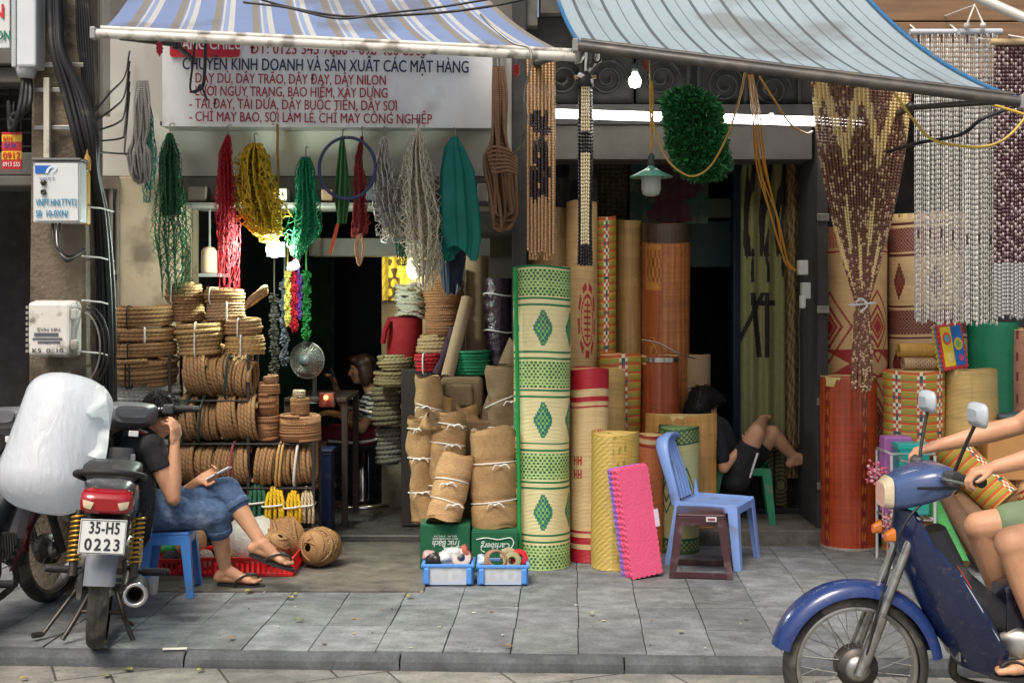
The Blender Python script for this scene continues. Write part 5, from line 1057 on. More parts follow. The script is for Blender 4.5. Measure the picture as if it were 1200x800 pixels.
# inner curtains of the mat shop
def cloth_strip(x0, x1, y0, y1, d, fn, label, name='curtain', waves=5, amp=.02, nu=90, nv=140):
    U, Wv = np.linspace(x0, x1, nu+1), np.linspace(y0, y1, nv+1)
    g = np.array([[P(u, v, d+amp*math.sin((u-x0)/(x1-x0)*waves*2*PI)) for u in U] for v in Wv])
    UM, VM = np.meshgrid((U[:-1]+U[1:])/2, (Wv[:-1]+Wv[1:])/2); mb = MB(); mb.grid(g, col=fn(UM, VM)); g2 = g.copy(); g2[..., 1] += .006; mb.grid(g2, col=fn(UM, VM))
    t = thing(name, label, 'curtain', P((x0+x1)/2, y1, d)); part('cloth', mb, m_cloth, t); s = MB(); s.tube([P(x0-2, y0-1, d), P(x1+2, y0-1, d)], .012, 8); part('rail', s, m_steel, t)
def brush(U, Vm):
    C = np.tile(np.array(S(126, 124, 80)), (*U.shape, 1)); f = np.sin(U*.33+np.sin(Vm*.03)*2)+.6*np.sin(U*.71+Vm*.011)+.35*np.sin(Vm*.12+U*.9); thr = np.where(Vm < 300, .1, .9)
    put(C, (f > thr) & (Vm < 330), S(34, 30, 28)); bx, by = U-894, Vm-380
    put(C, ((np.abs(bx+8-.1*by) < 3) | (np.abs(bx-5) < 2.6) | ((np.abs(by+25) < 4) & (np.abs(bx) < 14)) | (np.abs(bx+by*.5+18) < 3)) & (np.abs(by) < 38), S(30, 26, 26)); return C
cloth_strip(868, 922, 185, 610, 8.95, brush, 'olive cloth hanging with black brush strokes inside the mat shop', waves=3)
def bark(U, Vm):
    C = np.tile(np.array(S(128, 104, 64)), (*U.shape, 1)); f = np.sin(U*1.1+np.sin(Vm*.2)*1.5)*np.sin(Vm*.33+U*.4); put(C, f > .35, S(84, 66, 42)); put(C, f < -.6, S(156, 130, 86)); return C
cloth_strip(921, 946, 186, 560, 8.9, bark, 'mottled brown curtain strip beside the dark door jamb', waves=2)
def flowers(U, Vm):
    C = np.tile(np.array(S(58, 66, 52)), (*U.shape, 1))
    for cx, cy, r, cc in ((770, 205, 28, S(60, 26, 34)), (800, 225, 22, S(60, 26, 34)), (755, 190, 16, S(30, 66, 70)), (785, 245, 24, S(66, 28, 36)), (748, 238, 15, S(28, 58, 50)), (820, 240, 14, S(30, 60, 52))):
        th = np.arctan2(Vm-cy, U-cx); put(C, np.hypot(U-cx, Vm-cy) < r*(1+.2*np.sin(th*5+cx)), cc)
    return C
cloth_strip(738, 830, 187, 262, 9.0, flowers, 'dark flowered cloth hanging behind the pendant lamp', waves=4, amp=.012)
ppb = straight(655, 735, 188, 330, 9.2, 40); bead_curtain('bead_curtain', 'dull olive bead curtain in the shade behind the tall rolls', None, lambda k: ppb[k], 40, lambda k: (lambda i, t: np.array(S(110, 96, 66))*(1 if k % 3 else .7)), .03, .008)
def pat2(U, Vm):
    C = np.tile(np.array(S(70, 62, 70)), (*U.shape, 1)); put(C, np.sin(U*.16)*np.sin(Vm*.09) > .1, S(34, 26, 34)); return C
cloth_strip(652, 700, 188, 250, 8.85, pat2, 'dark patterned cloth behind the black and cream bead strands', waves=2)
# ================================================================ burlap pile, cartons, blue trays
m_kraft = mat('smooth_hessian', S(186, 148, 102), .9, nz=(3, .08), kind='burlap')
def burlap_roll(p0, p1, r, label, ties=(.35, .7), m=None, seed=1, flatc=1., name='burlap_roll', amp=.04, sag=.0, group='burlap rolls piled on the cartons', ends=True):
    """rough rolled sacking between two points"""
    rs = np.random.default_rng(seed); a, b = V(p0), V(p1); Mx = frame(b-a, (0, 1, 0)); L = (b-a).length; n, k = 36, 40; ph = rs.uniform(0, 6, 8); g = np.zeros((k+1, n, 3))
    tv = [t_[0] if isinstance(t_, tuple) else t_ for t_ in ties]
    for j in range(k+1):
        v = j/k; pinch = sum(.09*math.exp(-((v-q)/.035)**2) for q in tv)
        e = 1-.05*(v < .03)-.04*(v > .97)
        for i in range(n):
            th = 2*PI*i/n; f = 1+amp*(math.sin(2*th+ph[0]+v*5)+.6*math.sin(3*th+ph[1]-v*9)+.5*math.sin(v*16+ph[2]+math.sin(th+ph[3]))+.35*math.sin(5*th+v*21+ph[4]))-pinch
            f *= e; g[j, i] = a+(b-a)*v+Mx @ V((r*f*math.cos(th), r*f*math.sin(th)*flatc, .012*math.sin(th+ph[5])+(.01*math.sin(3*th+ph[6]) if v > .97 or v < .03 else 0)))+V((sag*math.sin(PI*v), 0, 0))
    mb = MB(); mb.grid(g, cu=True)
    t = thing(name, label, 'burlap roll', V((a.x, a.y, min(a.z, b.z))), 0, group); part('sacking', mb, m or m_burlap, t)
    th = np.linspace(0, 8*PI, 110)
    for z, ip, sgn in ((k, b, 1), (0, a, -1)):
        e = MB(); kk = 1-.8*th/th[-1]; e.grid(np.array([[ip+Mx @ V((r*(q+w_)*.92*math.cos(h), r*(q+w_)*.92*math.sin(h)*flatc, sgn*.004*w_)) for q, h in zip(kk, th)] for w_ in (-.07, .07)])); e.grid(np.array([[ip+Mx @ V((r*f*math.cos(h), r*f*math.sin(h)*flatc, -sgn*.015)) for h in np.linspace(0, 2*PI, 30)] for f in (.01, .95)])); part('rolled_end', e, m_burlapd, t)
    for q in ties:
        q, tl = q if isinstance(q, tuple) else (q, rs.uniform(-.12, .12))
        f = 1-.05; ux = Mx @ V((1, 0, tl)); uy = Mx @ V((0, 1, 0)); c = a+(b-a)*q
        s = MB(); s.tube([c+ux*math.cos(h)*r*(f+amp*1.1)+uy*math.sin(h)*r*flatc*(f+amp*1.1) for h in np.linspace(0, 2*PI, 30, endpoint=False)], .0042, 6, closed=True)
        kp = c+ux*math.cos(-1.2)*r*1.02; 
        fr = c+ V((0, -r*flatc*1.06, 0))+V((rs.uniform(-.4, .4)*r, 0, 0)); s.tube(spline([fr, fr+V((.03, -.015, .012)), fr+V((.055, -.01, -.012))], 5), .005, 5); s.tube(spline([fr, fr+V((-.03, -.015, .006)), fr+V((-.045, -.008, -.02))], 5), .004, 5); s.ell(fr, .008)
        part('tie', s, m_white, t)
    return t
d0 = 7.52
def carton(x0, x1, yt, yb, d, label, lines):
    t = thing('carton', label, 'carton', (X((x0+x1)/2, d), d, 0), 0, 'green beer cartons'); mb = MB(); z1 = Z(yt, d); gcol = S(22, 92, 58)
    mb.bb(X(x0, d), X(x1, d), d, d+.29, .004, z1, .006, gcol); part('box', mb, m_card, t)
    s = MB(); s.bb(X(x0, d)+.004, X(x1, d)-.004, d+.004, d+.142, z1-.002, z1+.005, .001, S(26, 96, 62)); s.bb(X(x0, d)+.004, X(x1, d)-.004, d+.146, d+.286, z1-.002, z1+.005, .001, S(26, 96, 62)); part('flap', s, m_card, t)
    s = MB(); k = d/F
    for (txt, h_, w_, px, py, kw) in lines: put_text(s, txt, h_*k, w_*k, P(px, py, d-.002), rot('Y', 180), S(206, 220, 206), **kw)
    return t, s
t, s = carton(492, 551, 615.5, 671, d0, 'green beer carton printed upside down under the leaning sacking roll', (('Trúc Bạch', 7.5, 32, 539, 633, dict(bold=.03, shear=.25)), ('SINCE 1958 HANOI BEER', 2.2, 30, 537, 629.8, dict(bold=.02)), ('BIA HOI', 2, 26, 535, 627, {})))
k = d0/F; c = P(526, 648, d0-.002); s.lathe([(6*k, 0), (4.4*k, -.0005)], 24, c, rot('X', 90), S(206, 220, 206)); s.prism([(-7*k, 0), (7*k, 0), (4*k, -5*k), (-4*k, -5*k)], -.0005, .0005, None, tuple(c+V((0, 0, 7*k))), S(206, 220, 206)); part('lettering', s, m_text, t)
t, s = carton(552.5, 607, 622.5, 671, d0-.03, 'duller green beer carton with a white script logo upside down beside the green roll', (('Carlsberg', 7.5, 34, 597, 636, dict(bold=.025, shear=.25)),))
k = 7.48/F; c = P(580, 638, d0-.033); s.tube(spline([c+V((x*k, 0, z*k)) for x, z in ((-22, 6), (-10, 8), (4, 6), (18, 8), (22, 2), (18, -4), (8, -6))], 6), .004, 5, col=S(206, 220, 206)); s.tube(spline([c+V((x*k, 0, z*k)) for x, z in ((-15, 0), (-16, -6), (-12, -9))], 6), .004, 5, col=S(206, 220, 206)); part('lettering', s, m_text, t)
ztop = .285
burlap_roll(P(580, 620, 7.66), P(577, 502, 7.72), .14, 'fat burlap roll with two white ties standing on the right carton', (.28, (.66, .05)), seed=4)
burlap_roll(P(519, 612, 7.55), P(536, 535, 7.66), .105, 'small smooth sacking roll leaning over the left carton', (.3, .62), m_kraft, seed=5, amp=.025)
burlap_roll(P(522, 614, 7.74), P(526, 484, 7.82), .105, 'loosely wound golden burlap roll standing behind the small leaning one', (.35, .72, .9), seed=6, amp=.07)
burlap_roll(P(497, 612, 7.8), P(495, 490, 7.85), .085, 'crumpled burlap bundle at the left end of the pile', (.3, .62, .9), seed=7, amp=.13)
burlap_roll(P(492, 505, 7.9), P(512, 492, 7.72), .062, 'small knotted burlap bundle lying on the crumpled one', (.3,), seed=8, amp=.14)
t = thing('back_carton', 'brown carton stack hidden behind the green beer cartons carrying burlap', 'carton', (X(535, 8.0), 8.0, 0)); s = MB(); s.bb(X(500, 7.95), X(604, 7.95), 7.83, 8.25, .004, .55, .01, S(130, 104, 72)); part('box', s, m_card, t); s = MB(); s.bb(X(505, 7.95), X(603, 7.95), 7.95, 8.27, .555, .84, .01, S(124, 98, 70)); part('box', s, m_card, t)
burlap_roll(P(503, 520, 8.02), P(502, 441, 8.05), .085, 'pale burlap roll standing at the upper left of the pile', ((.55, -.3),), seed=9, amp=.05)
burlap_roll(P(545, 522, 8.02), P(548, 475, 8.06), .07, 'rough brown burlap roll in the middle of the pile', (.4,), seed=10, amp=.1)
burlap_roll(P(520, 512, 8.1), P(519, 462, 8.12), .06, 'thin pale burlap roll between two taller ones', (), seed=11)
burlap_roll(P(592, 520, 8.0), P(592, 428, 8.08), .12, 'big slumped dark sack leaning against the green mat roll', ((.55, .4), (.2, 0)), m_burlapd, seed=12, amp=.08)
burlap_roll(P(572, 500, 8.1), P(607, 402, 8.2), .07, 'slanting dark burlap roll above the slumped sack', (.4,), m_burlapd, seed=13)
s = MB(); s.bb(X(516, 8.2), X(566, 8.2), 8.14, 8.32, .85, Z(442, 8.2), .03); s.bb(X(521, 8.12), X(554, 8.12), 8.10, 8.137, Z(482, 8.12), Z(450, 8.12), .02); t = thing('folded_sacks', 'folded brown sacks stacked behind the burlap rolls', 'sacks', (X(541, 8.2), 8.2, .84)); part('stack', s, m_burlapd, t)
def tray(x0, x1, yt, yb, d, label):
    t = thing('tray', label, 'plastic tray', (X((x0+x1)/2, d), d, 0), 0, 'blue plastic trays of twine'); bl = S(86, 146, 218); k = d/F
    xa, xb = X(x0, d), X(x1, d); z0, z1 = .004, Z(yt, d); dd = .21; s = MB()
    s.bb(xa+.02, xb-.02, d+.012, d+dd-.02, z0, z0+.006, .002, bl); s.bb(xa+.016, xb-.016, d+.012, d+.018, z0, z0+.016, .002, bl)
    for yy in (d+.006, d+dd-.016): s.bb(xa, xb, yy-.008, yy+.01, z1-.018, z1, .004, bl)
    for xx in (xa+.01, xb-.01): s.bb(xx-.009, xx+.009, d+.017, d+dd-.027, z1-.018, z1, .004, bl); s.bb(xx-.004, xx+.004, d+.02, d+dd-.03, z0, z1-.019, .002, bl)
    for xx in (xa+.03, xb-.03): s.bb(xx-.016, xx+.016, d-.012, d+.012, z0+.008, z1-.019, .008, bl)
    part('frame', s, m_plas, t); s = MB(); s.bb(xa+.046, xb-.046, d+.004, d+.008, z0+.004, z1-.02, 0, S(170, 196, 226)); part('front_panel', s, m_glass, t)
    return t, xa, xb, z0, z1, dd
rs = np.random.default_rng(21)
t, xa, xb, z0, z1, dd = tray(493.5, 556, 661, 683, 7.14, 'left blue plastic tray of black and clear packets in front of cartons')
def spool_item(c, r, h_, R, col, label, group, name='tape_roll'):
    s = MB(); s.lathe([(r*.4, -h_), (r*.95, -h_), (r, -h_*.8), (r, h_*.8), (r*.95, h_), (r*.4, h_)], 22, c, R, col); s.lathe([(r*.42, h_+.001), (r*.42, -h_)], 16, c, R, [q*.5 for q in col]); return solo(name, s, m_twine, label, 'twine roll', group)
GT = 'twine rolls and packets in the blue trays'
spool_item((xa+.22, 7.25, z1+.01), .055, .018, rot('X', 62), S(206, 190, 180), 'pale round tape roll at the right of the left blue tray', GT)
spool_item((xa+.25, 7.29, z1+.035), .05, .015, rot('Y', 60), S(166, 90, 74), 'brown red tape roll standing on edge in the left blue tray', GT)
def packet(c, r, col, label, seed, m=None): return solo('packet', lumpy(c, r, seed, 16, 10, .16), mat('packet', col, .3, nz=(30, .2), bump=(70, .6, .01), coat=.3) if m is None else m, label, 'packet', GT)
packet((xa+.075, 7.23, z1+.005), (.05, .045, .035), S(34, 32, 36), 'crumpled black packet in the left blue tray', 31)
packet((xa+.04, 7.28, z1+.02), (.04, .04, .03), S(196, 150, 150), 'pinkish packet at the left corner of the left blue tray', 32)
packet((xa+.13, 7.24, z1+.01), (.05, .05, .045), S(206, 208, 210), 'clear white packet in the middle of the left blue tray', 33)
packet((xa+.17, 7.29, z1+.03), (.06, .05, .04), S(190, 192, 186), 'larger clear packet at the back of the left blue tray', 34)
for k in range(2): spool_item((xa+.09+k*.1, 7.165, z0+.05), .042, .012, rot('X', 90), S(196, 206, 216), ('whitish reel behind the clear left front of the left tray', 'whitish reel behind the clear right front of the left tray')[k], GT)
t, xa, xb, z0, z1, dd = tray(558, 620.5, 662, 684, 7.14, 'right blue plastic tray of brown, red and khaki tape rolls')
def loopset(c, r, n, M, col, rr): 
    s = MB()
    for k in range(n): s.tube([V(c)+M @ V((r*(1-k*.05)*math.cos(a), r*(1-k*.05)*math.sin(a)*.9, k*rr*.9)) for a in np.linspace(0, 2*PI, 24, endpoint=False)], rr, 6, closed=True, col=np.array(col)*(1-.06*(k % 2)))
    return s
solo('twine_loop', loopset((xa+.11, 7.22, z1+.008), .068, 6, rot('X', 58) @ rot('Y', 12), S(166, 128, 98), .007), m_twine, 'coiled brown tape loops in the right blue tray', 'twine roll', GT)
spool_item((xa+.20, 7.22, z1+.006), .052, .018, rot('X', 64), S(150, 146, 104), 'khaki tape roll lying at the front of the right blue tray', GT)
spool_item((xa+.24, 7.27, z1+.012), .05, .018, rot('X', 64), S(190, 30, 38), 'bright red tape roll behind the khaki one in the right tray', GT)
spool_item((xa+.18, 7.31, z1+.014), .05, .018, rot('X', 60), S(158, 148, 112), 'larger khaki tape roll at the back of the right blue tray', GT)
packet((xa+.03, 7.25, z1+.012), (.035, .05, .03), S(176, 196, 226), 'bluish packet at the left of the right blue tray', 36)
for k in range(2): spool_item((xa+.09+k*.1, 7.165, z0+.05), .042, .012, rot('X', 90), S(190, 204, 218), ('whitish reel behind the clear left front of the right tray', 'whitish reel behind the clear right front of the right tray')[k], GT)
# ================================================================ red crates
def red_crate(x0, x1, yt, yb, d, label):
    t = thing('crate', label, 'plastic crate', (X((x0+x1)/2, d), d, .012), 0, 'red plastic crates of rope'); rd = S(206, 26, 30); xa, xb = X(x0, d), X(x1, d); z0, z1 = .014, Z(yt, d); s = MB(); dd = .34
    for yy in (d, d+dd):
        s.bb(xa, xb, yy, yy+.012, z1-.024, z1, .004, rd); s.bb(xa+.004, xb-.004, yy+.002, yy+.010, z0, z0+.02, .003, rd)
        n = int((xb-xa)/.03)
        for k in range(n+1): xx = xa+.006+(xb-xa-.012)*k/n; s.bb(xx-.007, xx+.007, yy+.003, yy+.009, z0+.021, z1-.025, .001, rd)
        s.bb(xa+.014, xb-.014, yy+.0035, yy+.0085, (z0+z1)/2-.005, (z0+z1)/2+.003, .001, rd) if False else None
    for xx in (xa, xb-.012):
        s.bb(xx, xx+.012, d+.013, d+dd-.001, z1-.024, z1, .004, rd); s.bb(xx+.002, xx+.010, d+.013, d+dd-.001, z0, z0+.02, .003, rd)
        for k in range(9): yy = d+.03+k*.033; s.bb(xx+.003, xx+.009, yy, yy+.014, z0+.021, z1-.025, .001, rd)
    s.bb(xa+.013, xb-.013, d+.013, d+dd-.001, z0, z0+.008, .002, rd); part('basket', s, m_plas, t); return t
red_crate(223, 344, 653, 676, 7.32, 'wide red plastic crate under the raised sandal')
red_crate(168, 221, 655, 676, 7.36, 'red plastic crate partly behind the blue stool')
for k, (px, py, r, cc, lb) in enumerate(((240, 655, .05, S(186, 178, 160), 'pale rope bundle in the left part of the wide red crate'), (268, 654, .05, S(140, 110, 76), 'brown rope bundle in the middle of the wide red crate'), (200, 656, .05, S(60, 60, 62), 'dark rope bundle in the red crate behind the stool'))):
    ball(P(px, py, 7.5), r, 16, .008, lb, 50+k, None, 'rope_bundle', cc)
s = lumpy(P(225, 636, 7.66), (.1, .08, .09), 13); solo('sack', s, m_burlap, 'small jute sack behind the planted leg of the sitting man', 'sack')
s = lumpy(P(203, 640, 7.66), (.07, .06, .07), 14); solo('sack', s, mat('green_film', S(60, 160, 90), .4, nz=(20, .2)), 'little green plastic sack behind the blue stool leg', 'sack')
# ================================================================ stools and chairs
def stool(name, label, loc, rz, w0, w1, h_, col, m=None):
    t = thing(name, label, 'stool', loc, rz); m = m or m_plas
    s = MB(); s.box((0, 0, h_-.012), (w0, w0, .024), .012, None, col); s.box((0, 0, h_-.045), (w0+.012, w0+.012, .035), .01, None, col) if False else None
    for sx, sy in ((0, 1), (0, -1), (1, 0), (-1, 0)): s.box((sx*w0*.49, sy*w0*.49, h_-.045), (w0*.96 if sx == 0 else .006, w0*.96 if sy == 0 else .006, .05), .002, None, col)
    part('seat', s, m, t, True)
    for sx in (-1, 1):
        for sy in (-1, 1):
            s = MB(); zz = np.linspace(h_-.028, .0, 8)
            ring = []
            for z in zz:
                q = 1-z/h_; c = w0*.5-.002+(w1-w0)*.5*q; l = .052-.016*q
                ring.append([(sx*c, sy*c, z), (sx*(c-l), sy*c, z), (sx*(c-l), sy*(c-.007), z), (sx*(c-.007), sy*(c-.007), z), (sx*(c-.007), sy*(c-l), z), (sx*c, sy*(c-l), z)])
            s.grid(np.array(ring), cu=True, col=col, smooth=False, flip=(sx*sy > 0)); s.add(np.array(ring[-1]), [[0, 1, 2, 3, 4, 5]], col); part('leg', s, m, t, True)
    return t
stool('stool', 'blue plastic stool under the sitting man', (X(199, 6.98), 7.0, 0), 4, .24, .30, .35, S(74, 138, 214))
MAR = S(66, 36, 42); m_mar = mat('scuffed_plastic', 'attr', .34, nz=(6, .1), coat=.2, dirt=(7, .56, S(120, 110, 106), .5))
t = stool('stool', 'dark maroon scuffed plastic stool in front of the blue chair', (X(821, 7.5), 7.5, 0), -8, .28, .365, .365, MAR, m_mar)
s = MB()
for sx, sy in ((0, 1), (0, -1), (1, 0), (-1, 0)): s.box((sx*.176, sy*.176, .02), (.34 if sx == 0 else .006, .34 if sy == 0 else .006, .036), .003, None, MAR)
part('foot_rail', s, m_mar, t, True)
s = MB(); s.box((.06, -.158, .338), (.06, .004, .028), .002, None, S(206, 200, 200)); s.box((.06, -.161, .338), (.04, .004, .012), .001, None, S(120, 60, 60)); part('label', s, m_plas, t, True)
def plastic_chair(name, label, loc, rz, col, k=1., slats=True):
    t = thing(name, label, 'chair', loc, rz, None); S0 = .43*k; m = m_plas   # local: faces +x
    s = MB(); n = 14
    g = []
    for j in range(n+1):
        v = j/n; y = (-.5+v)*S0; row = []
        for i in range(n+1):
            u = i/n; x = (-.5+u)*S0; c = (max(0, abs(2*u-1)-.8)/.2)**2*.012+(max(0, abs(2*v-1)-.8)/.2)**2*-.008
            row.append((x, y*(1-.06*(u < .1)), .42*k-.022*math.sin(PI*u)*math.sin(PI*v)*1.0-(.02*max(0, u-.85)/.15)-c))
        g.append(row)
    g = np.array(g); s.grid(g, col=col, flip=False); g2 = g.copy(); g2[..., 2] -= .006; s.grid(g2, col=col)
    for sy in (-1, 1): s.box((0, sy*S0*.49, .40*k), (S0*.98, .008, .05), .003, None, col)
    s.box((S0*.49, 0, .39*k), (.008, S0*.94, .05), .003, None, col); s.box((-S0*.49, 0, .39*k), (.008, S0*.94, .05), .003, None, col); part('seat', s, m, t, True)
    for sx in (-1, 1):
        for sy in (-1, 1):
            s = MB(); ring = []
            for z in np.linspace(.415*k, 0, 8):
                q = 1-z/(.415*k); cx = sx*(S0*.5+(.05 if sx > 0 else .09)*q*k*.7); cy = sy*(S0*.5+.03*q); l = .06-.018*q
                ring.append([(cx, cy, z), (cx-sx*l, cy, z), (cx-sx*l, cy-sy*.007, z), (cx-sx*.007, cy-sy*.007, z), (cx-sx*.007, cy-sy*l, z), (cx, cy-sy*l, z)])
            s.grid(np.array(ring), cu=True, col=col, smooth=False, flip=(sx*sy > 0)); s.add(np.array(ring[-1]), [[0, 1, 2, 3, 4, 5]], col); part('leg', s, m, t, True)
    # backrest: a moulded arch with slats
    B_ = lambda y, z: (-S0*.49-.13*k*max(0., (z-.42*k)/(.42*k))**1.2, y, z)
    s = MB(); out = []
    pts = [B_(-.20*k, .40*k), B_(-.215*k, .55*k), B_(-.205*k, .70*k), B_(-.15*k, .81*k), B_(0, .845*k), B_(.15*k, .81*k), B_(.205*k, .70*k), B_(.215*k, .55*k), B_(.20*k, .40*k)]
    sp_ = spline(pts, 5); L0 = len(sp_); rr = [.028*k]*L0
    s.tube(sp_, [ (.034+.022*math.sin(PI*i/(L0-1))**4)*k for i in range(L0)], 10, col=col, flat=.36)
    part('back_frame', s, m, t, True)
    if slats:
        s = MB()
        for y in (-.085, -.028, .028, .085): s.tube([B_(y*k*1.05, .43*k), B_(y*k, .6*k), B_(y*.75*k, .82*k)], .017*k, 8, col=col, flat=.3)
        part('back_slats', s, m, t, True)
    return t
plastic_chair('chair', 'light blue plastic chair facing right with a slatted oval back', (X(838, 7.8), 7.8, .0), -26, S(136, 168, 230), .89)
plastic_chair('chair', 'green plastic chair under the sitting person', (X(872, 8.6), 8.69, .1), -8, S(18, 116, 76), .86, False)
# ================================================================ lamps in the picture
def emit(name, c, st): return mat(name, c, .4, nz=None, emis=(c, st))
m_tube = emit('lit_tube', (1, .95, .86), 6.5); m_cool = emit('lit_flood', (.80, 1, .90), 60); m_ember = emit('glowing_coil', (1, .13, .04), 6); m_bulb = emit('lit_bulb', (.93, 1, .82), 22)
s = MB(); s.tube([P(640, 133, 8.12), P(1012, 144, 8.0)], .029, 12); t = thing('tube_lamp', 'long lit white fluorescent tube across the mat shop front', 'lamp', P(820, 141, 8.1)); part('tube', s, m_tube, t)
for a, b in (((626, 132.5), (640, 133)), ((1012, 144), (1018, 144.4))): s = MB(); s.tube([P(*a, 8.12 if a[0] < 700 else 8.0), P(*b, 8.12 if a[0] < 700 else 8.0)], .03, 12, col=S(200, 200, 200)); part('end_cap', s, m_plas, t)
for px in (700, 900, 990): s = MB(); s.bb(X(px, 8.2)-.012, X(px, 8.2)+.012, 8.08 if px < 950 else 8.0, 8.37, Z(141, 8.1)+.025, Z(141, 8.1)+.045, .002, S(180, 180, 180)); part('bracket', s, m_paint, t)
t = thing('lamp', 'bare lit bulb shining by the dark scrolls under the pale awning', 'lamp', P(744, 102, 8.0)); s = MB(); c = P(744, 93, 8.0); s.lathe([(.001, -.055), (.03, -.045), (.04, -.02), (.035, .005), (.018, .03), (.016, .04)], 16, c); part('bulb', s, m_bulb, t); s = MB(); s.lathe([(.001, .045), (.02, .04), (.022, .09), (.001, .095)], 14, c, None, S(60, 60, 60)); s.tube(spline([c+V((0, 0, .09)), c+V((.05, .1, .16)), V((c.x+.1, 8.5, c.z+.2))], 5), .006, 5, col=S(60, 60, 60)); part('socket', s, m_plas, t)
t = thing('lamp', 'green enamel pendant lamp with white glass jar hanging by a yellow cord', 'lamp', P(763, 230, 7.6)); c = P(763, 206, 7.6); k = 7.6/F
s = MB(); s.lathe([(3*k, 14*k), (4*k, 10*k), (9*k, 7*k), (25*k, -1*k), (25*k, -2.2*k), (9*k, 5*k), (3*k, 8*k)], 40, c, None, S(96, 166, 138)); part('shade', s, mat('green_enamel', S(104, 172, 146), .3, coat=.4), t)
s = MB(); s.lathe([(11.2*k, 3*k), (11.5*k, 0), (11.5*k, -16*k), (9.5*k, -22*k), (5*k, -24*k), (.01*k, -24.4*k)], 28, c); part('glass_jar', s, mat('milky_glass', S(196, 202, 192), .2, nz=(20, .05), coat=.4, trans=.3), t)
s = MB(); s.lathe([(.1*k, 26*k), (3*k, 26*k), (4.5*k, 21*k), (3.4*k, 18*k), (5*k, 13*k), (3*k, 11*k)], 18, c, None, S(70, 74, 74)); part('socket', s, m_paint, t)
s = MB(); yl = S(206, 150, 48); s.tube(spline([c+V((0, 0, 25*k)), P(763, 150, 7.6), P(762, 130, 7.6), P(762, 102, 7.62), P(764, 98, 7.64), P(765, 130, 7.62), P(764, 150, 7.6), P(764, 172, 7.6)], 8), .006, 6, col=yl); s.tube([P(762, 100, 7.63), P(760, 60, 7.9), P(758, 50, 8.5)], .004, 5, col=yl); s.ell(P(763, 131, 7.6), .014, col=yl); part('cord', s, m_plas, t)
s = MB(); s.tube(spline([P(764, 137, 7.58), P(770, 160, 7.55), P(782, 187, 7.5), P(800, 203, 7.45), P(815, 206, 7.42), P(833, 194, 7.4), P(852, 160, 7.3), P(866, 118, 7.0), P(874, 82, 6.5)], 8), .0065, 6, col=S(196, 150, 70)); solo('cord', s, m_plas, 'yellow cord looping below the green garland to the awning', 'cord')
t = thing('cord_bundle', 'bundle of orange cords hanging from the awning to a wall switch', 'cords', P(927, 300, 8.3))
for k, (j1, j2, j3) in enumerate(((0, 0, 0), (3, 6, 9), (1, -2, 4), (5, 9, 3), (2, 3, 14))): s = MB(); s.tube(spline([P(877+j1, 88, 6.6+.1*k), P(882+j1+j2*.4, 135, 7.4), P(889+j2, 190+k*3, 7.9), P(904+j2*.6+j3*.4, 255, 8.1), P(918+j3*.4, 300+k*2, 8.25), P(934, 318, 8.31)], 6), .0048, 6, col=S(200, 140, 44)); part('cord', s, m_plas, t)
s = MB(); s.tube(spline([P(890, 90, 6.5), P(908, 118, 6.7), P(926, 145, 7.0), P(944, 156, 7.5), P(952, 154, 7.9)], 8), .006, 6, col=S(206, 150, 50)); solo('cord', s, m_plas, 'orange cord running from the awning to the tube lamp end', 'cord')
s = MB(); s.tube(spline([P(1047, 108, 6.6), P(1070, 140, 6.6), P(1092, 163, 6.6), P(1125, 171, 6.6), P(1158, 171, 6.6), P(1185, 157, 6.6), P(1215, 120, 6.6)], 8), .0075, 6, col=S(212, 176, 70)); solo('cord', s, m_plas, 'yellow cord looping across the clear bead strings', 'cord')
s = MB(); s.tube(spline([P(1160, 122, 6.4), P(1200, 134, 6.4), P(1240, 146, 6.4)], 8), .0075, 6, col=S(212, 176, 70)); solo('cord', s, m_plas, 'short yellow cord running from the awning corner to the right edge', 'cord')
s = MB(); s.tube(spline([P(1040, 178, 7.3), P(1075, 168, 6.9), P(1125, 158, 6.7), P(1150, 140, 6.6), P(1180, 128, 6.6), P(1220, 110, 6.6)], 8), .010, 6); solo('cable', s, m_cable, 'black cable crossing the clear bead strings', 'cable')
t = thing('wall_switch', 'pair of white wall switches with a plug on the dark door jamb', 'switch', P(940, 360, 8.3)); s = MB(); s.bb(X(935, 8.3), X(946, 8.3), 8.27, 8.335, Z(322, 8.3), Z(305, 8.3), .005, S(200, 198, 190)); part('plate', s, m_plas, t); s = MB(); s.bb(X(939, 8.3), X(949, 8.3), 8.27, 8.335, Z(350, 8.3), Z(331, 8.3), .005, S(190, 188, 182)); part('plate', s, m_plas, t); s = MB(); s.bb(X(936, 8.3), X(942, 8.3), 8.24, 8.29, Z(361, 8.3), Z(346, 8.3), .006, S(200, 198, 192)); s.tube(spline([P(938, 361, 8.26), P(936, 380, 8.28), P(937, 420, 8.3), P(936, 520, 8.3)], 6), .005, 5, col=S(60, 60, 60)); part('plug', s, m_plas, t)
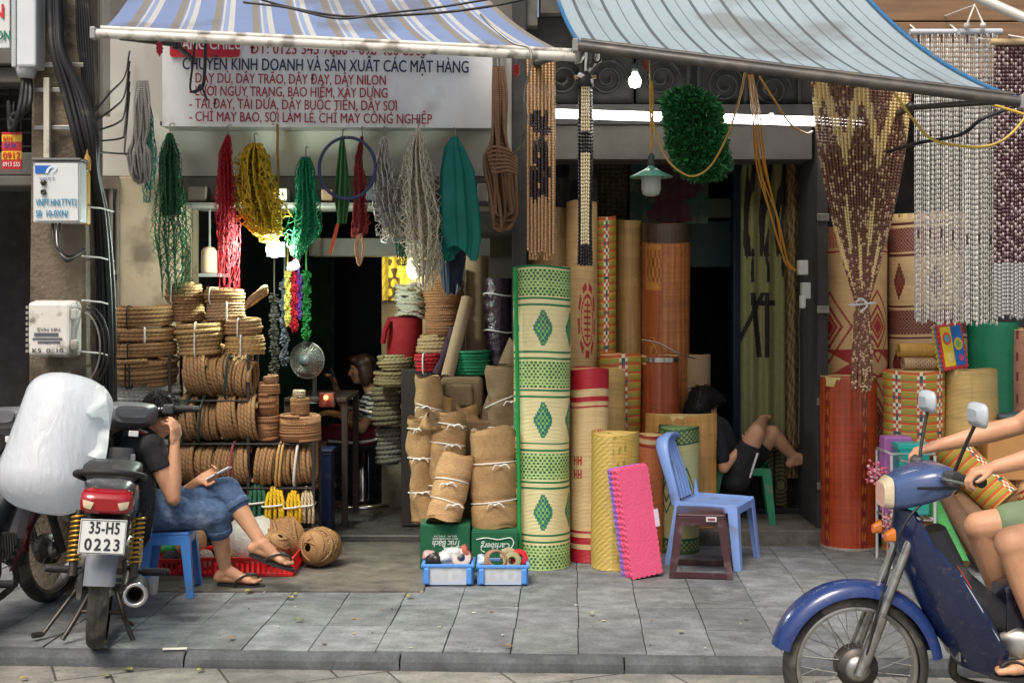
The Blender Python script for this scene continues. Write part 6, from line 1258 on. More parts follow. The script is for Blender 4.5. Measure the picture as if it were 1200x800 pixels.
# green garland bundle
t = thing('plastic_garland', 'bushy dark green plastic garland bundle hanging by the tube lamp', 'garland', P(818, 220, 7.7)); rs = np.random.default_rng(5); mb = MB(); n = 9500
ax0, ax1 = P(806, 112, 7.7), P(826, 204, 7.7); k = 7.7/F
u = rs.uniform(-.08, 1.06, n); th = rs.uniform(0, 2*PI, n); hw = (29+4*np.sin(u*PI)+1.5*np.sin(th*3+u*7)+1.5*np.sin(u*17+th))*k*np.clip(np.minimum((u+.1)*7, (1.09-u)*6), .2, 1)**.5; rr = hw*np.sqrt(rs.uniform(.45, 1.05, n))
base = np.array(ax0)[None]*(1-u[:, None])+np.array(ax1)[None]*u[:, None]+np.stack([rr*np.cos(th), rr*np.sin(th)*.9, 0*rr], -1)
dirn = np.stack([np.cos(th), np.sin(th), rs.uniform(-.9, .4, n)], -1)+rs.normal(size=(n, 3))*.45; dirn /= np.linalg.norm(dirn, axis=1)[:, None]
L = rs.uniform(.024, .046, n); sd_ = np.cross(dirn, rs.normal(size=(n, 3))); sd_ /= np.linalg.norm(sd_, axis=1)[:, None]; w_ = .0062
tip = base+dirn*L[:, None]; q = np.stack([base-sd_*w_*.4, base+sd_*w_*.4, base+dirn*L[:, None]*.6+sd_*w_, tip, base+dirn*L[:, None]*.6-sd_*w_], 1)
cl = np.array(S(40, 112, 58))[None]*rs.uniform(.5, 1.6, (n, 1)); cl[rs.random(n) < .14] = S(92, 164, 96); mb.add(q.reshape(-1, 3), (np.arange(n)[:, None]*5+np.arange(5)[None]), cl, 0, False); part('leaves', mb, m_foliage, t)
s = MB(); a = np.array(ax0); s.tube(spline([ax0+V((0, 0, -.03)), (ax0+ax1)/2, ax1+V((0, 0, .03))], 6), .085, 12, col=S(22, 66, 34)); part('core', s, m_cloth, t); s = MB(); s.tube([ax0, P(808, 96, 7.72), P(812, 70, 7.9), P(812, 55, 8.5)], .006, 5); part('hanger', s, m_cable, t)
# ================================================================ inside the rope shop
t = thing('flood_lamp', 'dazzling greenish white flood lamp hanging in the rope shop', 'lamp', P(322, 303, 8.15)); s = MB(); s.ell(P(322, 292, 8.07), (.055, .04, .05)); part('bulb', s, m_cool, t); s = MB(); s.bb(X(311, 8.1), X(333, 8.1), 8.125, 8.17, Z(301, 8.1), Z(283, 8.1), .006, S(60, 64, 64)); s.tube([P(322, 281, 8.13), P(322, 262, 8.3), V((X(322, 8.4), 8.46, Z(240, 8.4)))], .01, 6, col=S(60, 60, 60)); part('housing', s, m_paint, t)
pl_ = bpy.data.lights.new('flood_light', 'POINT'); pl_.energy = 40; pl_.color = (.82, 1, .88); pl_.shadow_soft_size = .06; po = bpy.data.objects.new('flood_light', pl_); sc.collection.objects.link(po); po.parent = t; po.location = P(322, 293, 8.0)-t.location
t = thing('lamp', 'small white spot lamp under the pointed emerald net', 'lamp', P(347, 316, 8.2)); s = MB(); s.ell(P(346, 310, 8.15), (.022, .02, .03)); part('bulb', s, emit('lit_small_bulb', (.9, 1, .95), 14), t); s = MB(); s.lathe([(.03, 0), (.03, -.06), (.012, -.08), (.001, -.08)], 16, P(350, 308, 8.2), rot('Y', 60), S(180, 190, 186)); s.tube([P(350, 308, 8.22), P(352, 296, 8.5)], .008, 6, col=S(80, 80, 80)); part('shade', s, m_paint, t)
t = thing('lamp', 'warm lit lamp glowing behind the white rope bundle', 'lamp', P(483, 320, 9.36)); s = MB(); s.ell(P(484, 314, 9.3), (.05, .03, .08)); part('bulb', s, emit('lit_warm_bulb', (1, .9, .45), 6), t); s = MB(); s.bb(X(478, 9.35), X(490, 9.35), 9.335, 9.4, Z(300, 9.35), Z(294, 9.35), .004, S(90, 90, 80)); part('bracket', s, m_paint, t)
pl_ = bpy.data.lights.new('warm_light', 'POINT'); pl_.energy = 4; pl_.color = (1, .88, .5); pl_.shadow_soft_size = .08; po = bpy.data.objects.new('warm_light', pl_); sc.collection.objects.link(po); po.parent = t; po.location = P(486, 322, 9.15)-t.location
def yellow_cloth(U, Vm):
    C = np.tile(np.array(S(196, 170, 60)), (*U.shape, 1)); f = np.sin(np.abs(U-462)*.7+1)*np.sin(Vm*.28)+.5*np.sin(Vm*.6); put(C, (np.abs(U-462) < 7) & (f > .1), S(70, 56, 26)); put(C, (np.abs(U-462) > 9) & (np.sin(Vm*.5+U) > .75), S(150, 124, 40)); return C
cloth_strip(448, 480, 297, 352, 9.36, yellow_cloth, 'yellow patterned cloth hung on the inner partition', waves=3, amp=.008, nu=60, nv=80)
hank_pile(462, 498, 333, 354, 8.85, 6, .013, S(206, 200, 180), 'cream rope bundle, upper one on the red drum', group='cream rope bundles on the red drum'); hank_pile(464, 498, 352, 371, 8.8, 6, .013, S(190, 184, 166), 'cream rope bundle resting directly on the red drum', group='cream rope bundles on the red drum')
s = MB(); k = 8.85/F; c = (X(474, 8.85), 8.85, Z(422, 8.85)); s.lathe([(.001, 0), (20*k, 0), (21*k, .02), (21*k, 48*k), (20*k, 50*k), (17*k, 51*k), (.001, 51*k)], 30, c, None, S(140, 16, 28)); t = thing('red_drum', 'deep red cloth covered drum beneath the cream rope bundles', 'drum', c); part('drum', s, m_cloth, t); s = MB(); s.tube(spline([P(456, 376, 8.75), P(451, 388, 8.72), P(449, 402, 8.74)], 6), .018, 8, col=S(140, 16, 28)); part('strap', s, m_cloth, t)
pcoil(441, 487, 417, 434, 8.75, 4, 'olive rope coil under the red drum', 'rope coils inside the rope shop', m=m_ropec, col=S(150, 134, 96), tie=None, jit=.8)
pcoil(439, 484, 434, 452, 8.75, 4, 'loose olive rope coil second below the red drum', 'rope coils inside the rope shop', m=m_ropec, col=S(136, 120, 84), tie=None, jit=.9)
pcoil(437, 470, 452, 500, 8.95, 8, 'tall dim rope coil behind the woman in the chair', 'rope coils inside the rope shop', m=m_ropec, col=S(120, 108, 82), tie=None)
pcoil(441, 474, 500, 545, 9.05, 8, 'grey dim rope coil on the dark shop floor', 'rope coils inside the rope shop', m=m_ropec, col=S(128, 122, 110), tie=None)
t = thing('rope_shelf', 'dark low cabinet inside the shop carrying rope coils', 'cabinet', (X(470, 8.9), 8.9, .055)); s = MB(); s.bb(X(474, 8.9), X(530, 8.9), 8.62, 9.3, .06, Z(424, 8.75)-.04, .01, S(52, 44, 40)); part('body', s, m_wood, t)
spool(497, 543, 318, 356, 8.7, 'big brown twine spool, upper of the two on the right inside', S(166, 118, 80), 12, group='big twine spools inside'); spool(498, 542, 356, 394, 8.7, 'big brown twine spool, lower of the two on the right inside', S(160, 112, 76), 12, group='big twine spools inside')
pcoil(489, 532, 394, 414, 8.62, 4, 'light tan rope coil below the big twine spools', 'rope coils inside the rope shop', m=m_ropec, col=S(170, 142, 104), tie=None, jit=.7)
pcoil(487, 517, 414, 437, 8.5, 5, 'small red rope coil with white tie below the tan one', 'rope coils inside the rope shop', m=m_ropec, col=S(176, 30, 40), angs=(250,))
pcoil(531, 575, 411, 441, 8.45, 8, 'bright green twine coil above the burlap rolls', 'rope coils inside the rope shop', m=m_twine, col=S(30, 130, 84), tie=None)
s = MB(); s.tube([P(524, 442, 8.3), P(548, 350, 8.55)], .043, 16, col=S(160, 134, 106)); solo('cardboard_tube', s, m_card, 'pale cardboard tube leaning diagonally before the twine spools', 'tube'); s = MB(); s.tube([P(512, 440, 8.42), P(533, 386, 8.58)], .036, 14, col=S(56, 32, 52)); solo('fabric_tube', s, m_cloth, 'short purple roll leaning left of the cardboard tube', 'tube')
s = MB(); s.tube([(X(558, 8.75), 8.75, .06), (X(559, 8.75), 8.75, Z(300, 8.75))], .078, 20, col=S(142, 116, 88)); solo('cardboard_roll', s, m_card, 'tall brown cardboard roll standing left of the purple wrapped one', 'tube')
m_wrap = mat('purple_film_wrap', S(44, 26, 44), .16, nz=(12, .3), bump=(26, .9, .02), coat=.6); s = lumpy((0, 0, 0), (1, 1, 1), 3); mb = MB(); n = 30; g = np.array([[(X(584, 8.5)+(.092+.006*math.sin(7*a+z*30)+.005*math.sin(z*70))*math.cos(a), 8.55+.092*math.sin(a), z) for a in np.linspace(0, 2*PI, n, endpoint=False)] for z in np.linspace(.06, Z(326, 8.5), 60)]); mb.grid(g, cu=True); mb.add(g[-1], [list(range(n))]); t = thing('wrapped_roll', 'dark purple film wrapped roll by the dark post', 'roll', (X(584, 8.5), 8.55, .06)); part('wrap', mb, m_wrap, t)
for z in (Z(345, 8.5), Z(388, 8.5)): s = MB(); s.tube([(X(584, 8.5)+.1*math.cos(a), 8.55+.1*math.sin(a), z+.01*math.sin(2*a)) for a in np.linspace(0, 2*PI, 28, endpoint=False)], .005, 5, closed=True); part('tie', s, m_white, t)
# hanging stock on the left of the interior
for k, (px, y0, y1, hw, cc, lb) in enumerate(((337, 318, 380, 4, S(206, 196, 96), 'pale yellow tinsel garland strip beside the fan'), (344, 320, 388, 5, S(190, 30, 50), 'red tinsel garland strip beside the fan'), (349, 322, 372, 4, S(120, 70, 170), 'purple tinsel garland strip beside the fan'), (357, 318, 398, 6, S(40, 130, 60), 'green tinsel garland strip beside the fan'), (331, 330, 430, 6, S(110, 116, 124), 'grey tufted strip of bundles hung inside'), (318, 345, 440, 6, S(96, 92, 84), 'dull grey string of bundles hung above the twine spools'))):
    mb = MB(); n = 500; v = rs.uniform(0, 1, n); a = rs.uniform(0, 2*PI, n); k2 = 8.5/F; c = np.stack([X(px, 8.5)+0*v, 8.5+.02*k+0*v, Z(y0, 8.5)+(Z(y1, 8.5)-Z(y0, 8.5))*v], -1); w_ = hw*k2*(.8+.3*np.sin(v*30)) ; e = c+np.stack([w_*np.cos(a), w_*np.sin(a), rs.uniform(-.02, .015, n)], -1); mb.struts(c, e, .0045, cc); mb.tube([c[0]*0+np.array([X(px, 8.5), 8.5+.02*k, Z(y0, 8.5)+.25]), np.array([X(px, 8.5), 8.5+.02*k, Z(y1, 8.5)])], .006, 5, col=cc); solo('garland', mb, m_net, lb, 'garland', 'strips of stock hung inside the rope shop')
t = thing('fan', 'grey round table fan facing the street inside the rope shop', 'fan', (X(360, 8.7), 8.75, Z(470, 8.7))); c = P(360, 422, 8.62); R = 21*8.62/F; Mx = rot('Z', -14) @ rot('X', 90); s = MB()
for k in range(11): q = R*(.12+.88*k/10); s.tube([c+Mx @ V((q*math.cos(a), q*math.sin(a), .05*(1-(k/10)**2))) for a in np.linspace(0, 2*PI, 40, endpoint=False)], .0028 if k < 10 else .007, 5, closed=True)
for a in np.linspace(0, 2*PI, 30, endpoint=False): s.tube([c+Mx @ V((q*R*math.cos(a), q*R*math.sin(a), .05*(1-q*q))) for q in (.1, .5, .8, 1)], .002, 4)
for a in np.linspace(0, 2*PI, 30, endpoint=False): s.tube([c+Mx @ V((q*R*math.cos(a), q*R*math.sin(a), -.08*(1-q*q))) for q in (.1, .5, .8, 1)], .002, 4)
part('guard', s, m_steel, t); s = MB()
for k in range(3):
    a0 = k*2*PI/3; s.grid(np.array([[c+Mx @ V((q*R*.85*math.cos(a0+da), q*R*.85*math.sin(a0+da), -.02+.03*(da-.4))) for da in np.linspace(0, .9, 6)] for q in np.linspace(.15, 1, 6)]), col=S(120, 140, 132))
part('blades', s, m_plas, t); s = MB(); s.lathe([(.001, .06), (.035, .055), (.04, .02), (.001, .02)], 18, c, Mx, S(90, 100, 98)); s.lathe([(.001, -.06), (.05, -.07), (.045, -.16), (.001, -.17)], 18, c, Mx, S(90, 100, 98)); part('motor', s, m_plas, t); s = MB(); s.tube([c+V((.03, .12, -.02)), c+V((.03, .12, -.26))], .016, 8, col=S(90, 100, 98)); s.lathe([(.12, 0), (.11, .03), (.03, .04)], 24, (c.x+.03, c.y+.12, c.z-.29), None, S(80, 90, 88)); part('base', s, m_plas, t)
t = thing('table', 'dim low table inside the rope shop with an orange glow below', 'table', (X(370, 8.8), 8.9, .055)); s = MB(); s.bb(X(335, 8.7), X(408, 8.7), 8.62, 9.3, Z(466, 8.62)-.03, Z(466, 8.62), .006, S(52, 40, 36)); part('tabletop', s, m_wood, t)
for px, d in ((338, 8.66), (405, 8.66), (338, 9.26), (405, 9.26)): s = MB(); s.bb(X(px, 8.7)-.02, X(px, 8.7)+.02, d-.02, d+.02, .055, Z(466, 8.62)-.031, .003, S(60, 46, 40)); part('leg', s, m_wood, t)
t = thing('heater', 'small glowing orange red heater under the dim table', 'heater', P(384, 476, 8.9)); s = MB(); s.ell(P(382, 465.5, 8.55), .016); part('glowing_coil', s, m_ember, t); s = MB(); s.bb(X(374, 8.6), X(392, 8.6), 8.58, 8.66, Z(477, 8.6), Z(460, 8.6), .005, S(80, 22, 14)); part('case', s, m_plas, t)
pl_ = bpy.data.lights.new('ember_light', 'POINT'); pl_.energy = .15; pl_.color = (1, .25, .08); pl_.shadow_soft_size = .02; po = bpy.data.objects.new('ember_light', pl_); sc.collection.objects.link(po); po.parent = t; po.location = P(382, 465, 8.45)-t.location
t = thing('bin', 'tall dark blue plastic bin just inside beside the rope rack', 'bin', (X(381, 8.4), 8.5, .055)); s = MB(); s.bb(X(375, 8.4), X(388, 8.4), 8.4, 8.6, .06, Z(530, 8.4), .01, S(24, 34, 70)); part('body', s, m_plas, t); s = MB(); s.bb(X(374, 8.4), X(389, 8.4), 8.39, 8.61, Z(530, 8.4)+.002, Z(527, 8.4), .004, S(34, 46, 90)); part('rim', s, m_plas, t)
# salon-like armchair
t = thing('armchair', 'black padded armchair with chrome arms on a round chrome foot', 'chair', (X(425, 9.6), 9.6, .055)); c = V((X(425, 9.6), 9.6, .055)); k = 9.6/F
s = MB(); s.lathe([(.001, .04), (.04, .04), (.29, .03), (.3, .015), (.3, 0), (.001, 0)], 36, c); part('foot', s, m_chrome, t); s = MB(); s.lathe([(.045, .03), (.045, .42), (.001, .42)], 18, c); part('pedestal', s, m_chrome, t)
s = MB(); s.box(c+V((0, 0, .46)), (.5, .48, .10), .04); part('seat', s, m_black, t); s = MB(); s.box(c+V((.24, 0, .78)), (.10, .46, .52), .045, rot('Y', 14)); part('backrest', s, m_black, t)
for sy in (-1, 1): s = MB(); s.tube(spline([c+V((-.22, sy*.27, .50)), c+V((.0, sy*.28, .49)), c+V((.17, sy*.28, .53)), c+V((.2, sy*.28, .64)), c+V((.1, sy*.28, .70)), c+V((-.12, sy*.28, .76))], 7), .016, 8); part('armrest', s, m_chrome, t)
# transom clutter
for k, (x0, x1, y0, y1, cc, lb) in enumerate(((222, 244, 219, 235, S(70, 60, 50), 'dark little box on the ledge by the green net'), (284, 312, 222, 236, S(150, 140, 130), 'pale box on the ledge behind the yellow net'), (326, 338, 221, 236, S(196, 190, 180), 'white packet on the ledge beside the emerald net'), (378, 392, 222, 236, S(120, 92, 70), 'brown box on the ledge behind the landing net'), (430, 446, 219, 236, S(90, 96, 104), 'grey box on the ledge between the red bag and pale cords'), (560, 572, 216, 236, S(170, 160, 150), 'pale tin on the ledge right of the teal net'))):
    s = MB(); s.bb(X(x0, 8.22), X(x1, 8.22), 8.16, 8.28, Z(237, 8.15)+.001, Z(y0, 8.22), .008, cc); solo('box', s, m_card, lb, 'box', 'small boxes on the shop ledge')
t = thing('spool_jar', 'pale thread cone standing behind the dark green and red nets', 'spool', P(245, 320, 8.3)); s = MB(); k = 8.3/F; s.lathe([(.001, 0), (9*k, 0), (9.5*k, 2*k), (9*k, 26*k), (6*k, 30*k), (2*k, 31*k), (.001, 31*k)], 22, P(245, 320, 8.35), None, S(180, 156, 128)); part('cone', s, m_twine, t); s = MB(); s.bb(X(236, 8.3), X(262, 8.3), 8.22, 8.5, Z(321, 8.3)-.02, Z(320.5, 8.3), .003, S(120, 120, 120)); s.tube([(X(238, 8.3), 8.48, Z(321, 8.3)), (X(238, 8.3), 8.48, Z(240, 8.3))], .008, 6, col=S(120, 120, 120)); s.tube([(X(260, 8.3), 8.48, Z(321, 8.3)), (X(260, 8.3), 8.48, Z(240, 8.3))], .008, 6, col=S(120, 120, 120)); part('wall_shelf', s, m_paint, t)
# ================================================================ right-hand clutter
t = thing('wire_rack', 'white wire display rack with pink flower ties in front of the right rolls', 'rack', (X(1063, 7.75), 7.75, 0))
for px, d in ((1036, 7.6), (1086, 7.6), (1036, 7.9), (1086, 7.9)): s = MB(); s.tube([(X(px, 7.75), d, 0), (X(px, 7.75), d, Z(530, 7.75))], .009, 7, col=S(200, 196, 196)); part('leg', s, m_paint, t)
for yy in (528, 566, 604): s = MB(); zz = Z(yy, 7.75); xa, xb = X(1036, 7.75), X(1086, 7.75); s.tube([(xa, 7.6, zz), (xb, 7.6, zz), (xb, 7.9, zz), (xa, 7.9, zz)], .007, 6, closed=True, col=S(200, 196, 196)); part('shelf', s, m_paint, t); s.tube([(xa, 7.7, zz), (xb, 7.7, zz)], .005, 5, col=S(200, 196, 196))
s = MB(); s.bb(X(1040, 7.7), X(1073, 7.7), 7.76, 7.88, Z(604, 7.75)+.01, Z(512, 7.75), .01, S(176, 110, 176)); solo('storage_box', s, m_plas, 'purple plastic box on the white wire rack', 'box'); s = MB(); s.bb(X(1052, 7.66), X(1088, 7.66), 7.63, 7.75, Z(604, 7.7)+.012, Z(521, 7.66), .01, S(30, 160, 150)); s.bb(X(1051, 7.65), X(1089, 7.65), 7.625, 7.755, Z(526, 7.66), Z(519, 7.66), .006, S(40, 176, 166)); solo('storage_box', s, m_plas, 'turquoise plastic box on the white wire rack', 'box')
mb = MB(); 
for k in range(90):
    c = P(1026+rs.normal()*5, 556+rs.normal()*6, 7.56+rs.normal()*.02); mb.ell(c, (.012, .012, .006), frame(rs.normal(size=3)), 6, 4, col=(S(206, 110, 130), S(220, 170, 180), S(190, 80, 96))[k % 3])
mb.tube([P(1026, 560, 7.58), P(1034, 590, 7.62), P(1035, 610, 7.6)], .006, 5, col=S(180, 130, 140)); solo('flower_bunch', mb, m_cloth, 'bunch of little pink artificial flowers tied to the wire rack', 'flowers')
mb = MB()
for k in range(70):
    c = P(1042+rs.normal()*4, 618+rs.normal()*8, 7.57+rs.normal()*.02); mb.ell(c, (.012, .012, .006), frame(rs.normal(size=3)), 6, 4, col=(S(196, 130, 140), S(210, 190, 196), S(150, 100, 120))[k % 3])
mb.tube([P(1042, 610, 7.58), P(1040, 640, 7.6), P(1040, 665, 7.6)], .006, 5, col=S(180, 130, 140)); solo('flower_bunch', mb, m_cloth, 'lower faded pink flower bunch by the foot of the wire rack', 'flowers')
def leaning_roll(p0, p1, r, fn, label, n=60, m=None):
    a, b = V(p0), V(p1); Mx = frame(b-a, (0, 1, 0)); L = (b-a).length; th = np.linspace(0, 2*PI, 49)
    g = np.array([[a+(b-a)*(j/n)+Mx @ V((r*math.cos(q), r*math.sin(q), 0)) for q in th] for j in range(n+1)]); AM, VM = np.meshgrid((th[:-1]+th[1:])/2-PI, (np.arange(n)+.5)/n); mb = MB(); mb.grid(g, col=fn(AM, VM))
    t = thing('mat_roll', label, 'mat roll', (a.x, a.y, min(a.z, b.z)), 0, 'rolls at the right shop front'); part('outer_layer', mb, m or m_cloth, t)
    for ip in (a, b): e = MB(); e.grid(np.array([[ip+Mx @ V((r*f*math.cos(h), r*f*math.sin(h), 0)) for h in th] for f in (.01, 1)]), col=S(150, 116, 70)); part('rolled_end', e, m_cloth, t)
    return t
leaning_roll((X(1125, 7.7), 7.95, Z(524, 7.9)), (X(1180, 7.7), 7.75, Z(590, 7.7)), .115, lambda A, v: fruit_stripe(A, v, 24, 90, (-20, 0., 20)), 'orange striped mat roll slanting down behind the scooter handlebar', n=110)
leaning_roll((X(1085, 7.9), 7.98, Z(532, 7.9)), (X(1150, 7.9), 7.96, Z(512, 7.9)), .05, lambda A, v: fruit_stripe(A, v, 12, 70, (0.,)), 'small orange striped roll tilted upward above the turquoise box', n=80)
leaning_roll((X(1120, 7.55), 7.45, .05), (X(1085, 7.8), 7.85, Z(570, 7.8)), .05, flat(S(70, 150, 80)), 'thin light green roll leaning by the wire rack')
leaning_roll((X(1180, 7.55), 7.5, .07), (X(1130, 7.8), 7.9, Z(590, 7.8)), .075, flat(S(132, 100, 74)), 'brown roll leaning low behind the scooter')
leaning_roll((X(1145, 7.6), 7.45, .07), (X(1112, 7.8), 7.88, Z(585, 7.8)), .06, flat(S(112, 84, 64)), 'dark brown roll leaning between the green and brown ones')
leaning_roll((X(1250, 7.8), 7.8, .12), (X(1205, 7.9), 8.0, Z(560, 7.9)), .13, carpet_red, 'red patterned mat roll leaning at the right edge behind the rider', n=90)
s = MB(); s.bb(X(1151, 7.95), X(1215, 7.95), 7.85, 8.2, Z(560, 7.95), Z(494, 7.95), .008, S(190, 140, 84)); s.lathe([(.001, -.001), (.03, -.001), (.032, .002)], 16, P(1156, 510, 7.845), rot('X', 90), S(30, 26, 24)); t = thing('carton', 'brown cardboard carton with a dark hand hole at the right edge', 'carton', (X(1183, 7.95), 8.0, Z(560, 7.95))); part('box', s, m_card, t)
s = MB(); s.bb(X(1150, 7.95), X(1230, 7.95), 7.9, 8.25, 0, Z(562, 7.95), .008, S(150, 112, 72)); t = thing('carton', 'lower brown cardboard carton supporting the one with the hand hole', 'carton', (X(1183, 7.95), 8.05, 0)); part('box', s, m_card, t)
s = MB(); s.lathe([(.001, 0), (.2, 0), (.21, .02), (.21, .04), (.001, .05)], 30, P(1210, 493, 8.02), None, S(90, 110, 124)); solo('basin_lid', s, m_plas, 'grey blue plastic lid lying on the brown carton', 'lid')
# dark floor fan behind the seated person
t = thing('floor_fan', 'big black round floor fan behind the legs in the mat shop', 'fan', (X(910, 8.9), 9.0, .1)); c = V((X(912, 8.9), 8.95, Z(568, 8.9))); R = .26; Mx = rot('Z', 20) @ rot('X', 90); s = MB()
for k in range(9): q = R*(.15+.85*k/8); s.tube([c+Mx @ V((q*math.cos(a), q*math.sin(a), .05*(1-(k/8)**2))) for a in np.linspace(0, 2*PI, 36, endpoint=False)], .004 if k < 8 else .012, 5, closed=True)
part('guard', s, m_black, t); s = MB(); s.lathe([(R*.9, -.02), (R*.92, -.12), (R*.4, -.16), (.001, -.16)], 30, c, Mx); s.lathe([(.001, -.02), (R*.9, -.02)], 30, c, Mx); part('drum', s, m_black, t); s = MB(); s.bb(c.x-.2, c.x+.2, c.y-.06, c.y+.12, .1, .14, .01); s.tube([(c.x, c.y+.05, .12), (c.x, c.y+.06, c.z-.2)], .02, 8); part('stand', s, m_black, t)
# drink cup, scraps and fallen leaves
t = thing('cup', 'clear plastic cup half full of yellow drink beside the motorbike', 'cup', (X(178, 6.93), 6.95, 0)); k = 6.93/F; s = MB(); s.lathe([(5.5*k, .001), (7.6*k, 25*k), (7.3*k, 25*k), (5.2*k, .003)], 22, t.location); part('wall', s, m_glass, t); s = MB(); s.lathe([(.001, .004), (5.1*k, .004), (6.2*k, 14*k), (.001, 14*k)], 20, t.location); part('drink', s, mat('yellow_drink', S(214, 160, 40), .1, nz=None), t)
lc = [S(150, 150, 60), S(176, 160, 70), S(120, 130, 56), S(150, 116, 60), S(186, 176, 90)]
spots = [(292, 694, 'yellowish leaf near the tile seam behind the sandal'), (340, 702, 'pair-side olive leaf in front of the apron edge'), (350, 728, 'olive leaf alone on the middle of the grey paving'), (272, 748.5, 'pale leaf by the kerb below the blue stool'), (693, 720, 'leaf on the paving below the yellow mat roll'), (798, 741, 'green leaf close to the kerb left of the scooter'), (345, 697, 'small yellow leaf at the apron edge'), (124, 793, 'yellow leaf lying in the road below the motorbike'), (762, 784, 'large pale green leaf lying in the road'), (660, 785, 'little dry leaf in the road right of centre'), (235, 787, 'long dry orange leaf in the road'), (28, 797, 'yellow leaf at the bottom left corner'), (150, 786, 'pinkish petal in the gutter by the front tyre mark'), (596, 759, 'brown leaf on the kerb edge in the centre'), (948, 775, 'leaf stuck on the road beneath the scooter'), (480, 700, 'dry leaf before the left blue tray'), (600, 672.5, 'crumb of leaf beside the right blue tray')]
for k, (px, py, lb) in enumerate(spots):
    z = .012 if 664 < py < 690 and px < 498 else (.004 if py < 764 else -.07); d = D(py, z); c = V((X(px, d), d, z+.004)); L = RNG.uniform(.035, .06); a = RNG.uniform(0, 3.1); q = []
    for i in range(7):
        u = i/6; w_ = L*.32*math.sin(PI*u)**.8; q.append([(u-.5)*L, -w_, .006*math.sin(u*4)+.004]); 
    g = np.array([[(p[0], s_*abs(p[1]), p[2]+.004*abs(s_)) for p in q] for s_ in (-1, 0, 1)]) @ np.array(rot('Z', math.degrees(a))).T; s = MB(); s.grid(g+np.array(c), col=lc[k % 5]); solo('leaf', s, m_cloth, lb, 'leaf', 'fallen leaves')
s = MB(); d = D(761); s.box((X(205, d), d, .006), (.11, .02, .006), .002, rot('Z', 5), S(220, 216, 200)); solo('paper_scrap', s, m_cloth, 'narrow white paper scrap on the kerb below the blue stool', 'paper'); s = MB(); d = D(659, .012); s.add(lumpy((X(330, d), d-.02, .024), (.035, .02, .008), 8, 14, 8).v[0], lumpy((0, 0, 0), (1, 1, 1), 8, 14, 8).f, S(226, 226, 226)); solo('paper_scrap', s, m_cloth, 'crumpled white paper by the open twine reel', 'paper')

for k in range(26):                                              # crumbs of paper and straw that gather on the slabs
    px, py = RNG.uniform(230, 930), RNG.uniform(692, 760); d = D(py); s = MB(); c_ = (S(206, 200, 186), S(150, 120, 76), S(90, 84, 74), S(186, 176, 150))[k % 4]; L = RNG.uniform(.008, .022)
    s.box((X(px, d), d, .004), (L, L*RNG.uniform(.2, .7), .004), .001, rot('Z', RNG.uniform(0, 180)), c_); solo('litter_scrap', s, m_cloth, 'tiny scrap of straw or paper littering the paving', 'litter', 'litter scraps on the paving')
# ================================================================ motorbikes (local: x right, y forward, origin under the rear axle)
m_tyre = mat('tyre_rubber', S(58, 56, 53), .8, nz=(30, .25), dirt=(10, .5, S(120, 112, 100), .6), bump=(90, .3, .003))
m_alloy = mat('worn_alloy', S(176, 174, 168), .38, 1., nz=(14, .15), dirt=(12, .55, S(84, 72, 58), .6))
m_chain = mat('greasy_metal', S(86, 82, 78), .5, .8, nz=(20, .25), dirt=(14, .55, S(60, 48, 38), .6))
m_spring = mat('gold_spring', S(206, 160, 60), .35, .6, nz=(20, .1))
m_seat = mat('seat_vinyl', S(38, 38, 40), .5, nz=(10, .15), bump=(240, .25, .002), dirt=(6, .6, S(110, 104, 96), .35))
m_lens = mat('clear_lens', S(206, 190, 160), .1, nz=(60, .1), bump=(200, .3, .002), coat=.6)
m_amber = mat('amber_lens', S(196, 110, 30), .15, nz=(60, .1), coat=.6)
m_plate = mat('plate_white', S(206, 208, 204), .4, nz=(8, .05), dirt=(9, .6, S(120, 110, 96), .4))
def tyre(R, w_, y0, z0):
    s = MB(); n = 120; prof = []
    for a in np.linspace(-100, 100, 19): prof.append((R-.036+.036*math.cos(math.radians(a)), w_*math.sin(math.radians(a))))
    g = np.zeros((n, len(prof), 3))
    for i in range(n):
        t_ = 2*PI*i/n
        for j, (r, x) in enumerate(prof):
            gr = .007 if ((i+abs(j-9)) % 4 == 0 and 1 < abs(j-9) < 7) else (.006 if j == 9 else 0); g[i, j] = (x, y0+(r-gr)*math.cos(t_), z0+(r-gr)*math.sin(t_))
    s.grid(g, cv=True); return s
def wheel(t, y0, R=.285, w_=.042, front=False):
    z0 = R; s = MB(); Mx = rot('Y', 90); s.lathe([(.001, -.06), (.03, -.06), (.055, -.04), (.055, .04), (.03, .06), (.001, .06)], 24, (0, y0, z0), Mx)
    o = part('wheel', s, m_alloy, t, True); part('tyre', tyre(R, w_, y0, z0), m_tyre, o, True)
    s = MB(); s.lathe([(R-.062, -.03), (R-.036, -.034), (R-.042, -.012), (R-.048, 0), (R-.042, .012), (R-.036, .034), (R-.062, .03), (R-.066, 0), (R-.062, -.03)], 60, (0, y0, z0), Mx); part('rim', s, m_alloy, o, True)
    s = MB()
    for k in range(36):
        a = k*2*PI/36; b = a+(.5 if k % 2 else -.5); sx = .035 if (k//2) % 2 else -.035; s.tube([(sx, y0+.05*math.cos(b), z0+.05*math.sin(b)), (0, y0+(R-.06)*math.cos(a), z0+(R-.06)*math.sin(a))], .0016, 4)
    part('spokes', s, m_alloy, o, True); s = MB(); s.lathe([(.001, -.085), (.018, -.085), (.018, .085), (.001, .085)], 12, (0, y0, z0), Mx); s.lathe([(.001, -.046), (.075, -.044), (.08, -.03), (.08, .03), (.001, .03)], 24, (-.0, y0, z0), Mx); part('hub', s, m_chain, o, True)
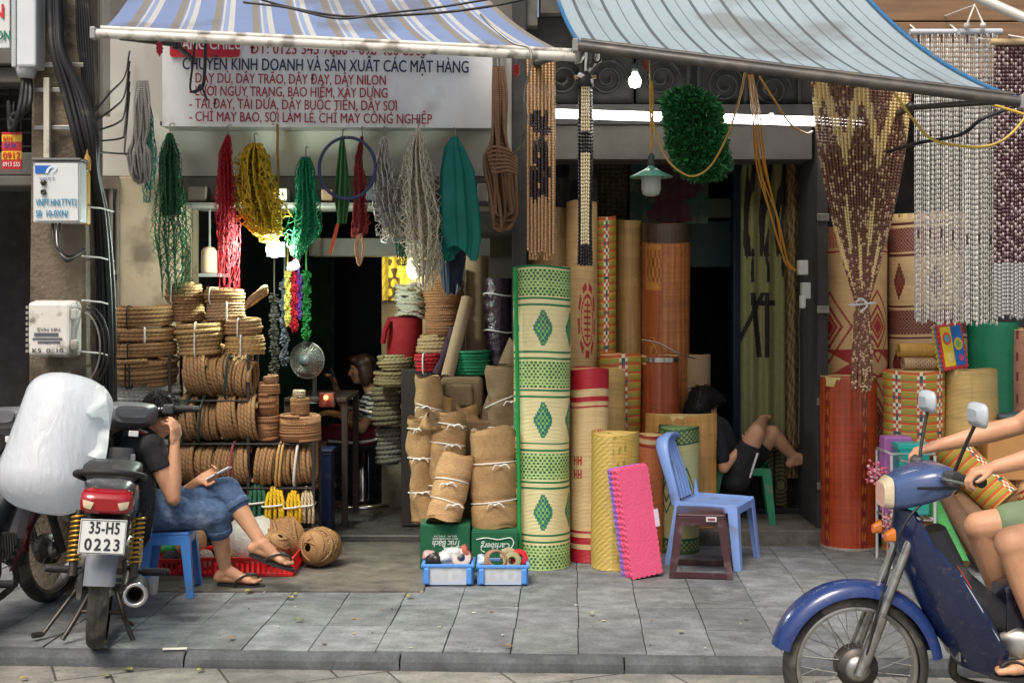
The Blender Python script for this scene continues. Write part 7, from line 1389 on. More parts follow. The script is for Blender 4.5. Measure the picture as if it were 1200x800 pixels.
def loft(sections, col=None, close=True, n=20, p=.5):
    """sections: (centre, half width x, half height z, tilt deg about x) superellipses"""
    s = MB(); a = np.linspace(0, 2*PI, n, endpoint=False); rows = []
    for c, hx, hz, tl in sections:
        M = rot('X', tl); rows.append([tuple(V(c)+M @ V((math.copysign(abs(math.cos(q))**p, math.cos(q))*hx, 0, math.copysign(abs(math.sin(q))**p, math.sin(q))*hz))) for q in a])
    s.grid(np.array(rows), cu=True, col=col)
    s.add(rows[0], [list(range(n))], col); s.add(rows[-1], [list(range(n))[::-1]], col); return s
def motorbike(label, loc, rz, ry, body, shield, fendc, seatc=None, ffc=None, cowlc=None, plate=None, mirrors=False, steer=0, stand=True, lamp_col=None):
    t = thing('motorbike', label, 'motorbike', loc, rz, None, 0, ry); mp = mat('bike_paint', 'attr', .28, nz=(4, .06), coat=.6, dirt=(34, .6, S(120, 112, 100), .25)); md = mat('bike_plastic', 'attr', .5, nz=(8, .12), dirt=(8, .56, S(120, 114, 104), .5))
    wheel(t, 0., .285, .044); wheel(t, 1.21, .28, .038)
    # rear fender
    s = MB(); A = np.radians(np.linspace(60, 168, 18)); R = .325; g = np.array([[(x, R*k*math.cos(a), .285+R*k*math.sin(a)) for x, k in ((-.068, .90), (-.066, .97), (-.045, 1.0), (0, 1.015), (.045, 1.0), (.066, .97), (.068, .90))] for a in A]); s.grid(g, col=fendc); part('rear_fender', s, md, t, True)
    # tail section and side covers
    s = loft([((0, -.27, .72), .085, .055, 0), ((0, -.2, .725), .115, .08, 0), ((0, 0, .70), .125, .095, 0), ((0, .25, .63), .125, .12, 0), ((0, .5, .54), .105, .14, 0), ((0, .66, .50), .085, .10, 0)], body); part('body', s, mp, t, True)
    s = loft([((0, -.24, .60), .07, .03, 0), ((0, -.12, .62), .085, .04, 0), ((0, .1, .60), .10, .05, 0), ((0, .3, .50), .09, .08, 0)], S(44, 44, 46)); part('under_tray', s, md, t, True)
    s = loft([((0, -.14, .806), .10, .028, 0), ((0, -.05, .82), .13, .04, 0), ((0, .2, .80), .13, .045, 0), ((0, .42, .765), .12, .045, 0), ((0, .58, .74), .085, .045, -15), ((0, .64, .73), .05, .03, -15)]); part('seat', s, m_seat, t, True)
    s = MB(); s.tube(spline([(-.12, .1, .76), (-.145, -.08, .80), (-.14, -.22, .83), (-.06, -.295, .85), (.06, -.295, .85), (.14, -.22, .83), (.145, -.08, .80), (.12, .1, .76)], 7), .015, 9); part('grab_rail', s, m_black, t, True)
    # tail lamp with two clear corner lenses
    s = loft([((0, -.335, .712), .07, .026, 0), ((0, -.325, .715), .108, .044, 0), ((0, -.26, .725), .112, .052, 0)], lamp_col or S(150, 14, 22)); lm = part('tail_light', s, mat('red_lens', 'attr', .15, nz=(60, .1), coat=.7), t, True)
    for sx in (-1, 1):
        s = MB(); s.grid(np.array([[(sx*x, y, z) for x, y, z in row] for row in (((.05, -.341, .722), (.07, -.34, .727), (.098, -.33, .731)), ((.056, -.345, .705), (.074, -.342, .709), (.096, -.332, .714)), ((.062, -.338, .69), (.078, -.336, .694), (.092, -.331, .699)))])); part('indicator', s, m_lens, lm, True)
    if plate:
        M = rot('X', -12); c = V((0, -.345, .575)); s = MB(); s.box(c, (.195, .004, .15), .002, M, None); pt = part('number_plate', s, m_plate, t, True)
        lt = MB(); put_text(lt, plate[0], .05, .125, c+M @ V((-.058, -.0032, .014)), M, S(34, 34, 36), bold=.03, spacing=1.1); put_text(lt, plate[1], .05, .145, c+M @ V((-.072, -.0032, -.058)), M, S(34, 34, 36), bold=.03, spacing=1.25)
        part('lettering', lt, m_text, pt, True); s = MB(); s.tube([c+M @ V((x, -.004, z)) for x, z in ((-.093, -.07), (.093, -.07), (.093, .07), (-.093, .07))], .0014, 4, closed=True); part('border', s, m_black, pt, True)
        s = MB(); s.box(c+V((0, .055, .03)), (.06, .06, .05), .006, None, S(30, 30, 32)); part('plate_bracket', s, md, t, True)
    # shocks
    for sx in (-1, 1):
        a, b = V((sx*.135, -.02, .33)), V((sx*.135, .05, .62)); d_ = (b-a); s = MB(); s.tube([a, b], .013, 10); s.tube([a, a+d_*.3], .02, 10); sh = part('shock_absorber', s, m_chain, t, True)
        M = frame(d_); s = MB(); s.tube([a+d_*(.22+.7*q)+M @ V((.028*math.cos(q*9.5*2*PI), .028*math.sin(q*9.5*2*PI), 0)) for q in np.linspace(0, 1, 150)], .0052, 6); part('spring', s, m_spring, sh, True)
    s = MB()
    for sx in (-1, 1): s.tube([(sx*.10, -.04, .285), (sx*.10, .2, .30), (sx*.08, .42, .33)], .02, 8)
    s.tube([(-.1, .25, .30), (.1, .25, .30)], .016, 8); part('swing_arm', s, m_chain, t, True)
    s = loft([((-.095, -.07, .285), .012, .05, 0), ((-.095, .1, .29), .014, .055, 0), ((-.09, .36, .31), .014, .06, 0)], S(60, 60, 62)); part('chain_case', s, md, t, True)
    # engine
    s = loft([((0, .36, .33), .10, .09, 0), ((0, .42, .33), .13, .12, 0), ((0, .62, .34), .13, .12, 0), ((0, .68, .35), .08, .08, 0)]); s.lathe([(.001, .16), (.085, .155), (.10, .13), (.10, -.13), (.085, -.155), (.001, -.16)], 26, (0, .47, .33), rot('Y', 90))
    for k in range(7): s.box((0, .70+k*.022, .375), (.14, .010, .12), .003)
    s.tube([(0, .66, .37), (0, .86, .385)], .045, 12); part('engine', s, m_alloy, t, True)
    # exhaust
    s = MB(); s.tube(spline([(.03, .82, .33), (.09, .78, .20), (.12, .5, .15), (.135, .3, .2), (.15, .2, .24)], 6), .017, 9); ex = part('exhaust_pipe', s, m_chain, t, True)
    s = MB(); M = frame(V((.0, -.5, .06))); s.lathe([(.022, -.02), (.045, .03), (.056, .1), (.056, .40), (.050, .44), (.034, .45), (.03, .44), (.026, .34), (.001, .33)], 26, (.155, .22, .245), M); part('muffler', s, m_black, ex, True)
    s = MB(); s.lathe([(.053, .435), (.058, .44), (.053, .452), (.04, .455), (.036, .44)], 26, (.155, .22, .245), M); part('end_cap', s, m_chrome, ex, True)
    # footrests and stands
    for sx, y, z, l in ((-1, .22, .30, .13), (1, .22, .30, .13), (-1, .5, .24, .16), (1, .5, .24, .16)): s = MB(); s.tube([(sx*.10, y, z+.03), (sx*.16, y-.01, z+.01), (sx*.19, y-.01, z+.01)], .011, 7); s.tube([(sx*.17, y-.01, z+.01), (sx*(.17+l*.8), y-.02, z+.015)], .019, 9); part('footrest', s, m_black, t, True)
    if stand:
        s = MB(); s.tube([(-.1, .33, .24), (-.26, .2, .0)], .011, 7); s.tube([(-.26, .2, .004), (-.3, .17, .004)], .014, 7); part('side_stand', s, m_chain, t, True)
        s = MB(); s.tube(spline([(.05, .28, .22), (.12, .14, .08), (.16, .1, .006)], 6), .012, 7); s.tube(spline([(-.05, .28, .22), (-.12, .14, .08), (-.16, .1, .006)], 6), .012, 7); s.tube([(.1, .18, .12), (-.1, .18, .12)], .010, 7); s.tube([(.1, .16, .1), (.15, .2, .055)], .009, 6); part('centre_stand', s, m_chain, t, True)
    # front: fork, fender, leg shield, cowl, bar
    for sx in (-1, 1): s = MB(); s.tube([(sx*.075, 1.21, .28), (sx*.075, 1.12, .52), (sx*.06, .985, .86)], .017, 10); s.tube([(sx*.075, 1.215, .265), (sx*.075, 1.13, .49)], .024, 12); part('fork', s, m_alloy if mirrors else m_chain, t, True)
    s = MB(); A = np.radians(np.linspace(15, 172, 24)); R = .325; g = np.array([[(x*(1+.1*math.sin(2*a)), 1.21+R*k*math.cos(a), .28+R*k*math.sin(a)) for x, k in ((-.07, .86), (-.066, .95), (-.045, 1.0), (0, 1.03), (.045, 1.0), (.066, .95), (.07, .86))] for a in A]); s.grid(g, col=ffc or shield, flip=True); part('front_fender', s, mp, t, True)
    sh = loft([((0, 1.0, .86), .09, .05, -20), ((0, 1.02, .78), .15, .06, -20), ((0, .98, .66), .20, .055, -25), ((0, .92, .52), .205, .045, -25), ((0, .86, .38), .17, .04, -20), ((0, .82, .30), .13, .03, -20)], shield); 
    # leg shield as a curved panel with depth, wings swept back
    s = MB(); rows = []
    for q, (y, z, hw, sw) in enumerate(((1.06, .90, .06, .05), (1.075, .80, .13, .10), (1.04, .68, .185, .16), (.98, .54, .205, .19), (.90, .40, .19, .19), (.82, .29, .13, .12))):
        rows.append([(hw*u, y-sw*abs(u)**1.7, z-.02*abs(u)) for u in np.linspace(-1, 1, 15)])
    g = np.array(rows); s.grid(g, col=shield, flip=True); g2 = g.copy(); g2[..., 1] -= .02; g2[..., 0] *= .96; s.grid(g2, col=S(40, 42, 46)); 
    s.grid(np.array([g[:, 0], g2[:, 0]]), col=shield); s.grid(np.array([g[:, -1], g2[:, -1]]), col=shield); s.grid(np.array([g[0], g2[0]]), col=shield); s.grid(np.array([g[-1], g2[-1]]), col=shield); part('leg_shield', s, mp, t, True)
    s = loft([((0, .55, .46), .07, .06, 40), ((0, .68, .48), .08, .06, 30), ((0, .84, .62), .075, .06, 55), ((0, .93, .80), .07, .06, 70)], body if shield is body else S(44, 46, 50)); part('centre_cover', s, md, t, True)
    st_ = V((0, .97, .9)); RS = rot('Z', steer)
    tr = lambda p: tuple(st_+RS @ (V(p)-st_))
    def rs(mb): mb.v = [np.array([tr(q) for q in a]) for a in mb.v]; return mb
    s = loft([((0, .85, 1.0), .09, .045, 0), ((0, .89, 1.0), .15, .06, 0), ((0, .96, .985), .15, .07, 0), ((0, 1.04, .96), .105, .07, 0), ((0, 1.09, .94), .07, .055, 0)], cowlc or S(98, 100, 104)); part('handlebar_cowl', rs(s), mp if mirrors else md, t, True)
    s = loft([((0, .842, 1.015), .08, .034, -30), ((0, .856, 1.023), .083, .036, -30)], S(58, 62, 66)); part('instrument_panel', rs(s), m_plas, t, True)
    s = loft([((0, 1.085, .95), .085, .06, 0), ((0, 1.115, .94), .06, .045, 0)]); part('headlight', rs(s), m_lens, t, True)
    for sx in (-1, 1):
        s = loft([((sx*.09, 1.09, .80), .03, .025, 0), ((sx*.085, 1.12, .79), .018, .015, 0)]); part('front_indicator', s, m_amber, t, True)
        s = MB(); s.tube(spline([(sx*.08, .93, 1.0), (sx*.18, .92, 1.03), (sx*.36, .86, 1.04)], 6), .012, 8); part('handlebar', rs(s), m_chrome, t, True)
        s = MB(); s.tube([(sx*.235, .905, 1.034), (sx*.36, .862, 1.04)], .018, 12); s.lathe([(.001, .0), (.022, 0), (.022, .006), (.001, .008)], 12, (sx*.362, .86, 1.04), frame((sx, -.3, 0))); part('grip', rs(s), m_black, t, True)
        s = MB(); s.box((sx*.205, .91, 1.03), (.06, .05, .055), .012, rot('Z', -16*sx), S(60, 60, 62)); part('switch_housing', rs(s), md, t, True)
        s = MB(); s.tube(spline([(sx*.2, .93, 1.03), (sx*.26, .955, 1.035), (sx*.37, .925, 1.035)], 5), .006, 6); part('lever', rs(s), m_alloy, t, True)
        if mirrors:
            s = MB(); s.tube(spline([(sx*.2, .90, 1.05), (sx*.24, .87, 1.16), (sx*.27, .84, 1.25)], 6), .007, 7); mm = part('mirror', rs(s), m_black, t, True); s = loft([((sx*.28, .865, 1.27), .05, .022, 0), ((sx*.28, .85, 1.27), .085, .043, 0), ((sx*.28, .836, 1.27), .088, .046, 0), ((sx*.28, .832, 1.27), .08, .04, 0)], S(180, 186, 192)); part('mirror_head', rs(s), m_plas, mm, True)
    if mirrors:                                                  # decals, amber lenses, seams and a licence frame on the road bike
        s = MB()
        for sx in (-1, 1):
            s.tube([(sx*.172, .865, .665), (sx*.196, .80, .55), (sx*.19, .73, .43)], .006, 5, col=S(196, 200, 210), flat=.4); s.tube([(sx*.165, .875, .70), (sx*.185, .83, .62)], .004, 5, col=S(200, 60, 50), flat=.4)
            s.tube([(sx*.118, .35, .62), (sx*.118, .15, .68), (sx*.118, -.05, .72)], .006, 5, col=S(196, 200, 210), flat=.4)
        part('decal', s, m_plas, t, True)
        for sx in (-1, 1): s = MB(); s.box((sx*.152, .94, .985), (.006, .16, .012), .002, None, S(30, 34, 44)); part('seam', s, m_plas, t, True)
        s = MB(); s.tube(spline([(-.09, .93, .97), (-.12, 1.06, .84), (-.10, 1.13, .6), (-.095, 1.19, .36), (-.06, 1.2, .30)], 6), .005, 6); part('brake_cable', s, m_cable, t, True)
        s = MB(); s.tube([(-.05, 1.21, .28), (-.075, 1.21, .28), (-.09, 1.21, .28)], .012, 8); s.tube([(.09, 1.21, .28), (.1, 1.21, .28)], .014, 6); part('axle', s, m_chrome, t, True)
    if not mirrors:
        s = MB(); s.box((.05, .845, .9), (.05, .008, .03), .002, None, S(214, 214, 214)); part('sticker', s, m_plas, t, True); s = MB(); s.box((.06, .78, .78), (.025, .02, .04), .006, None, S(170, 172, 174)); part('key_lock', s, m_plas, t, True)
        for k in range(3): s = MB(); s.tube(spline([(.1-.1*k, .95, .98), (.12-.12*k, 1.08, .93), (.06-.05*k, 1.05, .7), (.02, .95, .6)], 6), .006, 6); part('control_cable', rs(s), m_cable, t, True)
    return t
GB = S(70, 72, 76)
b1 = motorbike('grey and black motorbike seen from behind with plate 35-H5 0223 parked by the kerb', (X(113, 5.92), 5.92, 0), 14, 5, S(84, 86, 90), S(70, 72, 76), S(112, 118, 126), plate=('35-H5', '0223'), steer=16)
b2 = motorbike('maroon motorbike cut off by the left edge beside the white bag', (-2.72, 5.62, 0), -13, -3, S(84, 18, 30), S(88, 18, 32), S(60, 20, 28), steer=0)
BX, BD, BZ = 2.53, 4.92, -.072
b3 = motorbike('blue motorbike with rider passing on the road at the right', (BX, BD, BZ), 90, 0, S(16, 22, 44), S(20, 32, 68), S(28, 40, 70), ffc=S(30, 52, 106), cowlc=S(64, 84, 126), mirrors=True, stand=False)
# white bag between the bikes
def bag():
    a, b = P(57, 556, 6.3), P(82, 470, 6.42); Mx = frame(b-a, (0, 1, 0)); L = (b-a).length; rows = []; n = 64; rs_ = np.random.default_rng(3); R = .245; ph = rs_.uniform(0, 6, 12)
    for q in np.linspace(-1, 1, 60):
        if q < -.55: u = (q+.55)/.45; z = -.02+u*.17; rr = R*math.sqrt(max(0, 1-u*u))**.8
        elif q > .62: u = (q-.62)/.38; z = L+u*.13; rr = R*.86*math.sqrt(max(0, 1-u*u))**.8
        else: u = (q+.55)/1.17; z = L*u-.02*(1-u); rr = R*(1-.14*u)
        row = []
        for i in range(n):
            th = 2*PI*i/n; f = 1+.012*math.sin(3*th+ph[0]+q*3)+.004*math.sin(9*th+ph[1]+q*11)+.004*math.sin(13*th+q*5+ph[2])+.003*math.sin(27*th-q*9+ph[3])*abs(q)
            f *= 1+.02*math.sin(th*2+ph[4])*q; row.append(a+Mx @ V((max(rr, .002)*f*math.cos(th), max(rr, .002)*f*math.sin(th), z)))
        rows.append(row)
    s = MB(); s.grid(np.array([[tuple(p) for p in r] for r in rows]), cu=True); return s, a, b, Mx, L
s, a, b, Mx, L = bag(); m_bag = mat('milky_plastic_bag', S(236, 240, 244), .26, nz=(3, .02), kind='crease', kp=(16, 16, 5), bump=(0, .55, .03), coat=.5, trans=.5)
t = thing('plastic_bag', 'huge white bulging plastic bag wedged between the two parked motorbikes', 'bag', P(57, 590, 6.3)); part('bag', s, m_bag, t)
s = MB(); U = np.linspace(0, 1, 16); g = []
for v in np.linspace(0, 1, 14):
    g.append([tuple(P(84+38*v+6*math.sin(u*3), 458+u*(52+40*v)+6*math.sin(v*5), 6.33+.05*math.sin(u*9+v*4)-.08*v+.03*math.sin(u*17)) ) for u in U])
s.grid(np.array(g)); part('loose_flap', s, m_bag, t)
# ================================================================ people
def hand(mb, w_, f, n, side, curl=.35, spread=.12, k=1., thumb=.5):
    """w_ wrist, f finger direction, n palm facing direction; side +1: thumb towards +u"""
    w_ = V(w_); f = V(f).normalized(); n = V(n); n = (n-f*n.dot(f)).normalized(); u = f.cross(n).normalized()*side
    pts = []
    for i, (x, L, c2) in enumerate(((.030, .072, 0), (.010, .08, 0), (-.010, .074, .04), (-.029, .058, .1))):
        base = w_+f*(.088-.006*abs(i-1))*k+u*x*k; mb.capsule(w_+f*.012*k+u*x*.55*k, .017*k, base, .0125*k)
        ang = (curl+c2)*(.55); d_ = f; p = base; sp = u*(x*4*spread)
        for j, (fr, r) in enumerate(((.46, .0098), (.30, .0088), (.24, .0078))):
            ang2 = ang+j*curl*.75; d2 = (f*math.cos(ang2)+n*math.sin(ang2)+sp*.5).normalized(); q = p+d2*L*fr*k; mb.capsule(p, r*k*1.05, q, r*k*.95); p = q
    mb.capsule(w_+f*.02*k+u*.015*k, .019*k, w_+f*.03*k-u*.018*k, .019*k)
    b = w_+f*.03*k+u*.026*k; e = b+(f*.55+u*.75+n*.35*thumb).normalized()*.036*k; mb.capsule(b, .0145*k, e, .0115*k); e2 = e+(f*.85+u*.28+n*.6*thumb).normalized()*.03*k; mb.capsule(e, .011*k, e2, .0095*k); e3 = e2+(f*.95+n*.5*thumb).normalized()*.022*k; mb.capsule(e2, .0095*k, e3, .008*k)
def foot(mb, ankle, toe_dir, up, L=.24, k=1.):
    a = V(ankle); t_ = V(toe_dir).normalized(); up = V(up); up = (up-t_*up.dot(t_)).normalized(); sd_ = t_.cross(up)
    sole = a-up*.068*k; heel = sole-t_*.035*k+up*.028*k; ball = sole+t_*(L-.10)*k+up*.022*k
    mb.capsule(a, .036*k, heel, .031*k); mb.capsule(a+t_*.01*k, .036*k, sole+t_*.08*k+up*.034*k, .03*k); mb.capsule(heel, .028*k, ball, .022*k)
    for x, r in ((-.028, .02), (0, .022), (.026, .02)): mb.capsule(sole+t_*.07*k+up*.032*k, .026*k, ball+sd_*x*k, r*k)
    for i, (x, L2, r) in enumerate(((-.032, .05, .0135), (-.014, .052, .0105), (.003, .047, .01), (.018, .041, .0095), (.032, .033, .009))):
        b = ball+sd_*x*k; mb.capsule(b, r*k*1.1, b+t_*L2*k-up*.008*k, r*k)
    return sole, t_, up, sd_, heel, ball
def sandal(t, info, L, k, col=S(52, 48, 46)):
    sole, t_, up, sd_, heel, ball = info; s = MB(); pts = []
    for q in np.linspace(0, 2*PI, 30, endpoint=False):
        x = math.cos(q); y = math.sin(q); pts.append(sole+t_*((L/2-.035)*k+x*L*.54*k)+sd_*y*(.040+.008*x)*k-up*.004*k)
    n = len(pts); lo = [p-up*.016*k for p in pts]; s.add([tuple(p) for p in pts+lo], [list(range(n)), list(range(2*n-1, n-1, -1))]+[[i, i+n, (i+1) % n+n, (i+1) % n] for i in range(n)], col, 0, False)
    o = part('sandal', s, m_seat, t, label=None); s = MB(); c = ball+t_*.005*k
    for sx in (-1, 1): s.tube(spline([sole+t_*.06*k+sd_*sx*.043*k, sole+t_*.09*k+sd_*sx*.04*k+up*.035*k, ball-t_*.01*k+sd_*sx*.018*k+up*.03*k, ball+t_*.035*k-sd_*.022*k+up*.018*k, ball+t_*.04*k-sd_*.022*k-up*.01*k], 5), .0095*k, 7, col=col, flat=.5)
    part('strap', s, m_seat, o)
def head(mb, c, f, up, k=1.):
    c = V(c); f = V(f).normalized(); up = V(up); u = (up-f*up.dot(f)).normalized(); r = f.cross(u); M = Matrix((r, f, u)).transposed(); q = lambda x, y, z: c+(r*x+f*y+u*z)*k
    E = lambda p, rad: mb.ell(tuple(q(*p)), tuple(np.array(rad)*k), M, 18, 12)
    E((0, -.008, .02), (.075, .094, .088)); E((0, .022, -.035), (.060, .066, .075)); E((0, .05, -.085), (.036, .036, .026)); E((0, .062, .022), (.056, .026, .02)); E((.04, .05, -.02), (.024, .026, .024)); E((-.04, .05, -.02), (.024, .026, .024))
    mb.capsule(q(0, .082, .012), .010*k, q(0, .104, -.028), .0135*k); E((.011, .094, -.034), (.009, .01, .008)); E((-.011, .094, -.034), (.009, .01, .008)); E((0, .083, -.058), (.024, .012, .007)); E((0, .08, -.068), (.021, .012, .008))
    for s_ in (-1, 1): E((s_*.077, -.012, -.012), (.010, .02, .031)); E((s_*.072, .004, -.03), (.008, .009, .012))
    return q, M
def face_parts(t, q, M, k, off):
    s = MB()
    for s_ in (-1, 1): s.ell(tuple(q(s_*.032, .074, .002)), (.0125*k, .009*k, .0075*k), M, 12, 8, S(230, 226, 220)); s.ell(tuple(q(s_*.032, .0815, .002)), (.0055*k, .003*k, .0055*k), M, 10, 6, S(24, 16, 14))
    part('eyes', s, m_lens if False else mat('eyes', 'attr', .2, nz=None), t)
    s = MB()
    for s_ in (-1, 1): s.tube([q(s_*.015, .088, .020), q(s_*.034, .084, .025), q(s_*.052, .070, .019)], .0038*k, 6)
    part('eyebrows', s, m_hair, t)
def hair_mb(q, M, k, ells):
    s = MB()
    for p, rad in ells: s.ell(tuple(q(*p)), tuple(np.array(rad)*k), M, 20, 14)
    return s
SHORT = [((0, -.018, .038), (.084, .096, .082)), ((0, -.05, .0), (.078, .06, .075)), ((0, .045, .085), (.06, .045, .028)), ((.066, -.01, .03), (.018, .045, .04)), ((-.066, -.01, .03), (.018, .045, .04)), ((0, -.06, -.045), (.058, .035, .04))]
BOB = SHORT+[((0, -.055, -.05), (.085, .055, .08)), ((.07, -.02, -.05), (.024, .05, .09)), ((-.07, -.02, -.05), (.024, .05, .09)), ((0, .06, .075), (.07, .035, .035))]
def spiky(o, amp=.0018):
    me = o.data; n = len(me.vertices); c = np.zeros(n*3); me.vertices.foreach_get('co', c); c = c.reshape(-1, 3); nr = np.zeros(n*3); me.vertices.foreach_get('normal', nr); nr = nr.reshape(-1, 3)
    a = np.sin(c[:, 0]*310+c[:, 2]*90)*np.sin(c[:, 1]*330+c[:, 2]*70); c += nr*(a*amp)[:, None]; me.vertices.foreach_set('co', c.ravel()); me.update()
def strands(t, o, n, L, m, down=.5, seed=1):                     # loose locks standing a little off the hair
    rs_ = np.random.default_rng(seed); me = o.data; k = len(me.vertices); c = np.zeros(k*3); me.vertices.foreach_get('co', c); c = c.reshape(-1, 3); nr = np.zeros(k*3); me.vertices.foreach_get('normal', nr); nr = nr.reshape(-1, 3)
    i = rs_.choice(k, n); a = c[i]; g = np.array([0, 0, -down]); tg = g-nr[i]*(nr[i] @ g)[:, None]+rs_.normal(size=(n, 3))*.25; tg -= nr[i]*np.sum(tg*nr[i], 1)[:, None]*.6; tg /= np.linalg.norm(tg, axis=1)[:, None]
    mid = a+tg*L*.5+nr[i]*.005; end = a+tg*L+nr[i]*rs_.uniform(.0, .008, (n, 1)); mb = MB(); mb.struts(a, mid, .0021); mb.struts(mid, end, .0014); x = mb.build('hair_locks', m, t); return x
# ---- man with a phone
t = thing('person', 'man in black top and rolled jeans sitting on the blue stool looking at a phone', 'person', (X(199, 6.98), 7.0, .35)); off = t.location
b = MB(); hR, hL = P(181, 600, 6.90), P(181, 598, 7.08); kR, aR = P(254, 604, 7.0), P(264, 668, 7.10); kL, aL = P(266, 574, 7.06), P(306, 636, 6.98)
shR, shL = P(177, 522, 6.83), P(180, 519, 7.17); elR, wrR = P(203, 584, 6.82), P(205, 520, 6.86); elL, wrL = P(203, 590, 7.12), P(233, 563, 7.02)
nk = P(177, 505, 7.0); hc = P(188, 486, 7.0); hf, hu = V((.86, -.12, -.5)), V((.5, 0, .86))
chain(b, [(hR, .088), (kR, .062)]); chain(b, [(kR, .058), (kR.lerp(aR, .35), .054), (aR, .033)]); chain(b, [(hL, .088), (kL, .062)]); chain(b, [(kL, .058), (kL.lerp(aL, .35), .054), (aL, .033)])
chain(b, [(P(176, 590, 7.0), .13), (P(168, 556, 7.0), .12), (P(168, 530, 7.0), .125)]); chain(b, [(shR, .058), (shL, .058)]); chain(b, [(P(172, 516, 7.0), .07), (nk, .052), (hc, .05)])
chain(b, [(shR, .055), (shR.lerp(elR, .5), .047), (elR, .038)]); chain(b, [(elR, .039), (elR.lerp(wrR, .35), .041), (wrR, .026)]); chain(b, [(shL, .055), (elL, .038)]); chain(b, [(elL, .039), (elL.lerp(wrL, .35), .041), (wrL, .026)])
hand(b, wrR, (.0, .06, 1), (-.9, .35, 0), -1, .7, .3); hand(b, wrL, (.8, -.1, .35), (.25, -.75, .7), 1, .75, .1)
fi1 = foot(b, aR, (1, -.06, -.02), (0, 0, 1)); fi2 = foot(b, aL, (.93, -.1, -.30), (.3, 0, .93)); q, M = head(b, hc, hf, hu)
fuse('body', b, .0055, 4, m_skin, t, off); face_parts(t, q, M, 1, off); hr = fuse('hair', hair_mb(q, M, 1, SHORT), .006, 3, m_hair, t, off); spiky(hr); strands(t, hr, 1500, .035, m_hair)
s = MB(); chain(s, [(P(177, 592, 7.0), .135), (P(167, 558, 7.0), .132), (P(167, 530, 7.0), .135)]); s.capsule(shR, .064, shL, .064); s.capsule(shR, .062, shR.lerp(elR, .45), .06, flat=True); s.capsule(shL, .062, shL.lerp(elL, .45), .06, flat=True); s.capsule(P(171, 520, 7.0), .085, P(175, 508, 7.0), .066)
fuse('shirt', s, .008, 4, m_tee, t, off)
s = MB(); s.tube([nk+V((-.018, 0, -.008))+frame((.35, 0, .94)) @ V((.066*math.cos(a_), .07*math.sin(a_), 0)) for a_ in np.linspace(0, 2*PI, 26, endpoint=False)], .009, 7, closed=True, col=S(190, 40, 44)); part('collar', s, m_cloth, t); s = MB(); s.tube([nk+V((-.016, 0, .004))+frame((.35, 0, .94)) @ V((.062*math.cos(a_), .066*math.sin(a_), 0)) for a_ in np.linspace(0, 2*PI, 26, endpoint=False)], .006, 7, closed=True, col=S(226, 222, 216)); part('collar_stripe', s, m_cloth, t)
s = MB(); chain(s, [(hR, .102), (hR.lerp(kR, .5), .090), (kR, .076)]); s.capsule(kR, .075, kR.lerp(aR, .24), .071, flat=False); chain(s, [(hL, .102), (hL.lerp(kL, .5), .090), (kL, .076)]); s.capsule(kL, .075, kL.lerp(aL, .26), .07); s.capsule(hR, .105, hL, .105); s.capsule(P(176, 592, 6.95), .125, P(176, 592, 7.05), .125); fuse('jeans', s, .008, 3, m_denim, t, off)
for kk, aa, f_ in ((kR, aR, .26), (kL, aL, .28)): s = MB(); c0 = kk.lerp(aa, f_-.05); c1 = kk.lerp(aa, f_+.05); s.capsule(c0, .075, c1, .073, 24, True); part('cuff', s, m_denim, t)
sandal(t, fi1, .25, 1.0); sandal(t, fi2, .25, 1.0)
Mp = frame((.78, -.1, .5), (0, 1, .2)); s = MB(); pc = wrL+V((.115, -.03, .045)); Mq = rot('Y', -28) @ rot('X', 82); s.box(pc, (.145, .008, .072), .006, Mq, S(226, 226, 228)); s.box(pc+Mq @ V((0, .0045, 0)), (.125, .002, .064), .001, Mq, S(20, 22, 28)); tg = thing('phone', 'white mobile phone in the hand of the man on the blue stool', 'phone', pc); part('case', s, m_plas, tg)
# ---- woman inside the rope shop
m_stripe = mat('striped_knit', 'attr', .9, nz=(20, .1)); dW = 9.55
t = thing('person', 'woman in a striped top sitting in the dark rope shop holding a phone', 'person', (X(425, dW), dW, .5)); off = t.location; b = MB(); pw = lambda x, y, d=dW: P(x, y, d)
hc = pw(424, 432); chain(b, [(pw(432, 510), .12), (pw(440, 490), .105), (pw(439, 474), .10)]); chain(b, [(pw(438, 466), .055), (pw(432, 452), .045), (hc, .045)])
sR, sL = pw(441, 470, 9.38), pw(437, 470, 9.72); chain(b, [(sR, .05), (pw(424, 502, 9.33), .036)]); chain(b, [(pw(424, 502, 9.33), .036), (pw(398, 486, 9.36), .024)]); chain(b, [(sL, .05), (pw(408, 492, 9.74), .036)]); chain(b, [(pw(408, 492, 9.74), .036), (pw(394, 455, 9.66), .024)])
hand(b, pw(398, 486, 9.36), (-1, 0, .2), (0, .3, -1), -1, .4); hand(b, pw(394, 455, 9.66), (-.3, -.2, 1), (-.8, -.5, 0), 1, .8)
for d in (9.44, 9.66): chain(b, [(pw(430, 512, d), .085), (pw(386, 508, d), .06)]); chain(b, [(pw(386, 508, d), .058), (pw(384, 552, d), .036)]); foot(b, pw(384, 562, d), (-1, 0, 0), (0, 0, 1), .22)
q, M = head(b, hc, (-1, -.05, -.14), (-.12, 0, 1), .95); fuse('body', b, .008, 4, m_skin, t, off); face_parts(t, q, M, .95, off); fuse('hair', hair_mb(q, M, .95, BOB), .008, 3, mat('brown_hair', S(58, 36, 28), .45, nz=None, kind='wood', kp=(160, 160, 20)), t, off)
s = MB(); chain(s, [(pw(432, 508), .132), (pw(440, 490), .118), (pw(439, 474), .115)]); s.capsule(sR, .062, sL, .062); s.capsule(sR, .06, sR.lerp(pw(424, 502, 9.33), .5), .052); s.capsule(sL, .06, sL.lerp(pw(408, 492, 9.74), .5), .052)
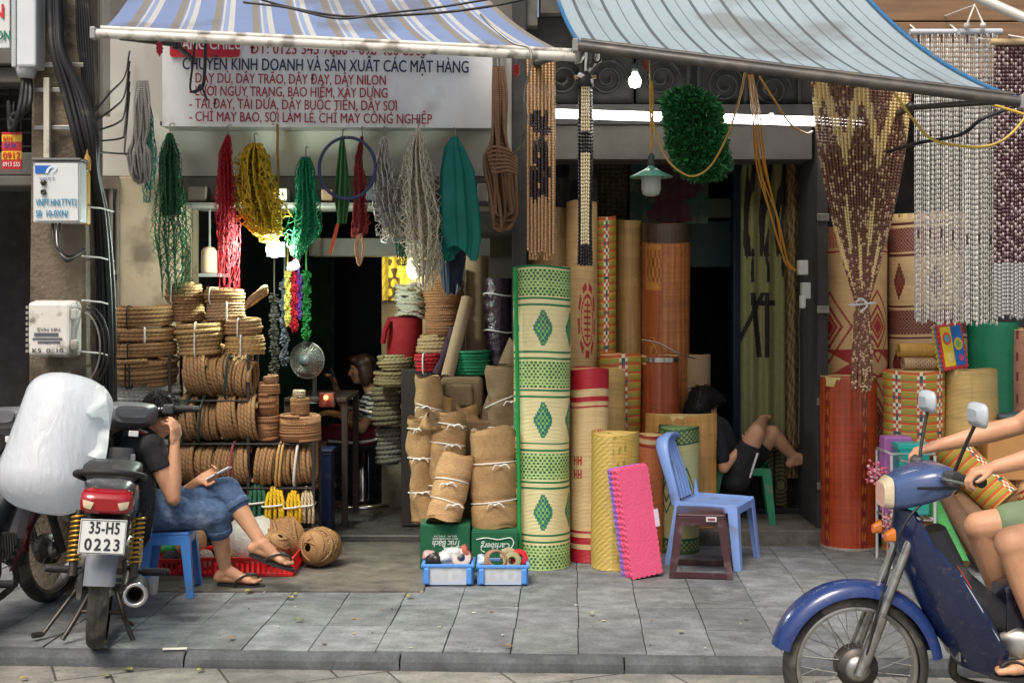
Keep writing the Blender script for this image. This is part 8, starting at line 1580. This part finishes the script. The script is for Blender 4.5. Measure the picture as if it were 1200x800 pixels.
o = fuse('striped_top', s, .009, 3, m_stripe, t, off); me = o.data; at = me.color_attributes.get('Col') or me.color_attributes.new('Col', 'FLOAT_COLOR', 'CORNER'); vi = np.zeros(len(me.loops), int); me.loops.foreach_get('vertex_index', vi); z = np.array([v.co.z for v in me.vertices])[vi]; cc = np.where((np.floor(z/.016) % 2 == 0)[:, None], np.array([S(210, 206, 200)]), np.array([S(44, 40, 46)])); 
if at.domain != 'CORNER': me.color_attributes.remove(at); at = me.color_attributes.new('Col', 'FLOAT_COLOR', 'CORNER')
at.data.foreach_set('color', np.concatenate([cc, np.ones((len(cc), 1))], 1).ravel().astype(np.float32))
s = MB()
for d in (9.44, 9.66): chain(s, [(pw(432, 512, d), .1), (pw(386, 508, d), .075)])
s.capsule(pw(432, 512, 9.44), .1, pw(432, 512, 9.66), .1); fuse('shorts', s, .009, 3, mat('maroon_cloth', S(110, 20, 44), .8, nz=(10, .2)), t, off)
s = MB(); s.box(pw(391, 441, 9.62), (.012, .07, .14), .004, rot('Y', -20), S(40, 40, 44)); tg = thing('phone', 'dark phone held up by the woman in the striped top', 'phone', pw(391, 447, 9.62)); part('case', s, m_plas, tg)
# ---- person lounging in the mat shop
t = thing('person', 'person in black with white trimmed shorts lounging with legs up in the mat shop', 'person', (X(872, 8.6), 8.67, .48)); off = t.location; b = MB(); pr = lambda x, y, d=8.5: P(x, y, d+.17)
hc = pr(825, 474, 8.5); hR, hL = pr(862, 560, 8.40), pr(862, 558, 8.58); kR, aR = pr(886, 507, 8.34), pr(893, 494, 8.66); kL, aL = pr(905, 508, 8.6), pr(930, 535, 8.62)
chain(b, [(pr(858, 556), .115), (pr(846, 530), .11), (pr(838, 508), .115)]); sR, sL = pr(838, 500, 8.33), pr(838, 498, 8.67); chain(b, [(sR, .055), (sL, .055)]); chain(b, [(pr(836, 496), .055), (pr(830, 486), .048), (hc, .045)])
chain(b, [(hR, .085), (kR, .06)]); chain(b, [(kR, .056), (kR.lerp(aR, .4), .052), (aR, .034)]); chain(b, [(hL, .085), (kL, .06)]); chain(b, [(kL, .056), (kL.lerp(aL, .4), .05), (aL, .034)])
eR, wR = pr(848, 548, 8.30), pr(866, 527, 8.36); chain(b, [(sR, .05), (eR, .038)]); chain(b, [(eR, .038), (wR, .025)]); eL, wL = pr(854, 540, 8.7), pr(868, 522, 8.56); chain(b, [(sL, .05), (eL, .038)]); chain(b, [(eL, .038), (wL, .025)])
hand(b, wR, (.6, .5, .5), (.3, .3, .8), 1, .7); hand(b, wL, (.5, -.5, .5), (-.2, -.2, .9), -1, .7); foot(b, aR, (.25, .85, .45), (-.3, -.3, .9), .23); foot(b, aL, (.85, .1, .15), (-.1, 0, 1), .23)
q, M = head(b, hc, (.85, .25, -.4), (.4, .1, .9)); fuse('body', b, .007, 4, m_skin, t, off); face_parts(t, q, M, 1, off); hr = fuse('hair', hair_mb(q, M, 1.04, BOB), .007, 3, m_hair, t, off); strands(t, hr, 900, .05, m_hair, 1)
s = MB(); chain(s, [(pr(858, 556), .128), (pr(845, 530), .124), (pr(837, 508), .128)]); s.capsule(sR, .066, sL, .066); s.capsule(sR, .064, sR.lerp(eR, .75), .054); s.capsule(sL, .064, sL.lerp(eL, .75), .054); fuse('shirt', s, .008, 4, m_tee, t, off)
s = MB(); s.capsule(hR, .104, hR.lerp(kR, .62), .084); s.capsule(hL, .104, hL.lerp(kL, .6), .086); s.capsule(hR, .106, hL, .106); fuse('shorts', s, .008, 3, m_tee, t, off)
s = MB(); c0 = hR.lerp(kR, .63); d_ = (kR-hR).normalized(); Mx = frame(d_); s.tube([hR.lerp(kR, .05)+V((.075, -.075, 0)), hR.lerp(kR, .35)+V((.06, -.078, -.005)), hR.lerp(kR, .62)+V((.05, -.07, -.01))], .008, 6); part('stripe', s, m_white, t)
s = MB(); s.box(pr(873, 519, 8.44), (.02, .13, .07), .004, rot('Z', 20) @ rot('Y', 30), S(30, 30, 34)); tg = thing('phone', 'dark phone held by the person lounging in the mat shop', 'phone', pr(873, 523, 8.44)); part('case', s, m_plas, tg)
# ---- rider of the blue motorbike (built in the bike's frame)
BL = lambda x, y, z: V((BX-y, BD+x, BZ+z))
t = thing('person', 'bare armed rider in green shorts on the blue motorbike at the right edge', 'person', BL(0, .2, .85)); off = t.location; b = MB()
chain(b, [(BL(0, .18, .90), .13), (BL(0, .19, 1.1), .12), (BL(0, .24, 1.3), .13)]); chain(b, [(BL(0, .25, 1.38), .065), (BL(0, .27, 1.47), .05), (BL(0, .29, 1.56), .05)]); hc = BL(0, .31, 1.6); infos = []
for sx in (-1, 1):
    sh, el, wr = BL(sx*.19, .26, 1.35), BL(sx*.31, .46, 1.17), BL(sx*.315, .79, 1.085); chain(b, [(sh, .056), (sh.lerp(el, .5), .048), (el, .039)]); chain(b, [(el, .04), (el.lerp(wr, .35), .042), (wr, .027)]); hand(b, wr, (-.95, 0, -.22), (0.1, 0, -1), -sx, 1.15, .05)
    hp, kn, an = BL(sx*.10, .22, .84), BL(sx*.16, .67, .78), BL(sx*.17, .53, .36); chain(b, [(hp, .092), (kn, .066)]); chain(b, [(kn, .062), (kn.lerp(an, .35), .058), (an, .037)]); infos.append((foot(b, an, (-1, 0, .05), (0, 0, 1), .25), hp, kn, sh, el))
    chain(b, [(BL(-.1, .25, 1.34), .06), (BL(.1, .25, 1.34), .06)]); chain(b, [(BL(sx*.1, .25, 1.36), .055), (sh, .056)])
q, M = head(b, hc, (-1, 0, -.05), (0, 0, 1)); fuse('body', b, .0065, 4, m_skin, t, off); face_parts(t, q, M, 1, off); fuse('hair', hair_mb(q, M, 1, SHORT), .007, 3, m_hair, t, off)
s = MB(); chain(s, [(BL(0, .18, .92), .142), (BL(0, .19, 1.1), .135), (BL(0, .24, 1.28), .14)]); s.capsule(BL(-.17, .25, 1.34), .075, BL(.17, .25, 1.34), .075); s.capsule(BL(-.1, .17, .95), .11, BL(.1, .17, .95), .11)
for fi, hp, kn, sh, el in infos: s.capsule(sh, .07, sh.lerp(el, .3), .062)
fuse('shirt', s, .009, 3, mat('pale_shirt', S(176, 180, 170), .85, nz=(10, .1)), t, off)
s = MB()
for fi, hp, kn, sh, el in infos: s.capsule(hp, .112, hp.lerp(kn, .74), .088)
s.capsule(infos[0][1], .112, infos[1][1], .112); fuse('shorts', s, .009, 3, mat('green_shorts', S(110, 128, 96), .85, nz=(12, .15)), t, off)
for fi, *_ in infos: sandal(t, fi, .25, 1.0)
